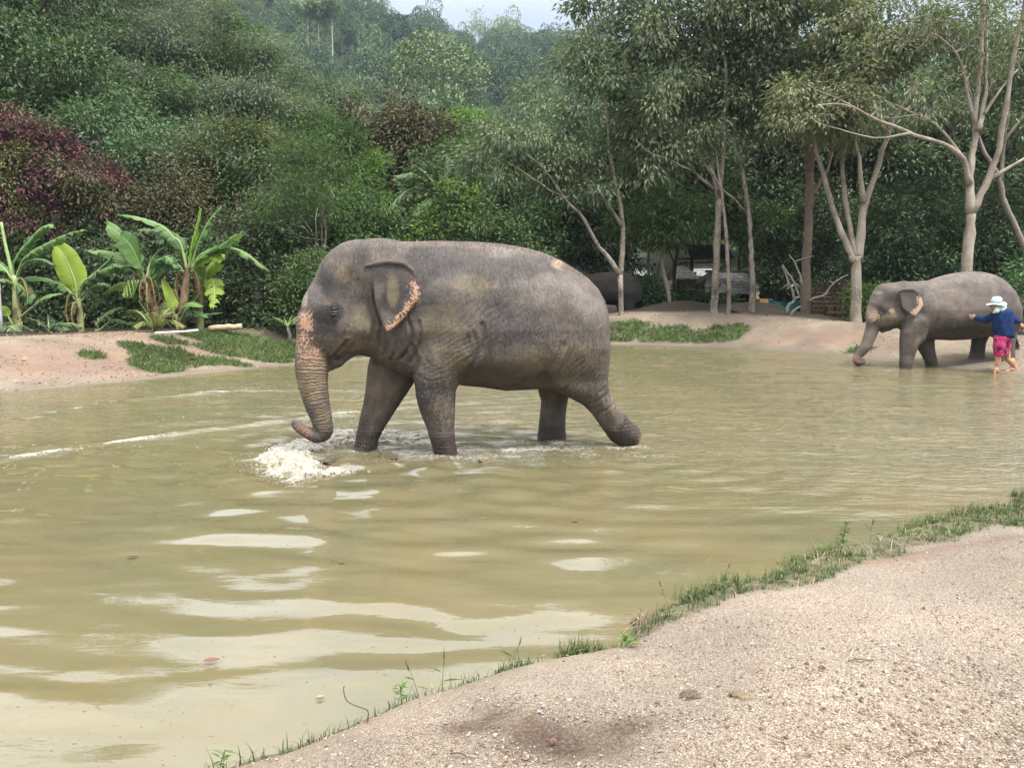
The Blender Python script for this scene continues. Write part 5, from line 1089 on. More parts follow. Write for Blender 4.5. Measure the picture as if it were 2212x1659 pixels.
generic('tree', 'light green leafy tree left of the round bronze tree, over the sapling', 700, 0, 31, 0,
        [lump(700, 310, 31, 1.2, 1.1, .7), lump(740, 350, 31, 1.2, 1.1, .7), lump(660, 290, 31.4, 1.0, 1, .6), lump(760, 410, 30.6, 1.2, 1.1, .7), lump(720, 460, 30, 1.2, 1.1, .6)], 320, 24, .2, .06, None, .11, BARK3, 81, leaf_mats=['bright', 'mid', 'mid'], spread=.34, droop=.2)
# second storey on the right
for k, (lab, u, Y, lu, n, lf) in enumerate([
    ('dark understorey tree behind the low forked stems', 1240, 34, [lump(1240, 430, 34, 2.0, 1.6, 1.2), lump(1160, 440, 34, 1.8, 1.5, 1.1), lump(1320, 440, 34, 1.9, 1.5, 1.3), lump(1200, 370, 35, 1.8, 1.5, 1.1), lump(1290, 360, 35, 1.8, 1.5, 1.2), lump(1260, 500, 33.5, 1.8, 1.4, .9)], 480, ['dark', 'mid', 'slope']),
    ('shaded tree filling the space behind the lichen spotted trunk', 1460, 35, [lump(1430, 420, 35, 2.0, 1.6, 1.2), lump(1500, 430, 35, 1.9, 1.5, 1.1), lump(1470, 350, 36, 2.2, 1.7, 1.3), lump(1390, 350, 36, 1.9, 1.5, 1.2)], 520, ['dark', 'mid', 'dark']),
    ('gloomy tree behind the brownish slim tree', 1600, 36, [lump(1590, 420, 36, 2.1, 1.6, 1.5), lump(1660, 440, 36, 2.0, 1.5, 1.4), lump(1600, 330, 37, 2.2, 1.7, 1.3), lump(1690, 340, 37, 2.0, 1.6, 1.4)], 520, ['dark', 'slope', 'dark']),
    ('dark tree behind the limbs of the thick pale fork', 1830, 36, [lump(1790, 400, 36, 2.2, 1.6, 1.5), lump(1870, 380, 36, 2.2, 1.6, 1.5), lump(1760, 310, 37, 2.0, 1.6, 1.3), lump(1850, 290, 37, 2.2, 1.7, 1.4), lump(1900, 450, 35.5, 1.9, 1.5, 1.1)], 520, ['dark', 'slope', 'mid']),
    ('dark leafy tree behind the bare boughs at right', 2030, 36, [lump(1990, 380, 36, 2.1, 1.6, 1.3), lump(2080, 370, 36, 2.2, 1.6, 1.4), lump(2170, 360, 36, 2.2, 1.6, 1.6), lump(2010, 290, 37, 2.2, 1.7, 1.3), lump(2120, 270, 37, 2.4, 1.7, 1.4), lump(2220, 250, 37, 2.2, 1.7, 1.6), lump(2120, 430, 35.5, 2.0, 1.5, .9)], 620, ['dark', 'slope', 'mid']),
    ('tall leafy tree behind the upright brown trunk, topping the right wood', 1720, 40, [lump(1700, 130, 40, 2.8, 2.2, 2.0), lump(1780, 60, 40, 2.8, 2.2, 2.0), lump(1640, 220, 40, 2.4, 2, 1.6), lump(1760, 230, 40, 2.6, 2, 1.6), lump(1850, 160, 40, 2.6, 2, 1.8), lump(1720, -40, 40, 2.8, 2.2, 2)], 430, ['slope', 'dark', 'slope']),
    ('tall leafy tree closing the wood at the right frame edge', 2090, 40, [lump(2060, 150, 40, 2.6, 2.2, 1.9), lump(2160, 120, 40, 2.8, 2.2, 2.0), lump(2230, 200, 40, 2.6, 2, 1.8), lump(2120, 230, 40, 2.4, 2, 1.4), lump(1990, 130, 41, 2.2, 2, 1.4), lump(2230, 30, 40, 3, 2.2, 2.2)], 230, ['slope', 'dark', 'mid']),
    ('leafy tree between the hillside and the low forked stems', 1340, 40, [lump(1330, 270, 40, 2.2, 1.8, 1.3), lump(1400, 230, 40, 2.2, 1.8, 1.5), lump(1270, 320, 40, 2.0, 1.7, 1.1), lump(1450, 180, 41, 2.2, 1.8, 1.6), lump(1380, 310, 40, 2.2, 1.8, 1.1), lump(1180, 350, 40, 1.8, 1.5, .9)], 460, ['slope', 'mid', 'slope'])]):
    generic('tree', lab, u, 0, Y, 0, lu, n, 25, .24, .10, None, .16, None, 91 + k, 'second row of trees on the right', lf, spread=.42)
# overhanging tree, top left corner
generic('overhanging_tree', 'dark heavy limbed tree filling the upper left corner', -90, 0, 34, 0, [lump(20, 20, 34, 2.6, 2, 1.3), lump(110, -20, 34, 2.4, 2, 1.2), lump(-60, 60, 34, 2.4, 2, 1.8), lump(-140, -60, 34, 3, 2.4, 2.4), lump(60, -120, 34, 3, 2.4, 2)], 420, 26, .2, .09, 'dark', .34, None, 111, spread=.42)
# pale grey green trees climbing the slope on the left
GS_ = 'grey green trees climbing the slope at left'
sl = [('tallest grey green tree of the slope, top left beside the heavy dark limbs', 230, 44, [(230, 60), (170, 10), (300, 20), (250, 130), (330, 110), (190, 110)], 2.3),
      ('broad grey green slope tree in the middle, pale stem showing through', 420, 46, [(420, 70), (370, 120), (480, 125), (430, 170), (500, 100), (370, 20)], 2.3),
      ('grey green slope tree left of the hollow, below the tallest one', 340, 40, [(330, 200), (290, 250), (390, 240), (360, 290), (310, 320)], 1.7),
      ('grey green tree on the skyline spur descending to the right', 610, 50, [(590, 150), (560, 190), (650, 195), (610, 240), (700, 240), (530, 125)], 2.2),
      ('grey green tree at the lower end of the spur, left of the round bronze tree', 730, 52, [(730, 235), (770, 265), (700, 275), (785, 300), (740, 320)], 2.0),
      ('grey green tree in the dip above the pod hung tree', 540, 42, [(520, 220), (580, 240), (480, 260), (550, 290), (630, 270)], 1.7),
      ('shaded grey tree low on the slope behind the crooked stem', 400, 37, [(390, 350), (430, 320), (360, 390), (420, 410)], 1.5),
      ('misty tree just behind the sapling on the lower slope', 650, 45, [(640, 270), (690, 290), (600, 290), (740, 330)], 1.7),
      ('highest tree of the spur touching the top frame edge', 480, 60, [(470, 75), (400, 10), (520, 100), (350, -60), (560, 125)], 2.6)]
for k, (lab, u, Y, cs, r_) in enumerate(sl):
    generic('slope_tree', lab, u, 0, Y, 0, [lump(a, b, Y + (i % 3 - 1) * .8, r_, r_ * .85, r_ * .62) for i, (a, b) in enumerate(cs)], 420, 36, .18, .08, None, .16, BARK3, 121 + k, GS_, ['slope', 'slope', 'rubber', 'mid'], spread=.42, droop=.6)

# ------------------------------------------------------------------ bananas and palms
BAN = leafmat('banana_leaf', (0.085, 0.162, 0.051), (0.119, 0.212, 0.064), None, .35, .35, .5)
BANY = leafmat('young_banana_leaf', (0.230, 0.340, 0.051), (0.255, 0.374, 0.060), None, .4, .45, .4)
BAND = leafmat('old_banana_leaf', (0.051, 0.111, 0.043), (0.076, 0.145, 0.051), None, .4, .25, .45)
DEADL = leafmat('dead_banana_leaf', (.11, .070, .035), (.17, .11, .06), None, .8, .2, .15)
RIB = simple('banana_rib', (0.204, 0.289, 0.102), .5, .15, 8)
STEM = Mat('banana_stem', .6, .3); _f = STEM.noise(4, 5, STEM.pos('Object', (1, 1, .6))); STEM.base(STEM.ramp(_f, [(.35, (.10, .065, .04)), (.5, (.22, .24, .10)), (.7, (.33, .40, .18))])); STEM = STEM.m
STEMB = Mat('banana_sheath', .8, .2); _f = STEMB.noise(5, 5, STEMB.pos('Object', (1, 1, .5))); STEMB.base(STEMB.ramp(_f, [(.35, (.06, .035, .022)), (.55, (.17, .11, .07)), (.75, (.32, .28, .18))])); STEMB = STEMB.m
def q5(a, b): return .32219 * a, 414.7 + .32219 * b
def banana_leaf(P, width, root, mat, seed, tear=.5, pet=.18, sag=.9, roll=0.0):
    g = np.random.default_rng(seed); n = 64; S_ = spline(P, n); T = unit(np.gradient(S_, axis=0)); up = np.array([0, -.35, 1.0])
    Sd = unit(np.cross(T, up)); Up = np.cross(Sd, T); t = np.linspace(0, 1, n); L = np.linalg.norm(np.diff(S_, axis=0), axis=1).sum()
    wprof = np.where(t < pet, 0, np.clip(np.sin(np.clip((t - pet) / (1 - pet), 0, 1) ** .62 * math.pi), 0, 1) ** .55) * width * .5
    mb = MB()
    for s in (-1, 1):
        i = int(pet * n) + 1; cr, sr = math.cos(roll), math.sin(roll)
        while i < n - 1:
            w_ = max(2, int(g.integers(2, 5) if g.random() < tear else g.integers(5, 12))); j = min(n - 1, i + w_)
            dr = g.uniform(.25, .6) * (.4 + .6 * sag) + (g.uniform(0, 1.0) if g.random() < tear else 0) * sag; sh = g.uniform(-.04, .10) * (1 if g.random() < tear else .3)
            rows = []; rl = g.uniform(.86, 1.04) if tear > .25 else 1.0
            for k in range(i, j + 1):
                f = (k - i) / max(1, j - i); nar = (1 - (.22 * abs(f - .5) * 2 if tear > .25 else 0)) * rl
                row = []
                for q in (0, .35, .7, 1.0):
                    lat = wprof[k] * q * nar; a = dr * q
                    row.append(S_[k] + Sd[k] * s * lat * math.cos(a) * cr + Up[k] * (-lat * math.sin(a) + s * lat * sr + .10 * width * math.sin(q * 2.0)) + T[k] * (lat * .22 + sh * q * (f - .5) * 4 * width - (f - .5) * L * (j - i) / n * q * tear * .5))
                rows.append(row)
            V = np.array(rows).reshape(-1, 3); m_ = j - i; Fq = [[a * 4 + b, a * 4 + b + 1, (a + 1) * 4 + b + 1, (a + 1) * 4 + b] for a in range(m_) for b in range(3)]
            mb.add(V, Fq if s > 0 else [f_[::-1] for f_ in Fq]); i = j if g.random() > tear * .35 else j
            if i >= n - 2: break
    lo = obj('leaf', mb.mesh('leaf', mat), root)
    rb = MB(); rb.tube(S_, np.linspace(.034, .006, n) * (width / .55) ** .5, 6); obj('leaf_rib', rb.mesh('leaf_rib', RIB), lo)
def banana(label, Yd, stem, rs, leaves_, seed, stemmat=None):
    P = P3([q5(a, b) for a, b in stem], Yd); b = P[0].copy(); b[2] = gz(b[0], b[1]) - .05; root = thing('banana_plant', label, 'banana plant', b, 0, 'banana plants on the left bank'); P = np.vstack([b, P]) - b
    n = 16; mb = MB(); S_ = spline(P, n); mb.tube(S_, np.linspace(rs[0], rs[1], n), 12)
    g = np.random.default_rng(seed)
    for k in range(5):   # loose old sheath ends
        i = g.integers(3, n - 1); d = g.normal(0, 1, 3); d[2] = .6; d = unit(d); mb.tube([S_[i] + d * rs[0] * .7, S_[i] + d * rs[0] * 1.25 + [0, 0, .18]], [.025, .008], 4)
    obj('stem', mb.mesh('stem', stemmat or STEM), root)
    for k in range(4 if rs[0] > .09 else 0):
        a = g.uniform(0, 6.28); c_ = S_[int(n * g.uniform(.68, .95))]; d = np.array([math.cos(a), math.sin(a) * .6, 0]); h_ = g.uniform(.5, .9)
        banana_leaf(np.array([c_, c_ + d * .22 + [0, 0, .06], c_ + d * .34 - [0, 0, h_ * .5], c_ + d * .26 - [0, 0, h_]]), .26, root, DEADL, seed * 77 + k, .8, .15, 1.3)
    for k, lf in enumerate(leaves_):
        pts, wd = lf[0], lf[1]; o = lf[2] if len(lf) > 2 else {}
        dy = g.uniform(-.7, .5) if 'dy' not in o else o['dy']
        Q_ = P3([q5(a, b2) for a, b2 in pts], Yd, np.linspace(0, dy, len(pts))) - b
        if o.get('spear'):
            mb = MB(); mb.tube(spline(Q_, 14), np.linspace(.05, .035, 14), 8); obj('rolled_leaf', mb.mesh('rolled_leaf', RIB), root); continue
        banana_leaf(Q_, wd, root, o.get('m', BAN), seed * 31 + k, o.get('tear', .5), o.get('pet', .2), o.get('sag', .9), o.get('roll', 0))
    return root
Yb = 20.6
banana('leftmost banana plant, cut by the frame edge, with a rolled pale spear leaf', 20.2, [(125, 930), (110, 760), (100, 560)], (.13, .07), [
    ([(92, 580), (95, 470), (190, 330), (300, 230), (372, 250)], .50, dict(tear=.7, sag=1.3)), ([(105, 580), (170, 440), (320, 345), (480, 275), (585, 262)], .52, dict(tear=.8, sag=1.3)), ([(108, 580), (170, 480), (270, 455), (370, 500)], .5, dict(tear=.7, m=BAND)),
    ([(92, 600), (70, 500), (35, 350), (8, 205)], .1, dict(spear=1)), ([(90, 600), (30, 520), (-50, 470), (-150, 500)], .5, {}), ([(110, 640), (180, 580), (300, 585), (440, 640)], .42, dict(tear=.5)), ([(140, 840), (220, 770), (310, 700), (420, 690)], .46, dict(tear=.3, pet=.35)),
    ([(105, 620), (150, 640), (185, 700), (180, 760)], .5, dict(m=BAND)), ([(90, 900), (30, 800), (-40, 780), (-120, 860)], .5, dict(m=BANY, tear=.1)), ([(100, 640), (40, 590), (-60, 600)], .4, {})], 1)
banana('banana plant with one upright yellow green young leaf', 20.4, [(540, 890), (535, 780), (520, 680)], (.10, .055), [
    ([(518, 720), (505, 610), (440, 450), (372, 345)], .72, dict(m=BANY, tear=.0, sag=.1, pet=.15, roll=.5, dy=.1)), ([(522, 690), (590, 590), (720, 510), (885, 500)], .62, dict(tear=.85, sag=1.2, m=BAND)), ([(525, 710), (620, 640), (700, 620), (760, 650)], .5, dict(tear=.8, m=BAND)),
    ([(512, 730), (450, 650), (380, 610), (300, 610)], .42, dict(tear=.5)), ([(535, 740), (600, 680), (640, 730), (580, 840)], .55, dict(m=BAND, tear=.6)), ([(515, 750), (492, 780), (488, 860)], .3, {}), ([(530, 700), (560, 610), (640, 540), (760, 440)], .6, dict(tear=.85, sag=1.4, m=BAND))], 2)
b3 = banana('banana plant bearing a small hanging bunch of green fruit', Yb, [(1040, 870), (1035, 770), (990, 630), (962, 560)], (.13, .08), [
    ([(962, 580), (910, 450), (810, 300), (700, 205)], .62, dict(tear=.3, roll=.4)), ([(968, 580), (930, 480), (880, 370), (800, 280)], .85, dict(tear=.1, sag=.2, roll=.6)), ([(960, 570), (860, 470), (720, 410), (585, 400)], .5, dict(tear=.2, sag=.8)),
    ([(985, 570), (1010, 470), (1060, 400), (1110, 370)], .5, dict(tear=.9, sag=1.5, m=BAND)), ([(975, 600), (880, 530), (760, 490), (640, 560)], .6, dict(tear=.8, m=BAND)), ([(1000, 580), (1035, 520), (1050, 430)], .42, dict(tear=.1)), ([(1000, 600), (1080, 530), (1150, 470), (1210, 460)], .5, dict(tear=.6, m=BAND)),
    ([(960, 600), (900, 640), (800, 620), (700, 690)], .6, dict(tear=.6, m=BANY)), ([(965, 590), (930, 500), (830, 470), (740, 500)], .55, dict(tear=.8)), ([(990, 590), (1040, 480), (1120, 440), (1190, 520)], .55, dict(tear=.8, m=BAND)), ([(970, 610), (890, 590), (800, 660), (750, 760)], .5, dict(tear=.7, m=BAND)), ([(980, 640), (920, 650), (900, 740)], .5, dict(m=BAND)), ([(1000, 640), (1080, 640), (1120, 740)], .5, dict(m=BAND))], 3, STEMB)
FRUIT = simple('green_banana_skin', (.20, .30, .09), .5, .2, 12)
pb = P3([q5(905, 560), q5(893, 620), q5(868, 690)], Yb - .35, None) - np.array(b3.location)
mb = MB(); g = np.random.default_rng(8); mb.tube(spline(np.vstack([P3([q5(960, 560)], Yb) - np.array(b3.location), pb]), 12), .022, 6)
ao = obj('fruit_stalk', mb.mesh('fruit_stalk', RIB), b3)
mb = MB()
for r_ in range(6):
    c = pb[1] + (pb[2] - pb[1]) * (r_ / 5.0) * 1.3
    for k in range(9):
        a = k / 9 * 6.28 + r_; d = np.array([math.cos(a), math.sin(a) * .9, 0]); mb.tube([c + d * .03, c + d * .11 + [0, 0, .02], c + d * .14 + [0, 0, .11]], [.014, .022, .010], 6)
obj('fruit_bunch', mb.mesh('fruit_bunch', FRUIT), ao)
mb = MB(); c = pb[0]; mb.tube([c + [0, 0, .10], c, c - [0, 0, .12]], [.015, .055, .02], 8); obj('flower_bud', mb.mesh('flower_bud', simple('bud_skin', (.12, .03, .04), .5)), ao)
banana('tallest banana plant, its top leaf standing straight up', Yb - .1, [(1215, 880), (1232, 740), (1250, 590), (1262, 510)], (.14, .08), [
    ([(1268, 530), (1275, 420), (1315, 270), (1352, 112)], .62, dict(m=BANY, tear=.2, sag=.4, roll=.7, dy=.1)), ([(1270, 530), (1335, 330), (1400, 200), (1490, 95)], .46, dict(tear=.9, sag=1.0)), ([(1252, 530), (1215, 390), (1110, 250), (960, 185), (785, 158)], .5, dict(tear=.4, sag=1.2)),
    ([(1255, 530), (1200, 360), (1080, 270), (925, 265)], .66, dict(tear=.4)), ([(1275, 530), (1350, 420), (1500, 378), (1640, 410), (1795, 535)], .58, dict(tear=.8, sag=1.1)), ([(1278, 520), (1350, 450), (1500, 350), (1645, 272)], .60, dict(tear=.2, roll=.35)),
    ([(1245, 540), (1150, 460), (1080, 490), (1030, 560)], .55, dict(tear=.5)), ([(1272, 545), (1340, 470), (1420, 430), (1500, 460)], .6, dict(m=BANY, tear=.2)), ([(1260, 530), (1200, 330), (1100, 320), (1000, 340)], .6, dict(tear=.6, m=BAND))], 4, STEMB)
banana('short banana plant right of the tallest one, torn leaf hanging down', Yb + .3, [(1340, 800), (1345, 720), (1352, 620)], (.10, .05), [
    ([(1356, 640), (1400, 530), (1460, 450), (1510, 430)], .6, dict(tear=.1, m=BANY)), ([(1362, 630), (1420, 590), (1440, 680), (1430, 790)], .62, dict(tear=.9, m=BANY, sag=.5)), ([(1348, 640), (1330, 540), (1318, 430)], .42, dict(tear=.1)), ([(1345, 640), (1290, 580), (1240, 610)], .4, dict(m=BAND))], 5)
banana('young banana suckers at the foot of the clump', Yb - .2, [(1190, 880), (1180, 820)], (.06, .03), [
    ([(1170, 840), (1150, 720), (1088, 585)], .32, dict(tear=0, m=BANY, sag=.2)), ([(1190, 830), (1260, 750), (1365, 775)], .36, dict(tear=.1)), ([(1200, 870), (1270, 800), (1400, 850)], .4, dict(m=BAND)), ([(1185, 860), (1300, 830), (1490, 815)], .34, dict(m=BAND, tear=.3)), ([(1180, 860), (1230, 780), (1320, 720)], .4, dict(m=BAND))], 6)
banana('long low banana leaf arching over the ground left of the clump', Yb - .1, [(650, 920), (655, 900)], (.05, .03), [([(640, 930), (680, 850), (760, 790), (850, 775)], .42, dict(tear=.6, m=BAND)), ([(660, 930), (760, 860), (850, 880), (945, 885)], .34, dict(tear=.3))], 7)
def frond(root, P, nl, ll, mat, seed, ribmat, w_=.035, droop=.35):
    g = np.random.default_rng(seed); S_ = spline(P, nl); T = unit(np.gradient(S_, axis=0)); Sd = unit(np.cross(T, np.array([0.02, -.1, 1.0]))); Up = np.cross(Sd, T)
    i = np.arange(int(nl * .14), nl); t = (i / nl); LL = ll * np.sin(np.clip(t * .95 + .12, 0, 1) * math.pi) ** .7
    C = np.concatenate([S_[i], S_[i]]); sgn = np.repeat([-1, 1], len(i))[:, None]; L2 = np.concatenate([LL, LL])
    D = T[np.r_[i, i]] * .75 + Sd[np.r_[i, i]] * sgn * 1.0 + Up[np.r_[i, i]] * .12 + g.normal(0, .10, (len(C), 3)); D[:, 2] -= droop * .3; D = unit(D)
    n = len(C); mid = C + D * L2[:, None] * .5; tip = C + D * L2[:, None]; tip[:, 2] -= L2 * droop; mid[:, 2] -= L2 * droop * .25; W = unit(np.cross(D, Up[np.r_[i, i]])) ; W = unit(np.cross(D, np.cross(D, np.array([0, 0, 1.0])))) * .4 + unit(np.cross(D, np.array([0, 0, 1.0]))) ; W = unit(W) * w_ * .5
    V = np.stack([C - W * .5, C + W * .5, mid + W, mid - W, tip], 1).reshape(-1, 3); b = np.arange(n)[:, None] * 5
    Fq = np.concatenate([b + np.array([[0, 1, 2, 3]]), b + np.array([[3, 2, 4, 4]])]); mb = MB(); mb.V.append(V); mb.F.append(Fq); mb.n = len(V)
    lm = mb.mesh('leaflets', mat); mb = MB(); mb.tube(S_, np.linspace(.03, .006, nl), 5); fo_ = obj('frond', mb.mesh('frond', ribmat), root); obj('leaflets', lm, fo_, kind='stuff')
PALM = leafmat('palm_leaflet', (.085, .135, .075), (.13, .19, .10), (.2, .22, .09), .38, .2, .5)
PALMY = leafmat('yellowed_palm_leaflet', (.15, .17, .06), (.24, .24, .09), (.32, .25, .10), .45, .25, .4)
def palm(label, crown, Yd, tips, nl, ll, mat, seed, trunk_h=None, group=None, w_=.035, droop=.35):
    c = ony(*crown, Yd); b = c.copy(); b[2] = gz(c[0], c[1]) - .05; root = thing('palm', label, 'palm', b, 0, group); g = np.random.default_rng(seed)
    mb = MB(); mb.tube(np.array([b, (b + c) / 2 + [.05, 0, 0], c]) - b, [.14, .10, .07] if trunk_h else [.05, .05, .04], 8); obj('trunk', mb.mesh('trunk', BARK3), root)
    for k, (u, v, s) in enumerate(tips):
        t = ony(u, v, Yd + g.uniform(-.9, .9)); m_ = (c + t) / 2; m_[2] += s * np.linalg.norm(t - c); frond(root, np.array([c, m_, t]) - b, nl, ll, mat, seed * 13 + k, RIB, w_, droop)
palm('coconut palm with long arching fronds above the elephant back', q3(690, 1230), 25.75, [(*q3(385, 1085), .22), (*q3(300, 1345), .30), (*q3(425, 1130), .26), (*q3(520, 1015), .12), (*q3(715, 950), .02), (*q3(790, 985), .08), (*q3(830, 1120), .25), (*q3(610, 1000), .06), (*q3(860, 1290), .3), (*q3(500, 1330), .2)], 46, .62, PALM, 3, True, w_=.055)
GP = 'small palms at the foot of the bananas'
palm('yellowing young palm at the foot of the fruiting banana', q5(1035, 930), 20.0, [(*q5(845, 790), .15), (*q5(1185, 740), .1), (*q5(1250, 905), .25), (*q5(895, 905), .3), (*q5(1100, 730), .05), (*q5(930, 730), .1), (*q5(1160, 800), .15), (*q5(1020, 800), .02)], 34, .34, PALMY, 5, group=GP, w_=.022)
palm('small palm tuft between the two leftmost banana plants', q5(330, 950), 20.0, [(*q5(200, 850), .15), (*q5(415, 870), .1), (*q5(250, 880), .2), (*q5(450, 930), .3), (*q5(320, 820), .03), (*q5(200, 920), .3), (*q5(560, 900), .2)], 30, .30, PALM, 6, group=GP, w_=.022)
palm('tiny palm beside the trunk tip of the wading elephant, behind the bank', q5(1930, 905), 20.6, [(*q5(1770, 870), .2), (*q5(1890, 830), .05), (*q5(2000, 830), .06), (*q5(2060, 870), .2), (*q5(1830, 840), .1), (*q5(1960, 815), .02)], 30, .28, PALM, 7, group=GP, w_=.022)
palm('small palm at the far left below the leaning banana leaves', q5(20, 960), 19.9, [(*q5(-60, 900), .2), (*q5(60, 870), .1), (*q5(110, 930), .25), (*q5(230, 935), .3), (*q5(10, 860), .05)], 28, .28, PALM, 8, group=GP, w_=.022)

# ================================================================== HILL
RU = np.array([-1600, -900, -300, 100, 430, 700, 870, 1000, 1100, 1220, 1400, 1700, 2212, 3000, 3800]); RV = np.array([-60, -260, -290, -190, -90, -35, 2, 45, 68, 88, 118, 150, 140, 150, 260])
rd = np.array([ony(u, v, 340.0) for u, v in zip(RU, RV)])
def hill_h(x, y):
    ridge = np.interp(x / np.maximum(y, 1) * 340, rd[:, 0], rd[:, 2]) - 15.0
    t = np.clip((y - 62) / (340 - 62), 0, 1.6); prof = np.where(t <= 1, t ** 1.12, 1 - .7 * (t - 1) ** 1.2)
    gul = (14 * fbm(x / 70, y / 60, oct=4, seed=201) + 5 * np.sin(x / 17 + 1.3 * fbm(x / 50, y / 50, seed=4))) * np.clip(t * 2.2, 0, 1) * np.clip((1.05 - t) * 3, 0, 1)
    return 2.0 + ridge * prof + gul
hx = np.linspace(-420, 420, 170); hy = graded([(60, 130, 3.5), (130, 360, 5), (360, 520, 16)])
HX, HY = np.meshgrid(hx, hy); hz = hill_h(HX.ravel(), HY.ravel()); hz -= np.where(HY.ravel() < 64, 5, 0)
a = (np.arange(len(hy) - 1)[:, None] * len(hx) + np.arange(len(hx) - 1)[None]).ravel(); n = len(hx)
obj('hill', mesh_np('hill', np.stack([HX.ravel(), HY.ravel(), hz], -1), np.stack([a, a + 1, a + 1 + n, a + n], -1), True, simple('hill_floor', (.035, .045, .022), .95, .4, .05)), kind='structure')
# canopy of the wooded hillside: thousands of crowns in one mass
m = Mat('hill_foliage', .6, .3)
tn = m.attr('tint', 'INSTANCER'); c = m.ramp(tn, [(0, (.034, .062, .034)), (.35, (.064, .100, .044)), (.65, (.098, .135, .052)), (.9, (.14, .17, .062)), (1, (.15, .14, .07))])
g_ = m.n('NewGeometry').outputs['Random Per Island']; hs = m.n('HueSaturation'); m.l(c, hs.inputs['Color']); m.l(m.mr(g_, 0, 1, 1.0, 2.0), hs.inputs['Value']); m.base(hs.outputs[0]); HF = m.m
protos = []
g = np.random.default_rng(77)
for k in range(5):
    nl = 9 + k; cs = g.normal(0, 1, (nl, 3)) * np.array([.42, .42, .24]); cs[:, 2] += .5
    lum = [(c_, (r_, r_, r_ * .8)) for c_, r_ in zip(cs, g.uniform(.28, .5, nl))]
    C, D = in_lumps(lum, 4200, g, .8); ok = C[:, 2] > -.05; C, D = C[ok], D[ok]
    V, Fq = leaves_geo(C, D + g.normal(0, .6, C.shape), g.uniform(.04, .085, len(C)), g.uniform(.035, .065, len(C)), g, .2)
    if k == 4: V[:, 2] *= 1.7
    mb = MB(); mb.tube([[0, 0, -1.6], [0, 0, .4]], [.05, .03], 5)
    Vt = np.concatenate(mb.V); Ft = np.concatenate(mb.F)
    me = mesh_np('hill_crown_shape', V, Fq, False, HF); protos.append(bpy.data.objects.new('hill_crown_shape', me))
pts = []; g = np.random.default_rng(78)
yy = 66.0
while yy < 352:
    sp = 3.6 + yy * .0085; xw = 0.80 * yy + 25
    xs = np.arange(-xw, xw, sp); xs = xs + g.uniform(-.45, .45, len(xs)) * sp; ys = yy + g.uniform(-.5, .5, len(xs)) * sp
    pts.append(np.stack([xs, ys], -1)); yy += sp * .95
pts = np.concatenate(pts); pz = hill_h(pts[:, 0], pts[:, 1])
size = (2.3 + .0048 * pts[:, 1]) * g.lognormal(0, .28, len(pts)); big = g.random(len(pts)) < .045; size[big] *= 1.5
pzz = pz + size * .55 + np.where(big, size * .5, 0)
tint_ = np.clip(.42 + .5 * fbm(pts[:, 0] / 26, pts[:, 1] / 26, oct=3, seed=205) + g.normal(0, .2, len(pts)), 0, 1)
me = bpy.data.meshes.new('hillside_forest'); me.vertices.add(len(pts)); me.vertices.foreach_set('co', np.stack([pts[:, 0], pts[:, 1], pzz], -1).astype(np.float32).ravel()); me.update()
fattr(me, 'scl', size); fattr(me, 'rz', g.uniform(0, 6.28, len(pts))); fattr(me, 'tint', tint_)
ia = me.attributes.new('idx', 'INT', 'POINT'); ia.data.foreach_set('value', g.integers(0, 5, len(pts)).astype(np.int32))
fo_ = obj('hillside_forest', me, kind='stuff', label='hazy forest covering the hillside beyond the valley', cat='forest')
ng = bpy.data.node_groups.new('spread_crowns', 'GeometryNodeTree'); ng.interface.new_socket('Geometry', in_out='INPUT', socket_type='NodeSocketGeometry'); ng.interface.new_socket('Geometry', in_out='OUTPUT', socket_type='NodeSocketGeometry')
gi, go = ng.nodes.new('NodeGroupInput'), ng.nodes.new('NodeGroupOutput'); iop = ng.nodes.new('GeometryNodeInstanceOnPoints'); jg = ng.nodes.new('GeometryNodeJoinGeometry')
for p in reversed(protos):
    oi = ng.nodes.new('GeometryNodeObjectInfo'); oi.inputs['Object'].default_value = p; oi.inputs['As Instance'].default_value = True; ng.links.new(oi.outputs['Geometry'], jg.inputs[0])
def na(nm, typ):
    nd = ng.nodes.new('GeometryNodeInputNamedAttribute'); nd.data_type = typ; nd.inputs[0].default_value = nm; return nd.outputs[0]
ng.links.new(gi.outputs[0], iop.inputs['Points']); ng.links.new(jg.outputs[0], iop.inputs['Instance']); iop.inputs['Pick Instance'].default_value = True
ng.links.new(na('idx', 'INT'), iop.inputs['Instance Index']); cx = ng.nodes.new('ShaderNodeCombineXYZ'); ng.links.new(na('rz', 'FLOAT'), cx.inputs[2]); ng.links.new(cx.outputs[0], iop.inputs['Rotation']); ng.links.new(na('scl', 'FLOAT'), iop.inputs['Scale'])
ng.links.new(iop.outputs[0], go.inputs[0]); md = fo_.modifiers.new('crowns', 'NODES'); md.node_group = ng

# single trees that stand out on the hillside
def hill_tree(label, u, v, Y, r, seed, pale):
    c = ony(u, v, Y); b = np.array([c[0], c[1], hill_h(np.array([c[0]]), np.array([c[1]]))[0] - 1]); 
    if b[2] > c[2] - 2.5 * r: b[2] = c[2] - 2.5 * r
    g = np.random.default_rng(seed); P = np.array([b, (b + c) / 2 + g.normal(0, .2, 3), c])
    make_tree('hill_tree', label, [(P, (.24 if pale else .3), .1)], [(c, (r, r, r * .55)), (c + [r * .5, 0, -r * .3], (r * .6, r * .6, r * .4)), (c + [-r * .55, 0, -r * .25], (r * .6, r * .6, r * .4))], 60, 18, .62, .36, HFT, PTR if pale else BARK2, 'tree', 'trees standing out on the far hillside', seed, .5, r * .2, .3)
HFT = leafmat('hill_tree_leaf', (.15, .22, .12), (.22, .29, .15), None, .5, .2, .4); PTR = simple('white_trunk', (.30, .29, .25), .8, .2, 1)
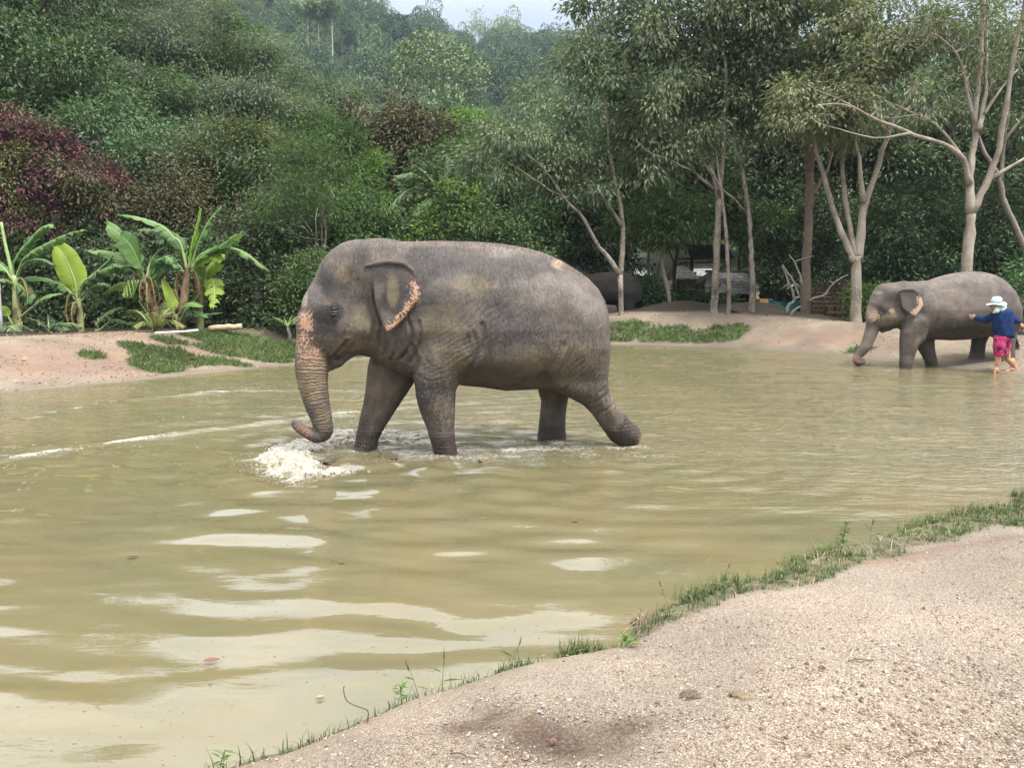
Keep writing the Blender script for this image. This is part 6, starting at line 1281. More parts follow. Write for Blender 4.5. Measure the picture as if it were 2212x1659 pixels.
hill_tree('round topped tree breaking the ridge line in the middle of the sky gap', 1048, 52, 300, 6.5, 801, False)
for k, (u, v, lab) in enumerate([(664, 20, 'left one of the pale trunked trees high on the hillside'), (688, 30, 'middle one of the pale trunked trees high on the hillside'), (716, 16, 'right one of the pale trunked trees high on the hillside'), (985, 118, 'pale trunked tree lower on the hillside, below the ridge'), (905, 165, 'dark rounded tree on the hillside left of the pale trunk')]):
    hill_tree(lab, u, v, 175, 2.0, 811 + k, k < 4)
# ------------------------------------------------------------------ humid air
hm = bpy.data.materials.new('humid_air'); hm.use_nodes = True; t_ = hm.node_tree; t_.nodes.clear(); o_ = t_.nodes.new('ShaderNodeOutputMaterial'); v_ = t_.nodes.new('ShaderNodeVolumePrincipled')
v_.inputs['Color'].default_value = (.66, .82, 1.0, 1); v_.inputs['Density'].default_value = HAZE; v_.inputs['Anisotropy'].default_value = 0.2; t_.links.new(v_.outputs[0], o_.inputs['Volume'])
mb = MB(); mb.box((0, 225, 74), (1300, 640, 155)); ho = obj('haze', mb.mesh('haze', hm, False), kind='stuff')

# ================================================================== BUILDINGS AND SMALL THINGS BEHIND THE FAR BANK
THATCH = Mat('thatch', .95, .1); _n = THATCH.noise(30, 4, THATCH.pos('Object', (1, .25, .25))); THATCH.base(THATCH.ramp(_n, [(.3, (.30, .28, .26)), (.5, (.52, .50, .48)), (.7, (.72, .70, .69))])); THATCH.norm(THATCH.bump(_n, .7, .03)); THATCH = THATCH.m
WOODD = simple('dark_timber', (.045, .034, .026), .85, .3, 6, .3); WOODR = simple('red_brown_boards', (.13, .058, .038), .8, .25, 5, .3); STEEL = simple('dark_steel', (.03, .03, .032), .5, .2, 6)
BAMB = simple('dry_bamboo', (.27, .185, .10), .6, .3, 5, .2); POLE = simple('weathered_pole', (.20, .175, .15), .85, .3, 6, .3); TEAL = simple('teal_cloth', (.008, .075, .08), .7, .25, 3); ORNG = simple('orange_plastic', (.55, .27, .10), .5, .15, 3)
def thatch_roof(root, a, b, c, d, rows, seed):
    """slope from ridge a-b down to eave d-c, laid in overlapping rows of loose leaf strips"""
    g = np.random.default_rng(seed); a, b, c, d = [np.asarray(q, float) for q in (a, b, c, d)]
    nrm = unit(np.cross(b - a, d - a)); nrm = nrm if nrm[2] > 0 else -nrm; me0 = None
    for r in range(rows):
        f0, f1 = r / rows - .01, (r + 1.5) / rows; n = 26; V = []; Fq = []
        for i in range(n + 1):
            u = i / n; top = a + (b - a) * u; bot = d + (c - d) * u; e = g.uniform(-.25, .25) / rows
            p, q = top + (bot - top) * f0, top + (bot - top) * min(f1 + e, 1.06)
            V += [p + nrm * (.02 + .002 * r), q + nrm * (.075 + g.uniform(-.02, .02)), q + nrm * .01, p - nrm * .02]
        for i in range(n):
            k = i * 4; Fq += [[k, k + 4, k + 5, k + 1], [k + 1, k + 5, k + 6, k + 2], [k + 2, k + 6, k + 7, k + 3]]
        V = np.array(V); obj('thatch_row', mesh_np('thatch_row', V, np.array(Fq), False, THATCH), root)
def zz(a, b, Y): return ony(*z2(a, b), Y)
def hut(label, Y, ridge, eave, backdy, wall_rect, rows, seed, wallmat, posts, group):
    a, b = zz(*ridge[0], Y), zz(*ridge[1], Y); d, c = zz(*eave[0], Y - backdy), zz(*eave[1], Y - backdy)
    base = np.array([(a[0] + b[0]) / 2, Y, gz((a[0] + b[0]) / 2, Y)]); root = thing('thatched_hut', label, 'hut', base, 0, group); s = lambda p: np.asarray(p) - base
    thatch_roof(root, s(a), s(b), s(c), s(d), rows, seed)
    a2, b2 = s(a), s(b); c2 = s(c) + [0, 2 * backdy, 0]; d2 = s(d) + [0, 2 * backdy, 0]; thatch_roof(root, b2, a2, d2, c2, 3, seed + 1)
    x0, x1 = zz(wall_rect[0], 400, Y)[0] - base[0], zz(wall_rect[1], 400, Y)[0] - base[0]; top = s(d)[2] + .35
    nb = max(4, int((x1 - x0) / .3)); wme = None
    for i in range(nb):
        mb = MB(); wd = (x1 - x0) / nb; mb.box((0, 0, 0), (wd - .015, .04, top + .2)); 
        if wme is None: wme = mb.mesh('plank', wallmat, False)
        obj('plank', wme, root, loc=(x0 + wd * (i + .5), -.35 + .006 * (i % 2), top / 2 - .1))
    mb = MB(); mb.tube([s(a) + [-.15, 0, .05], s(b) + [.15, 0, .05]], .07, 6); obj('ridge_pole', mb.mesh('ridge_pole', POLE), root)
    pm_ = None
    for px_ in posts:
        q = zz(px_, 400, Y - backdy * .9) - base; mb = MB(); mb.tube([[0, 0, 0], [0, 0, s(d)[2] + .1]], .07, 6)
        if pm_ is None: pm_ = mb.mesh('post', WOODD)
        obj('post', pm_, root, loc=(q[0], q[1], -.1))
    return root, base
GHU = 'thatched huts under the trees'
h1, _ = hut('small hut with a pale thatched gable roof and red brown wall', 38, ((705, 252), (775, 250)), ((672, 352), (892, 350)), 1.5, (700, 850), 7, 301, WOODR, (690, 870), GHU)
h2, b2_ = hut('hut with a long low ragged thatched eave, right of the small gable hut', 35.5, ((960, 300), (1280, 305)), ((915, 455), (1300, 462)), 1.7, (950, 1280), 7, 302, WOODD, (930, 1110, 1285), GHU)
mb = MB(); mb.tube([zz(866, 388, 33.7) - b2_, zz(1108, 232, 34.3) - b2_], .075, 6); obj('barge_pole', mb.mesh('barge_pole', POLE), h2)
hut('pale roof edge of a further hut between the gable hut and the spotted trunk', 43, ((845, 272), (985, 270)), ((835, 330), (1000, 332)), 1.2, (860, 990), 4, 303, WOODD, (850, 985), GHU)
hut('pale roof edge of a further hut left of the gable hut', 44, ((390, 280), (500, 275)), ((380, 330), (520, 328)), 1.2, (400, 500), 4, 304, WOODD, (400, 500), GHU)
hut('dim thatched shelter behind the bare grey branches', 37, ((1330, 350), (1700, 345)), ((1300, 430), (1720, 432)), 1.4, (1340, 1690), 5, 305, WOODD, (1320, 1540, 1700), GHU)
# steel canopy
p = zz(900, 300, 39); sb = np.array([p[0], 39, gz(p[0], 39)]); sh_ = thing('steel_canopy', 'dark open shed roof on steel trusses behind the spotted trunk', 'shed', sb)
slm = None
for i in range(9):
    z_ = zz(900, 95 + i * 11.5, 39)[2] - sb[2]; mb = MB(); mb.box((0, 0, 0), (2.1, .10, .13))
    if slm is None: slm = mb.mesh('roof_slat', simple('canopy_slat', (.05, .048, .05), .6, .2, 5), False)
    obj('roof_slat', slm, sh_, loc=(zz(950, 0, 39)[0] - sb[0], -.12 * i, z_))
mb = MB()
t0, t1 = zz(725, 192, 38) - sb, zz(1130, 192, 38) - sb; u0, u1 = zz(735, 226, 38) - sb, zz(1120, 222, 38) - sb
mb.tube([t0, t1], .045, 5); mb.tube([u0, u1], .04, 5)
for i in range(8):
    f, f2 = i / 8, (i + .5) / 8; mb.tube([u0 + (u1 - u0) * f, t0 + (t1 - t0) * f2], .025, 4); mb.tube([t0 + (t1 - t0) * f2, u0 + (u1 - u0) * (f + .125)], .025, 4)
obj('truss', mb.mesh('truss', STEEL), sh_)
for xp in (830, 1120):
    q = zz(xp, 200, 38) - sb; mb = MB(); mb.box((q[0], q[1], (q[2]) / 2), (.16, .16, q[2] + .2)); obj('column', mb.mesh('column', STEEL, False), sh_)
# bamboo wall, fence, bench
p0, p1 = zz(1740, 470, 31.5), zz(2060, 470, 31.5); bb = np.array([(p0[0] + p1[0]) / 2, 31.5, gz((p0[0] + p1[0]) / 2, 31.5)]); W_ = p1[0] - p0[0]; H_ = zz(1900, 390, 31.5)[2] - bb[2]
bw = thing('bamboo_wall', 'brown woven bamboo wall in deep shade left of the thick pale fork', 'wall', bb)
WEAVE = [simple('woven_strip', c_, .7, .25, 9) for c_ in ((.105, .072, .042), (.075, .05, .03))]; wm_ = {}
nx2, nz2 = 14, 9
for i in range(nx2):
    for j in range(nz2):
        k = (i + j) % 2
        if k not in wm_:
            mb = MB(); mb.box((0, 0, 0), (W_ / nx2 - .012, .02 + .014 * k, H_ / nz2 - .012)); wm_[k] = mb.mesh('panel', WEAVE[k], False)
        obj('panel', wm_[k], bw, loc=(-W_ / 2 + W_ / nx2 * (i + .5), 0, H_ / nz2 * (j + .5)))
p0, p1 = zz(2128, 470, 29.5), zz(2260, 470, 29.5); fb = np.array([p0[0], 29.5, gz(p0[0], 29.5)]); fn = thing('bamboo_fence', 'tan bamboo pole fence right of the thick pale fork', 'fence', fb); H_ = zz(2150, 350, 29.5)[2] - fb[2]
mb = MB(); mb.tube([[0, 0, 0], [0, 0, H_ * .5], [0, 0, H_]], [.04, .037, .033], 7); pmsh = mb.mesh('bamboo_pole', BAMB); g = np.random.default_rng(4)
for i in range(16): obj('bamboo_pole', pmsh, fn, loc=(i * (p1[0] - p0[0]) / 16, g.uniform(-.02, .02), -.05 + g.uniform(-.1, .1)), rot=(g.normal(0, .015), g.normal(0, .015), 0))
p0, p1 = ony(2195, 600, 27.0), ony(2300, 600, 27.0); fb = np.array([p0[0], 27, gz(p0[0], 27)]); fn = thing('bamboo_fence', 'tan bamboo pole fence at the frame edge behind the person', 'fence', fb); H_ = ony(2200, 588, 27)[2] - fb[2]
for i in range(14): obj('bamboo_pole', pmsh, fn, loc=(i * (p1[0] - p0[0]) / 14, g.uniform(-.02, .02), -.05), rot=(g.normal(0, .015), g.normal(0, .015), 0), scale=(1, 1, H_ / 2.0))
p0, p1 = zz(1870, 600, 29.5), zz(2005, 600, 29.5); bz_ = zz(1900, 640, 29.5)[2]; bn = thing('bench', 'dark wooden bench with crossed back lattice by the bamboo wall', 'bench', (p0[0], 29.5, bz_)); L_ = p1[0] - p0[0]
h_ = lambda v: zz(1900, v, 29.5)[2] - bz_
mb = MB(); mb.box((L_ / 2, 0, h_(560)), (L_, .06, .07)); obj('top_rail', mb.mesh('top_rail', BAMB, False), bn); mb = MB(); mb.box((L_ / 2, -.2, h_(607)), (L_, .42, .05)); obj('seat', mb.mesh('seat', BAMB, False), bn)
mb = MB()
for i in range(4):
    xa, xb = L_ * i / 4, L_ * (i + 1) / 4; mb.tube([[xa, .01, h_(600)], [xb, .01, h_(566)]], .018, 4); mb.tube([[xa, -.015, h_(566)], [xb, -.015, h_(600)]], .018, 4)
obj('lattice', mb.mesh('lattice', BAMB), bn)
for xx in (0, L_ / 2, L_):
    mb = MB(); mb.box((xx, 0, h_(600) / 1.6), (.07, .07, h_(556) + .1)); obj('leg', mb.mesh('leg', WOODD, False), bn)
mb = MB(); q0 = zz(2003, 640, 29.3); mb.tube([[0, 0, -.2], [0.02, 0, 1.3], [.03, 0, zz(2000, 410, 29.3)[2] - q0[2]]], [.06, .05, .05], 7); r_ = thing('post', 'slim dark post with peeling pale streaks at the end of the bench', 'post', q0); obj('shaft', mb.mesh('shaft', POLE), r_)
# teal cloth, orange crate, black tub, blue sheet, bare shrub
def sheet(name, label, cat, corners, Y, mat, sag=.12, n=14):
    a, b, c, d = [zz(*q, Y) for q in corners]; base = (a + b + c + d) / 4; V = []; t = .012
    for side in (0, t):
        for i in range(n + 1):
            for j in range(n + 1):
                u, v = i / n, j / n; p = a * (1 - u) * (1 - v) + b * u * (1 - v) + c * u * v + d * (1 - u) * v
                V.append(p - base + [0, side + .06 * math.sin(u * 17) * (.3 + v), -sag * math.sin(u * math.pi) * (1 - v)])
    m_ = (n + 1) ** 2; F1 = [[i * (n + 1) + j, (i + 1) * (n + 1) + j, (i + 1) * (n + 1) + j + 1, i * (n + 1) + j + 1] for i in range(n) for j in range(n)]
    Fq = F1 + [[q + m_ for q in f[::-1]] for f in F1]
    o = obj(name, mesh_np(name, np.array(V), np.array(Fq), True, mat), None, None, label, cat, None, base)
sheet('cloth', 'teal cloth sheet hung between trunks under the dim shelter', 'cloth', ((1425, 505), (1680, 512), (1680, 585), (1425, 572)), 30.6, TEAL)
sheet('tarpaulin', 'crumpled blue sheet on the ground behind the dark elephant', 'tarpaulin', ((380, 556), (455, 550), (450, 590), (375, 590)), 31.5, simple('blue_sheet', (.06, .14, .42), .5, .3, 6), .05)
def boxy(name, label, cat, a, b, Y, dep, mat, rim=None):
    p, q = zz(*a, Y), zz(*b, Y); w_, h2_ = abs(q[0] - p[0]), abs(q[2] - p[2]); r_ = thing(name, label, cat, ((p[0] + q[0]) / 2, Y, min(p[2], q[2])))
    mb = MB(); t = .03
    mb.box((0, -dep / 2, h2_ / 2), (w_, t, h2_)); mb.box((0, dep / 2, h2_ / 2), (w_, t, h2_)); mb.box((-w_ / 2, 0, h2_ / 2), (t, dep + t * 1.2, h2_ - .004)); mb.box((w_ / 2, 0, h2_ / 2), (t, dep + t * 1.2, h2_ - .004)); mb.box((0, 0, .02), (w_ - t, dep - t, .03))
    obj('body', mb.mesh('body', mat, False), r_); mb = MB()
    for sx_, sy_, lx, ly in ((0, -1, w_ + .08, .05), (0, 1, w_ + .08, .05), (-1, 0, .05, dep - .02), (1, 0, .05, dep - .02)): mb.box((sx_ * w_ / 2, sy_ * dep / 2, h2_ + .012), (lx, ly, .05))
    obj('rim', mb.mesh('rim', mat, False), r_); return r_
boxy('crate', 'orange tan crate glimpsed behind the sandy heap', 'crate', (1345, 565), (1428, 512), 31.5, .5, ORNG)
boxy('tub', 'black plastic tub between the twin slim trunks', 'tub', (1015, 648), (1092, 604), 28.3, .5, simple('black_plastic', (.012, .012, .014), .45, .2, 5))
def woody(name, label, cat, conv, Y, limbs, mat, group=None, seed=0):
    pts = [np.array([ony(*conv(a, b), Y + dy) for a, b, dy in L]) for L, r0, r1 in limbs]; base = pts[0][0].copy(); base[2] = gz(base[0], base[1]) - .05; r_ = thing(name, label, cat, base, 0, group); g = np.random.default_rng(seed)
    for (L, r0, r1), P in zip(limbs, pts):
        n = max(5, int(np.linalg.norm(np.diff(P, axis=0), axis=1).sum() / .12)); S_ = spline(P - base, n); S_[1:-1] += g.normal(0, r0 * .18, (n - 2, 3)); mb = MB(); mb.tube(S_, np.linspace(r0, r1, n) * (1 + .1 * g.standard_normal(n)), 7); obj('branch', mb.mesh('branch', mat), r_)
    return r_
def z3h(a, b): return (2500 + .18083 * a) * .6479, (850 + .18083 * b) * .6479
GB = simple('lichen_grey_wood', (.22, .205, .185), .9, .35, 12, .5)
woody('bare_shrub', 'twisted bare grey shrub leaning on the stout brown trunk', 'shrub', z3h, 27.3, [
    ([(740, 1140, 0), (790, 1060, 0), (850, 1000, 0), (940, 950, .1)], .05, .03), ([(690, 1130, 0), (700, 960, 0), (790, 860, 0), (840, 800, 0), (910, 770, 0), (870, 640, 0), (800, 480, 0), (700, 330, .1), (600, 190, .2)], .055, .03),
    ([(820, 830, 0), (780, 640, 0), (720, 540, 0), (660, 360, .2), (590, 200, .3)], .045, .02), ([(960, 560, .1), (930, 400, .2), (880, 260, .2), (820, 120, .3), (720, 0, .4)], .04, .02), ([(730, 520, 0), (650, 580, 0), (590, 620, .1)], .03, .012), ([(820, 130, .3), (990, 70, .4), (1180, 20, .5)], .028, .012)], GB, None, 1)
woody('bent_branch', 'long bent grey branch rising right of the stout brown trunk', 'branch', z3h, 28.0, [([(1080, 860, 0), (1200, 800, -.1), (1390, 740, -.2), (1460, 620, -.2), (1560, 520, -.3), (1680, 430, -.3), (1810, 370, -.3)], .05, .022)], GB, None, 2)
woody('fallen_branch', 'crooked dark dead branch lying beside the black tub', 'branch', z2, 27.7, [([(1100, 600, 0), (1160, 600, 0), (1200, 610, 0), (1250, 640, 0)], .06, .03), ([(1160, 600, 0), (1130, 575, .2), (1080, 570, .3)], .03, .012)], WOODD, None, 3)
for k, (lab, pts, Y) in enumerate([('grey trunk nearest the dark elephant in the row of three thin trunks', [(505, 570), (505, 400), (495, 250), (500, 120)], 32.5), ('slanting grey trunk in the middle of the row of three thin trunks', [(535, 560), (545, 400), (585, 260), (600, 150)], 32.2), ('pale thin trunk of the row of three, nearest the huts', [(650, 640), (655, 520), (640, 400), (610, 280), (590, 160)], 29.6)]):
    P = np.array([zz(a, b, Y) for a, b in pts]); P = to_ground(P, .1)
    make_tree('thin_tree', lab, [(P, .12, .06)], [(P[-1] + [0, 0, 1.6], (1.4, 1.2, .8)), (P[-1] + [.8, 0, 1.0], (1.0, 1, .6)), (P[-1] + [-.8, .3, 1.1], (1.0, 1, .6))], 110, 22, .2, .09, 'mid', BARK3, 'tree', 'row of three thin trunks', 321 + k, .3, .3, .6)
# left bank: log, pipe, white post
woody('log', 'pale sawn log lying on the left bank crest right of the bananas', 'log', q5, 20.2, [([(1405, 918, 0), (1500, 908, 0), (1620, 902, 0)], .085, .075)], simple('pale_log', (.40, .30, .20), .8, .25, 7, .3))
woody('pipe', 'thin white pipe lying along the left bank crest', 'pipe', q5, 18.7, [([(1040, 946, 0), (1130, 942, 0), (1250, 934, 0), (1330, 926, .1)], .022, .022)], simple('white_pipe', (.72, .74, .74), .5, .08, 4))
pp = ony(1.5, 690, 20.0); mb = MB(); mb.tube([[0, 0, -.1], [0, 0, .8], [0, 0, 1.28]], .05, 10); r_ = thing('white_post', 'white post cut by the left frame edge among the banana leaves', 'post', (pp[0], 20.0, gz(pp[0], 20.0))); obj('shaft', mb.mesh('shaft', simple('white_paint', (.70, .70, .72), .5, .08, 3)), r_); mb = MB(); mb.tube([[0, 0, 1.28], [0, 0, 1.31]], .062, 10); obj('cap', mb.mesh('cap', simple('grey_cap', (.35, .35, .36), .5)), r_)

# ================================================================== THE PERSON
SK = Mat('skin', .55, .35); SK.base(SK.ramp(SK.noise(18, 4), [(.3, (.36, .185, .115)), (.7, (.46, .25, .165))])); SK = SK.m
SHIRT = Mat('blue_shirt_cloth', .85, .15); _n = SHIRT.noise(9, 5, SHIRT.pos('Object', (1, 1, .5))); SHIRT.base(SHIRT.ramp(_n, [(.3, (.006, .017, .062)), (.7, (.014, .036, .115))])); SHIRT.norm(SHIRT.bump(SHIRT.noise(7, 4, SHIRT.pos('Object', (1.6, 1.6, .5)), .6, 1.2), .8, .05)); SHIRT = SHIRT.m
SHORT = Mat('flowered_cloth', .8, .15); _v = SHORT.n('TexVoronoi'); _v.inputs['Scale'].default_value = 13; SHORT.l(SHORT.pos(), _v.inputs['Vector']); _s = SHORT.n('SeparateColor'); SHORT.l(_v.outputs['Color'], _s.inputs[0])
SHORT.base(SHORT.mix(SHORT.mr(_v.outputs['Distance'], .16, .2), SHORT.mix(SHORT.mr(_s.outputs[1], .4, .6), (0.379, 0.187, 0.045), (0.424, 0.246, 0.268)), SHORT.ramp(_s.outputs[0], [(0, (0.276, 0.014, 0.071)), (.35, (0.357, 0.027, 0.107)), (.6, (0.098, 0.009, 0.071)), (.8, (0.379, 0.089, 0.098)), (1, (0.335, 0.022, 0.134))]))); SHORT = SHORT.m
HATM = simple('pale_hat_cloth', (.42, .53, .55), .85, .10, 9); BAND = simple('hat_band', (0.025, 0.034, 0.038), .7, .2, 9); SCARF = simple('pale_scarf', (0.468, 0.561, 0.527), .85, .12, 9, .3); HAIRM = simple('black_hair', (0.010, 0.009, 0.009), .5, .3, 30)
YP = 17.05
def p4(a, b, dy=0.0): return ony(2008.5 + .17569 * a, 550.7 + .17569 * b, YP + dy)
pb_ = p4(880, 1440); pb_[2] = 0.0
per = thing('person', 'person in blue shirt, flowered shorts and pale brimmed hat reaching to the shore elephant', 'person', pb_)
L4 = lambda a, b, dy=0.0: p4(a, b, dy) - pb_
def fin(name, Fd, mat, it=3):
    V, Q = Fd.mesh(); return obj(name, mesh_np(name, relax(V, Q, it, .5), Q, True, mat), per)
F = Field((-.85, -.45, -.12), (.55, .75, 1.72), .0085)
hc = L4(805, 622)
F.ell(hc + [0, 0, .02], (.092, .078, .105), .02); F.ell(hc + [-.035, .0, -.045], (.058, .055, .062), .03)                                   # skull, jaw
F.cone(hc + [-.088, .01, .0], hc + [-.108, .012, -.022], .013, .016, .012); F.ell(hc + [-.088, .01, -.055], (.016, .024, .010), .01)       # nose, mouth
for s in (-1, 1): F.ell(hc + [.012, s * .08, -.005], (.022, .010, .034), .01); F.push(hc + [-.085, s * .035 + .01, .012], (.014, .018, .010), .008)
F.cone(hc + [.02, 0, -.07], L4(870, 690), .055, .062, .03); F.chain([L4(890, 720), L4(885, 850), L4(890, 1000)], [.085, .09, .10], .05)
armL = [L4(810, 730, .06), L4(692, 800, .22), L4(585, 775, .42)]; armR = [L4(975, 712, -.02), L4(1038, 800, -.03), L4(1095, 822, .02)]
F.chain(armL, [.06, .045, .032], .02); F.chain(armR, [.06, .045, .032], .02)
def hand(w_, dirv, side, splay, curl, s=1.0):
    """palm with four fingers of different length and a thumb from the side of the palm"""
    d = unit(np.asarray(dirv, float)); sd_ = unit(np.asarray(side, float)); nn = np.cross(d, sd_); k = w_ + d * .085 * s
    for t in (-.028, -.009, .010, .028): F.cone(w_ + sd_ * t * .55, k + sd_ * t, .017 * s, .013 * s, .012)
    for t, ln in ((-.032, .060), (-.011, .076), (.011, .080), (.032, .070)):
        a = k + sd_ * t; d1 = unit(d + sd_ * t * splay); b = a + d1 * ln * .5; c_ = b + unit(d1 + nn * curl) * ln * .5; F.chain([a, b, c_], [.0115, .0105, .009], .004)
    a = w_ + d * .03 + sd_ * .03; b = a + unit(d * .5 + sd_) * .035; c_ = b + unit(d + sd_ * .5) * .035; F.chain([a, b, c_], [.014, .012, .010], .006)
hand(armL[2], L4(470, 752, .50) - armL[2], (-.35, .1, 1), 7, .15, 1.05); hand(armR[2], np.array([.6, .1, -.55]), (.3, .5, .8), 3, .8, .95)
lf = [L4(850, 1130, -.04), L4(838, 1260, -.04), L4(822, 1395, -.03)]; rf = [L4(930, 1130, .10), L4(965, 1290, .08), L4(1050, 1385, .10)]
F.chain(lf, [.085, .052, .036], .03); F.ell((lf[1] + lf[2]) / 2 + [.018, 0, .05], (.05, .048, .10), .04); F.chain(rf, [.085, .052, .036], .03); F.ell((rf[1] + rf[2]) / 2 + [.02, 0, .04], (.05, .048, .09), .04)
def foot(an, toe, s):
    F.chain([an, an + [.02, 0, -.055]], [.036, .032], .02); F.chain([an + [.02, 0, -.06], (an + toe) / 2 + [0, 0, .012], toe], [.034, .036, .028], .02)
    for t in range(5): a = toe + np.array([0, (t - 2) * .019, 0]); F.cone(a, a + (toe - an) / np.linalg.norm(toe - an) * (.034 - .004 * t), .012, .010, .006)
foot(lf[2], L4(798, 1436, -.05), 1); foot(rf[2], L4(940, 1432, .10), 1)
fin('body', F, SK)
mb = MB()
for s in (-1, 1): mb.tube([hc + [-.086, s * .032 + .008, .016], hc + [-.094, s * .032 + .01, .014]], [.010, .006], 8)
obj('eyes', mb.mesh('eyes', EYE), per)
F = Field((-.75, -.4, .6), (.5, .6, 1.5), .014)
F.slab(np.array([L4(a, b)[[0, 2]] for a, b in ((805, 690), (845, 668), (905, 655), (962, 668), (1000, 710), (1012, 850), (1030, 1022), (965, 1034), (895, 1036), (806, 1018), (792, 900), (788, 800), (792, 730))]), .155, .11, .0, .05)
F.chain([armL[0], armL[1], L4(572, 778, .44)], [.082, .072, .060], .05); F.chain([armR[0], armR[1], L4(1098, 824, .02)], [.082, .070, .058], .05)
F.push(L4(830, 1000, -.13), (.02, .05, .10), .03)
V, Q = F.mesh(); V = relax(V, Q, 3, .5); N_ = vnormals(V, Q); V = V + N_ * (.012 * fbm(V[:, 0] * 7 + V[:, 2] * 3, V[:, 1] * 7, V[:, 2] * 5, oct=3, seed=401))[:, None]; obj('shirt', mesh_np('shirt', V, Q, True, SHIRT), per)
F = Field((-.35, -.35, .2), (.35, .4, .95), .014)
F.chain([L4(865, 1030, -.02), L4(852, 1120, -.04), L4(848, 1235, -.04)], [.125, .112, .100], .05); F.chain([L4(915, 1030, .08), L4(925, 1120, .09), L4(912, 1228, .08)], [.125, .110, .095], .05); F.ell(L4(895, 1020, .02), (.165, .15, .10), .05)
cut = L4(850, 1243)[2]; _, _, Zc = F.xyz((slice(None),) * 3); F.F = np.maximum(F.F, (cut - Zc).astype(np.float32)); fin('shorts', F, SHORT, 2)
mb = MB()   # hat: brim and crown turned as one profile
prof = [(.205, -.020), (.200, -.012), (.16, .004), (.115, .018), (.112, .022), (.110, .070), (.100, .112), (.070, .142), (.03, .154), (.001, .156)]
n = 36; th = np.arange(n) / n * 2 * math.pi; Vh = []
for r_, z_ in prof: Vh += [(r_ * math.cos(t) * 1.0, r_ * .9 * math.sin(t), z_ + (.014 * math.sin(2 * t + .6) + .012 * math.cos(3 * t)) * (r_ > .14)) for t in th]
Fh = [[i * n + j, i * n + (j + 1) % n, (i + 1) * n + (j + 1) % n, (i + 1) * n + j] for i in range(len(prof) - 1) for j in range(n)]; mb.add(Vh, Fh)
inner = [(.203, -.023), (.11, .012), (.106, .05)]; Vh = []
for r_, z_ in inner: Vh += [(r_ * math.cos(t), r_ * .9 * math.sin(t), z_ + (.014 * math.sin(2 * t + .6) + .012 * math.cos(3 * t)) * (r_ > .14)) for t in th]
mb.add(Vh, [[(i + 1) * n + j, (i + 1) * n + (j + 1) % n, i * n + (j + 1) % n, i * n + j] for i in range(2) for j in range(n)])
ho = obj('hat', mb.mesh('hat', HATM), per, loc=L4(820, 598), rot=(R(4), R(-4), 0)); mb = MB(); mb.tube([(.1135 * math.cos(t), .1135 * .9 * math.sin(t), .034) for t in np.linspace(0, 2 * math.pi, 37)], .009, 6, False); obj('hat_band', mb.mesh('hat_band', BAND), ho)
F = Field((-.35, -.3, 1.1), (.3, .35, 1.62), .009)
F.ell(hc + [.045, 0, -.02], (.075, .088, .085), .03); F.chain([hc + [.03, -.05, -.05], L4(880, 668, -.07), L4(925, 648, -.05)], [.05, .055, .035], .04); F.chain([hc + [.02, .06, -.06], L4(880, 668, .09), L4(905, 650, .1)], [.05, .055, .035], .04); F.chain([hc + [.0, -.07, -.07], L4(820, 690, -.09), L4(785, 712, -.06)], [.04, .045, .02], .04)
fin('scarf', F, SCARF); F = Field((-.3, -.25, 1.3), (.25, .25, 1.72), .01); F.ell(hc + [.015, 0, .035], (.098, .086, .085), .02); fin('hair', F, HAIRM)

# ================================================================== GRASS, GRAVEL, FOAM, LITTER
def blades(P, Ln, Wd, g, lean=.5, seg=3):
    """curved grass blades"""
    n = len(P); az = g.uniform(0, 6.283, n); d = np.stack([np.cos(az), np.sin(az), np.zeros(n)], -1); s = np.stack([-np.sin(az), np.cos(az), np.zeros(n)], -1); b = g.uniform(.1, 1, n)[:, None] * lean
    rows = []
    for k in range(seg + 1):
        f = k / seg; c = P + Ln[:, None] * (d * b * f ** 1.8 + np.array([0, 0, 1.0]) * (f - .45 * b * f ** 2.2)); w_ = Wd[:, None] * (1 - f ** 1.6) * .5 + .0004
        rows += [c - s * w_, c + s * w_]
    V = np.stack(rows, 1).reshape(-1, 3); m_ = (seg + 1) * 2; bb = np.arange(n)[:, None] * m_
    return V, np.concatenate([bb + np.array([[2 * k, 2 * k + 1, 2 * k + 3, 2 * k + 2]]) for k in range(seg)])
GRASS = leafmat('grass_blade', (.050, .078, .030), (.10, .138, .052), (.24, .20, .10), .5, .25, .35)
GRASSF = leafmat('bank_herb', (.062, .105, .036), (.13, .19, .06), (.21, .22, .09), .5, .2, .35)
g = np.random.default_rng(601)
# far bank herbs
def scatter(n, x0, x1, y0, y1, which, thr=.35):
    x = g.uniform(x0, x1, n); y = g.uniform(y0, y1, n); z, s = ground_h(x, y); f, nr = grass_mask(x, y, s); m_ = (f if which == 'far' else nr); k = (m_ > .12 + (.85 if which == 'far' else thr) * g.random(n)) & (s > .02); return np.stack([x[k], y[k], z[k] - .004], -1), s[k], m_[k]
P, s_, _ = scatter(90000, -13, 0, 13.5, 20.5, 'far'); P2, s2_, _ = scatter(90000, 2, 17, 17.5, 29, 'far'); Pf = np.concatenate([P, P2]); n = len(Pf)
V, Fq = leaves_geo(Pf, np.stack([g.normal(0, .8, n), g.normal(0, .8, n), g.uniform(.35, 1.4, n)], -1), g.uniform(.06, .17, n) * np.where(Pf[:, 0] > 2, 1.35, 1), g.uniform(.010, .028, n) * np.where(Pf[:, 0] > 2, 1.4, 1), g)
obj('bank_grass', mesh_np('bank_grass', V, Fq, False, GRASSF), kind='stuff'); print('far grass', n)
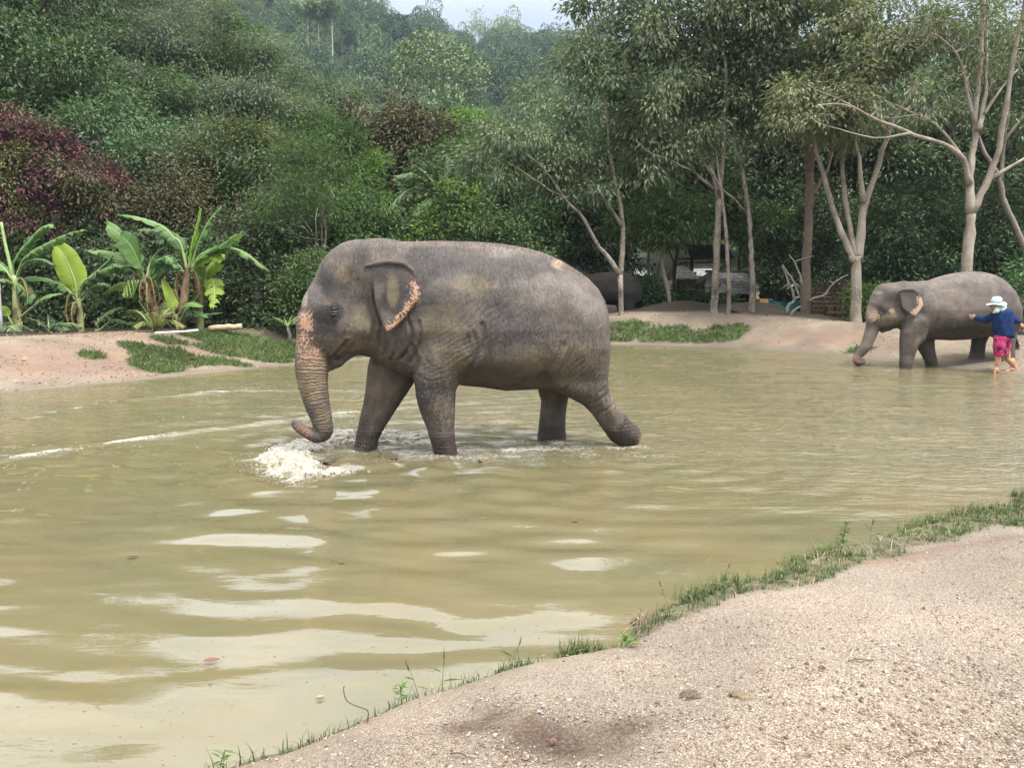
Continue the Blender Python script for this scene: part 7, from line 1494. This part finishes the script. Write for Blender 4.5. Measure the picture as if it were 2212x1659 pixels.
# near strip, in tufts
P, s_, mk = scatter(42000, -1.9, 5.6, 2.6, 8.4, 'near', .35)
g2 = np.random.default_rng(602); tn_ = fbm(P[:, 0] * 5, P[:, 1] * 5, oct=2, seed=603); keep = tn_ + g2.uniform(-.35, .55, len(P)) > 0; P = P[keep]; n = len(P)
P = np.repeat(P, 4, 0) + g2.normal(0, .012, (n * 4, 3)) * np.array([1, 1, 0]); n = len(P)
V, Fq = blades(P, g2.uniform(.02, .07, n) * g2.lognormal(0, .35, n), g2.uniform(.003, .0065, n), g2, .9)
# ragged longer grass hanging over the water
e = np.concatenate([np.linspace(POND[i], POND[i + 1], 60) for i in range(4, 17)]); e = e[g2.integers(0, len(e), 1500)]; clus = fbm(e[:, 0] * 2.4, e[:, 1] * 2.4, oct=2, seed=607); e = e[clus > .02] ; e = e + g2.normal(0, .035, e.shape); ez = ground_h(e[:, 0], e[:, 1])[0]; P2 = np.stack([e[:, 0], e[:, 1], np.maximum(ez, -.01)], -1); P2 = np.repeat(P2, 3, 0) + g2.normal(0, .008, (len(P2) * 3, 3)) * np.array([1, 1, 0]); n2_ = len(P2)
V2, F2 = blades(P2, g2.uniform(.04, .13, n2_), g2.uniform(.0035, .007, n2_), g2, 1.0, 3)
obj('grass', mesh_np('grass', np.concatenate([V, V2]), np.concatenate([Fq, F2 + len(V)]), False, GRASS), kind='stuff'); print('near grass', n, n2_)
# clover like ground cover and dry stems
P, s_, _ = scatter(5000, -1.5, 5.6, 2.8, 8.4, 'near', .4); n = len(P); V, Fq = leaves_geo(P, np.stack([g.normal(0, 1, n), g.normal(0, 1, n), g.uniform(.1, .8, n)], -1), g.uniform(.02, .045, n), g.uniform(.010, .022, n), g)
obj('low_herbs', mesh_np('low_herbs', V, Fq, False, GRASSF), kind='stuff')
P, s_, _ = scatter(4200, -1.7, 5.6, 2.8, 8.4, 'near', .2); n = len(P); P[:, 2] += .006; V, Fq = blades(P, g.uniform(.04, .14, n), g.uniform(.0025, .004, n), g, 2.2, 3); V[:, 2] = np.where(V[:, 2] > P[:, 2].repeat(8) + .03, P[:, 2].repeat(8) + .03, V[:, 2])
obj('dry_grass', mesh_np('dry_grass', V, Fq, False, leafmat('straw', (.20, .15, .10), (.34, .27, .18), None, .7, .1, .2)), kind='stuff')
# gravel
def pebbles(P, r, g):
    n = len(P); B = np.array([[1, 0, 0], [-1, 0, 0], [0, 1, 0], [0, -1, 0], [0, 0, 1], [0, 0, -1]], float); B = B[None] * g.uniform(.6, 1.25, (n, 6, 1)) + g.normal(0, .18, (n, 6, 3)); B[..., 2] *= .7
    a = g.uniform(0, 6.28, n); c, s = np.cos(a)[:, None], np.sin(a)[:, None]; X = B[..., 0] * c - B[..., 1] * s; Y_ = B[..., 0] * s + B[..., 1] * c
    V = (P[:, None] + np.stack([X, Y_, B[..., 2]], -1) * r[:, None, None]).reshape(-1, 3); T = np.array([[0, 2, 4], [2, 1, 4], [1, 3, 4], [3, 0, 4], [2, 0, 5], [1, 2, 5], [3, 1, 5], [0, 3, 5]])
    return V, (np.arange(n)[:, None, None] * 6 + T[None]).reshape(-1, 3)
n = 68000; uu, vv = g.uniform(420, 2300, n), 1659 - (1659 - 1050) * g.random(n) ** 1.15 + 30
dz = np.array([0, 0, .24]); du = (uu - CX) / FPX; dvv = (CY - vv) / FPX; dirx = du; diry = _F[1] + dvv * _U[1]; dirz = _F[2] + dvv * _U[2]; t_ = (.24 - CAM[2]) / dirz; x, y = dirx * t_, diry * t_
z, s = ground_h(x, y); gn = fbm(x * 1.6, y * 1.6, oct=3, seed=611); sc_ = np.interp(gn, [-.35, .35], [.12, 1]); px_ = np.stack([x, y], -1)
sc2 = np.zeros(n)
for (u, v, rx, ry, a_) in ((1105, 1515, .16, .07, -.9), (1180, 1575, .15, .08, -.6), (1245, 1600, .18, .10, -.2), (1310, 1580, .16, .05, .2), (1020, 1530, .10, .05, 0)):
    p = onz(u, v, .2); sc2 = np.maximum(sc2, blobxy(p[0], p[1], rx * 1.25, ry * 1.3, a_, x, y))
corner = np.exp(-(((x - onz(2100, 1600, .24)[0]) / 1.0) ** 2 + ((y - onz(2100, 1560, .24)[1]) / .6) ** 2))
k = (sc2 < .25 + .5 * g.random(n) ** 3) & (s > .06 + .3 * g.random(n) ** 2) & (g.random(n) < np.maximum(sc_, corner)) & (y < 8.6); x, y, z, corner = x[k], y[k], z[k], corner[k]; n = len(x)
zf_ = .006 * fbm(x * 14, y * 14, oct=3, seed=5) * sstep(9, 6, y)
r = g.lognormal(math.log(.0032), .42, n).clip(.0018, .011) * (1 + .35 * corner); V, Fq = pebbles(np.stack([x, y, z + zf_ + r * .15], -1), r, g)
GR = Mat('pebble', .9, .12); GR.base(GR.ramp(GR.n('NewGeometry').outputs['Random Per Island'], [(0, (.085, .060, .043)), (.3, (.165, .122, .088)), (.65, (.25, .20, .152)), (.9, (.32, .275, .225)), (1, (.44, .41, .37))]))
obj('gravel', mesh_np('gravel', V, Fq, False, GR.m), kind='stuff'); print('gravel', n)
# fallen leaf bits and crumbs of soil on the far bank
P = np.concatenate([np.stack([g.uniform(-12, 0, 5200), g.uniform(13.5, 20, 5200)], -1), np.stack([g.uniform(2, 17, 4200), g.uniform(17, 28, 4200)], -1)]); zz_, ss_ = ground_h(P[:, 0], P[:, 1]); k = (ss_ > .1) & (fbm(P[:, 0] * .9, P[:, 1] * .9, oct=3, seed=621) + g.uniform(-.4, .6, len(P)) > .1); P3_ = np.stack([P[:, 0], P[:, 1], zz_ + .004], -1)[k]; n = len(P3_)
V, Fq = leaves_geo(P3_, np.stack([g.normal(0, 1, n), g.normal(0, 1, n), g.normal(.05, .12, n)], -1), g.lognormal(math.log(.045), .45, n), g.lognormal(math.log(.024), .4, n), g)
LIT = Mat('dead_litter', .85, .15); LIT.base(LIT.ramp(LIT.n('NewGeometry').outputs['Random Per Island'], [(0, (.06, .04, .028)), (.4, (.14, .085, .055)), (.75, (.26, .17, .11)), (1, (.48, .42, .34))]))
obj('leaf_litter', mesh_np('leaf_litter', V, Fq, False, LIT.m), kind='stuff')
P = P3_[g.integers(0, n, 2600)] + g.normal(0, .5, (2600, 3)) * np.array([1, 1, 0]); zz_, ss_ = ground_h(P[:, 0], P[:, 1]); k = ss_ > .05; P[:, 2] = zz_; V, Fq = pebbles(P[k], g.lognormal(math.log(.016), .5, k.sum()).clip(.006, .06), g)
obj('soil_crumbs', mesh_np('soil_crumbs', V, Fq, False, simple('crumb', (.24, .165, .115), .95, .4, 3)), kind='stuff')
# clods of earth
CLOD = simple('earth_clod', (.14, .105, .075), .95, .4, 40, .9)
def clod(name, label, cat, u, v, r, mat, seed, z0=.24, flat=.55, stretch=1.0, loc=None):
    g = np.random.default_rng(seed); p = onz(u, v, z0); p[2] = gz(p[0], p[1]) if loc is None else loc; nu, nv = 22, 14; th = np.linspace(0, math.pi, nv); ph = np.arange(nu) / nu * 2 * math.pi
    D = np.array([[math.sin(a) * math.cos(b), math.sin(a) * math.sin(b), math.cos(a)] for a in th for b in ph]); rr = 1 + .55 * fbm(D[:, 0] * 2.2 + seed, D[:, 1] * 2.2, D[:, 2] * 2.2, oct=4, seed=seed, gain=.65); V = D * rr[:, None] * r * np.array([stretch, 1, flat])
    Fq = [[i * nu + j, i * nu + (j + 1) % nu, (i + 1) * nu + (j + 1) % nu, (i + 1) * nu + j] for i in range(nv - 1) for j in range(nu)]; return obj(name, mesh_np(name, V, np.array(Fq), False, mat), None, None, label, cat, None, (p[0], p[1], p[2] + r * flat * .35), (0, 0, g.uniform(0, 6)))
clod('earth_clod', 'crumbly earth clod on the gravel, left one of the close pair', 'clod', 1490, 1490, .035, CLOD, 3, stretch=1.3); clod('earth_clod', 'flat yellowish earth clod on the gravel, right one of the close pair', 'clod', 1600, 1497, .032, simple('tan_clod', (.21, .165, .11), .95, .4, 40, .9), 4, flat=.4, stretch=1.5)
clod('earth_clod', 'tiny dark clod by itself on the sandy middle of the near bank', 'clod', 1776, 1440, .014, CLOD, 5); clod('stone', 'small dark stone lying alone near the right end of the gravel', 'stone', 1745, 1428, .013, CLOD, 6)
clod('stone', 'reddish pebble at the foot of the scuffed wet track', 'stone', 1195, 1578, .014, simple('red_stone', (.14, .075, .06), .9, .3, 30, .4), 7); clod('stone', 'bluish grey pebble above the scuffed track', 'stone', 1175, 1478, .012, simple('blue_stone', (.19, .195, .22), .8, .2, 30, .3), 8)
clod('earth_clod', 'muddy clod sitting in the grass at the water edge', 'clod', 1385, 1318, .05, simple('wet_clod', (.14, .095, .07), .9, .35, 30, .9), 9, .08)
# debris stirred up round the front foot
MUD = simple('wet_mud_weed', (.10, .085, .05), .5, .5, 30, 1.0)
clod('mud_clump', 'clump of mud and weed floating in front of the leading foot', 'mud', 712, 992, .085, MUD, 21, .02, .35, 1.8, .0); clod('mud_clump', 'clump of mud and weed floating behind the leading foot', 'mud', 838, 984, .085, MUD, 22, .02, .45, 1.9, .0); clod('mud_clump', 'pale clump of weed drifting behind the near front leg', 'mud', 1045, 990, .055, simple('pale_weed', (.24, .20, .12), .5, .4, 30, 1.0), 23, .02, .5, 1.3, .0)
# floating leaves
def float_leaf(label, u, v, L, W, col, ang, curl=.25):
    p = onz(u, v, 0); p[2] = .012; n = 9; V = []
    for side in (0, .002):
        for i in range(n):
            t = i / (n - 1); w_ = math.sin(math.pi * t ** .8) * W / 2
            for q in (-1, 0, 1): V.append((L * (t - .5), q * w_, side + curl * L * (.5 * (t - .5) ** 2 + .45 * abs(q) * w_ / W)))
    m_ = n * 3; F1 = [[i * 3 + j, (i + 1) * 3 + j, (i + 1) * 3 + j + 1, i * 3 + j + 1] for i in range(n - 1) for j in range(2)]; Fq = F1[:] + [[q + m_ for q in f[::-1]] for f in F1]; Fq = [f[::-1] for f in F1] + [[q + m_ for q in f] for f in F1]
    obj('floating_leaf', mesh_np('floating_leaf', np.array(V), np.array(Fq), True, simple('dead_leaf', col, .5, .3, 30)), None, None, label, 'leaf', 'dead leaves floating on the pond', p, (0, 0, ang))
float_leaf('curled reddish dead leaf floating on the white sky reflection near the left bottom', 458, 1432, .085, .04, (.14, .06, .04), .3, .5); float_leaf('small red leaf floating on the pond in front of the near rear legs', 1243, 1128, .06, .035, (.16, .045, .03), .1, .5); float_leaf('dark brown sliver of leaf floating on the left of the pond', 287, 1206, .09, .022, (.06, .04, .03), .15); float_leaf('tiny dark leaf afloat in the middle of the pond, below the foam', 738, 1219, .045, .02, (.08, .06, .04), -.2)
float_leaf('small tan leaf floating close to the near grassy edge at the bottom', 692, 1510, .04, .02, (.26, .20, .12), .4)
# twigs and weeds on the near bank
def twig(name, label, cat, pts, r0, r1, mat, leaves_=0, seed=0, leafm=None, Lw=(.03, .012)):
    P = np.array([onz(u, v, z_) for u, v, z_ in pts]); base = P[0].copy(); r_ = thing(name, label, cat, base); S_ = spline(P - base, 14); mb = MB(); mb.tube(S_, np.linspace(r0, r1, 14), 5); obj('stem', mb.mesh('stem', mat), r_)
    if leaves_:
        g = np.random.default_rng(seed); lmsh = None
        for k in range(leaves_):
            c = S_[g.integers(3, 14)]; V, Fq = leaves_geo(np.zeros((1, 3)), np.array([[1, 0, .2]]), Lw[0], Lw[1], g)
            if lmsh is None: lmsh = mesh_np('leaf', V, Fq, False, leafm or GRASSF)
            s_ = g.uniform(.6, 1.2); obj('leaf', lmsh, r_, loc=c + g.normal(0, .012, 3), rot=(g.normal(0, .3), g.normal(-.3, .4), g.uniform(0, 6.28)), scale=s_)
    return r_
def up(u, v, h, Yo=0.0):
    """point h metres above the ground point seen at (u, v)"""
    p = onz(u, v, .1); return p + np.array([0, 0, h])
def standing(name, label, cat, u, v, h, lean, r0, mat, n_leaf, seed, Lw, leafm=None, z0=.1):
    b = onz(u, v, z0); b[2] = gz(b[0], b[1]) - .01; r_ = thing(name, label, cat, b); g = np.random.default_rng(seed); S_ = spline(np.array([[0, 0, 0], [lean * .3, 0, h * .4], [lean * .7, .01, h * .75], [lean, .0, h]]), 16); mb = MB(); mb.tube(S_, np.linspace(r0, r0 * .4, 16), 5); obj('stem', mb.mesh('stem', mat), r_); lm_ = None
    for k in range(n_leaf):
        V, Fq = leaves_geo(np.zeros((1, 3)), np.array([[1, 0, .25]]), Lw[0], Lw[1], g)
        if lm_ is None: lm_ = mesh_np('leaf', V, Fq, False, leafm or GRASSF)
        i = 4 + int(11 * k / max(1, n_leaf)); obj('leaf', lm_, r_, loc=S_[i] + g.normal(0, .006, 3), rot=(g.normal(0, .2), g.normal(-.1, .4), k * 2.4), scale=g.uniform(.6, 1.15))
    return r_
DST = simple('dry_stem', (.10, .075, .05), .8, .3, 30); GST = simple('green_stem', (.09, .13, .05), .6, .2, 30)
standing('weed', 'branching small leaved weed standing at the water edge right along the near bank', 'weed', 1815, 1188, .24, .04, .004, DST, 46, 1, (.045, .016)); standing('weed', 'little upright weed with narrow leaves at the very bottom left of the near bank', 'weed', 470, 1640, .11, .03, .003, DST, 14, 2, (.05, .012))
standing('weed', 'small ferny weed at the end of the grass, beside the bottom water', 'weed', 868, 1500, .10, -.01, .003, GST, 22, 3, (.04, .010)); standing('weed', 'broad leaved seedling at the point where the bank turns', 'weed', 1352, 1388, .07, .01, .003, GST, 9, 4, (.07, .035))
b_ = onz(792, 1545, .1); b_[2] = gz(b_[0], b_[1]); r_ = thing('twig', 'thin curling dead stem sticking up from the bank over the water', 'twig', b_); mb = MB(); mb.tube(spline(np.array([[0, 0, -.01], [.005, 0, .05], [-.05, 0, .075], [-.085, 0, .10], [-.095, 0, .15], [-.088, 0, .16]]), 24), np.linspace(.0035, .002, 24), 5); obj('stem', mb.mesh('stem', DST), r_)
for k, (u, v, h, ln, lab) in enumerate([(905, 1490, .16, -.05, 'seeding grass stalk nearest the curling dead stem'), (955, 1478, .17, .01, 'upright seeding grass stalk left of the grassy bulge'), (1445, 1300, .15, -.05, 'tall grass stalk above the muddy clod'), (1555, 1262, .16, .05, 'grass stalk leaning right over the water in the middle of the bank'), (1100, 1425, .14, .05, 'grass stalk leaning right at the middle of the grassy edge'), (1880, 1160, .15, .01, 'grass stalk just right of the branching weed')]):
    r_ = standing('grass_stalk', lab, 'grass', u, v, h, ln, .0022, GST, 3, 30 + k, (.09, .007), GRASS); mb = MB(); mb.tube([[ln, 0, h - .004], [ln * 1.1, 0, h + .02], [ln * 1.2, 0, h + .05]], [.002, .0045, .001], 5); obj('seed_head', mb.mesh('seed_head', simple('seed', (.16, .11, .07), .8)), r_)
def stick(label, u, v, L, a, r=.0035):
    p = onz(u, v, .24); p[2] = gz(p[0], p[1]) + .008; mb = MB(); g = np.random.default_rng(int(u)); mb.tube(spline(np.array([[-L / 2, 0, 0], [-L * .15, L * .06, .006], [L * .2, -L * .03, .004], [L / 2, L * .05, .0]]), 12), np.linspace(r, r * .5, 12), 5); obj('twig', mb.mesh('twig', DST), None, None, label, 'twig', 'dead twigs on the gravel', p, (0, 0, a))
stick('thin dark twig lying below the left end of the scuffed track', 1000, 1605, .10, -.35); stick('straight dark twig on the sand right of the grassy bank', 1860, 1430, .12, .05); stick('short twig lying at the lower right edge of the gravel', 1985, 1640, .09, .3); stick('curved twig at the head of the scuffed track', 1075, 1490, .14, .5)

# ------------------------------------------------------------------ the breaking bow wave in front of the leading foot
fp = [(520, 1000), (540, 980), (578, 963), (620, 948), (660, 935), (720, 925), (790, 921), (860, 923), (930, 930), (940, 945), (880, 955), (820, 956), (752, 957), (712, 966), (690, 978), (690, 988), (720, 998), (775, 1004), (840, 1006), (760, 1020), (690, 1030), (640, 1040), (592, 1035), (546, 1018)]
FP = np.array([onz(u, v, .03)[:2] for u, v in fp]); fx = np.arange(FP[:, 0].min() - .15, FP[:, 0].max() + .15, .011); fy = np.arange(FP[:, 1].min() - .15, FP[:, 1].max() + .15, .013)
FX, FY = np.meshgrid(fx, fy); x, y = FX.ravel(), FY.ravel(); sd2 = -poly_sdf(x, y, FP) + .10 * fbm(x * 5, y * 5, oct=4, seed=701, gain=.65)
tip = onz(560, 1000)[:2]; near_tip = np.exp(-(((x - tip[0] - .25) / .55) ** 2 + ((y - tip[1]) / .5) ** 2))
cr_ = sstep(-.02, .16, sd2); lace = fbm(x * 7, y * 11, oct=5, seed=705, gain=.7)
z = -.03 + cr_ * (.046 + .018 * near_tip + (.036 + .02 * near_tip) * np.abs(fbm(x * 6, y * 7, oct=4, seed=702, gain=.5)) * 1.5) - .062 * sstep(-.02, -.30, lace - .25 * near_tip) + water_z(x, y)
aa = (np.arange(len(fy) - 1)[:, None] * len(fx) + np.arange(len(fx) - 1)[None]).ravel(); Fq = np.stack([aa, aa + 1, aa + 1 + len(fx), aa + len(fx)], -1); Fq = Fq[(sd2[Fq] > -.03).all(1)]
FO = Mat('foam', .55, .4); FO.base(FO.ramp(FO.noise(26, 5, rough=.7), [(.3, (.19, .165, .12)), (.6, (.34, .325, .28))])); FO.norm(FO.bump(FO.noise(60, 4, rough=.7), .5, .008))
_tr = FO.n('BsdfTransparent'); _ms = FO.n('MixShader'); _al = FO.mr(FO.math('ADD', FO.attr('cover'), FO.math('MULTIPLY', FO.math('SUBTRACT', FO.noise(22, 5, rough=.75), .5), 1.6)), .12, .55, 0, 1, True)
FO.l(_al, _ms.inputs[0]); FO.l(_tr.outputs[0], _ms.inputs[1]); FO.l(FO.b.outputs[0], _ms.inputs[2]); FO.l(_ms.outputs[0], FO.out.inputs[0])
used = np.unique(Fq); rem = np.full(len(x), -1); rem[used] = np.arange(len(used))
V = np.stack([x, y, z], -1)[used]
g = np.random.default_rng(703); fomesh = mesh_np('foam', V, rem[Fq], True, FO.m); fattr(fomesh, 'cover', np.clip(sstep(-.03, .22, sd2) * (.46 + .34 * near_tip) + .32 * lace, 0, 1)[used]); obj('foam', fomesh, kind='stuff')
# flung drops and bubbles
k = g.choice(len(FP), 1100); P = FP[k] + g.normal(0, .07, (1100, 2)) ; P = P[P[:, 0] < onz(720, 990)[0]]; n = len(P); V, Fq = pebbles(np.stack([P[:, 0], P[:, 1], np.abs(g.normal(.01, .03, n))], -1), g.lognormal(math.log(.004), .5, n).clip(.002, .012), g)
obj('spray', mesh_np('spray', V, Fq, True, simple('drop', (.33, .315, .27), .3, .1)), kind='stuff')
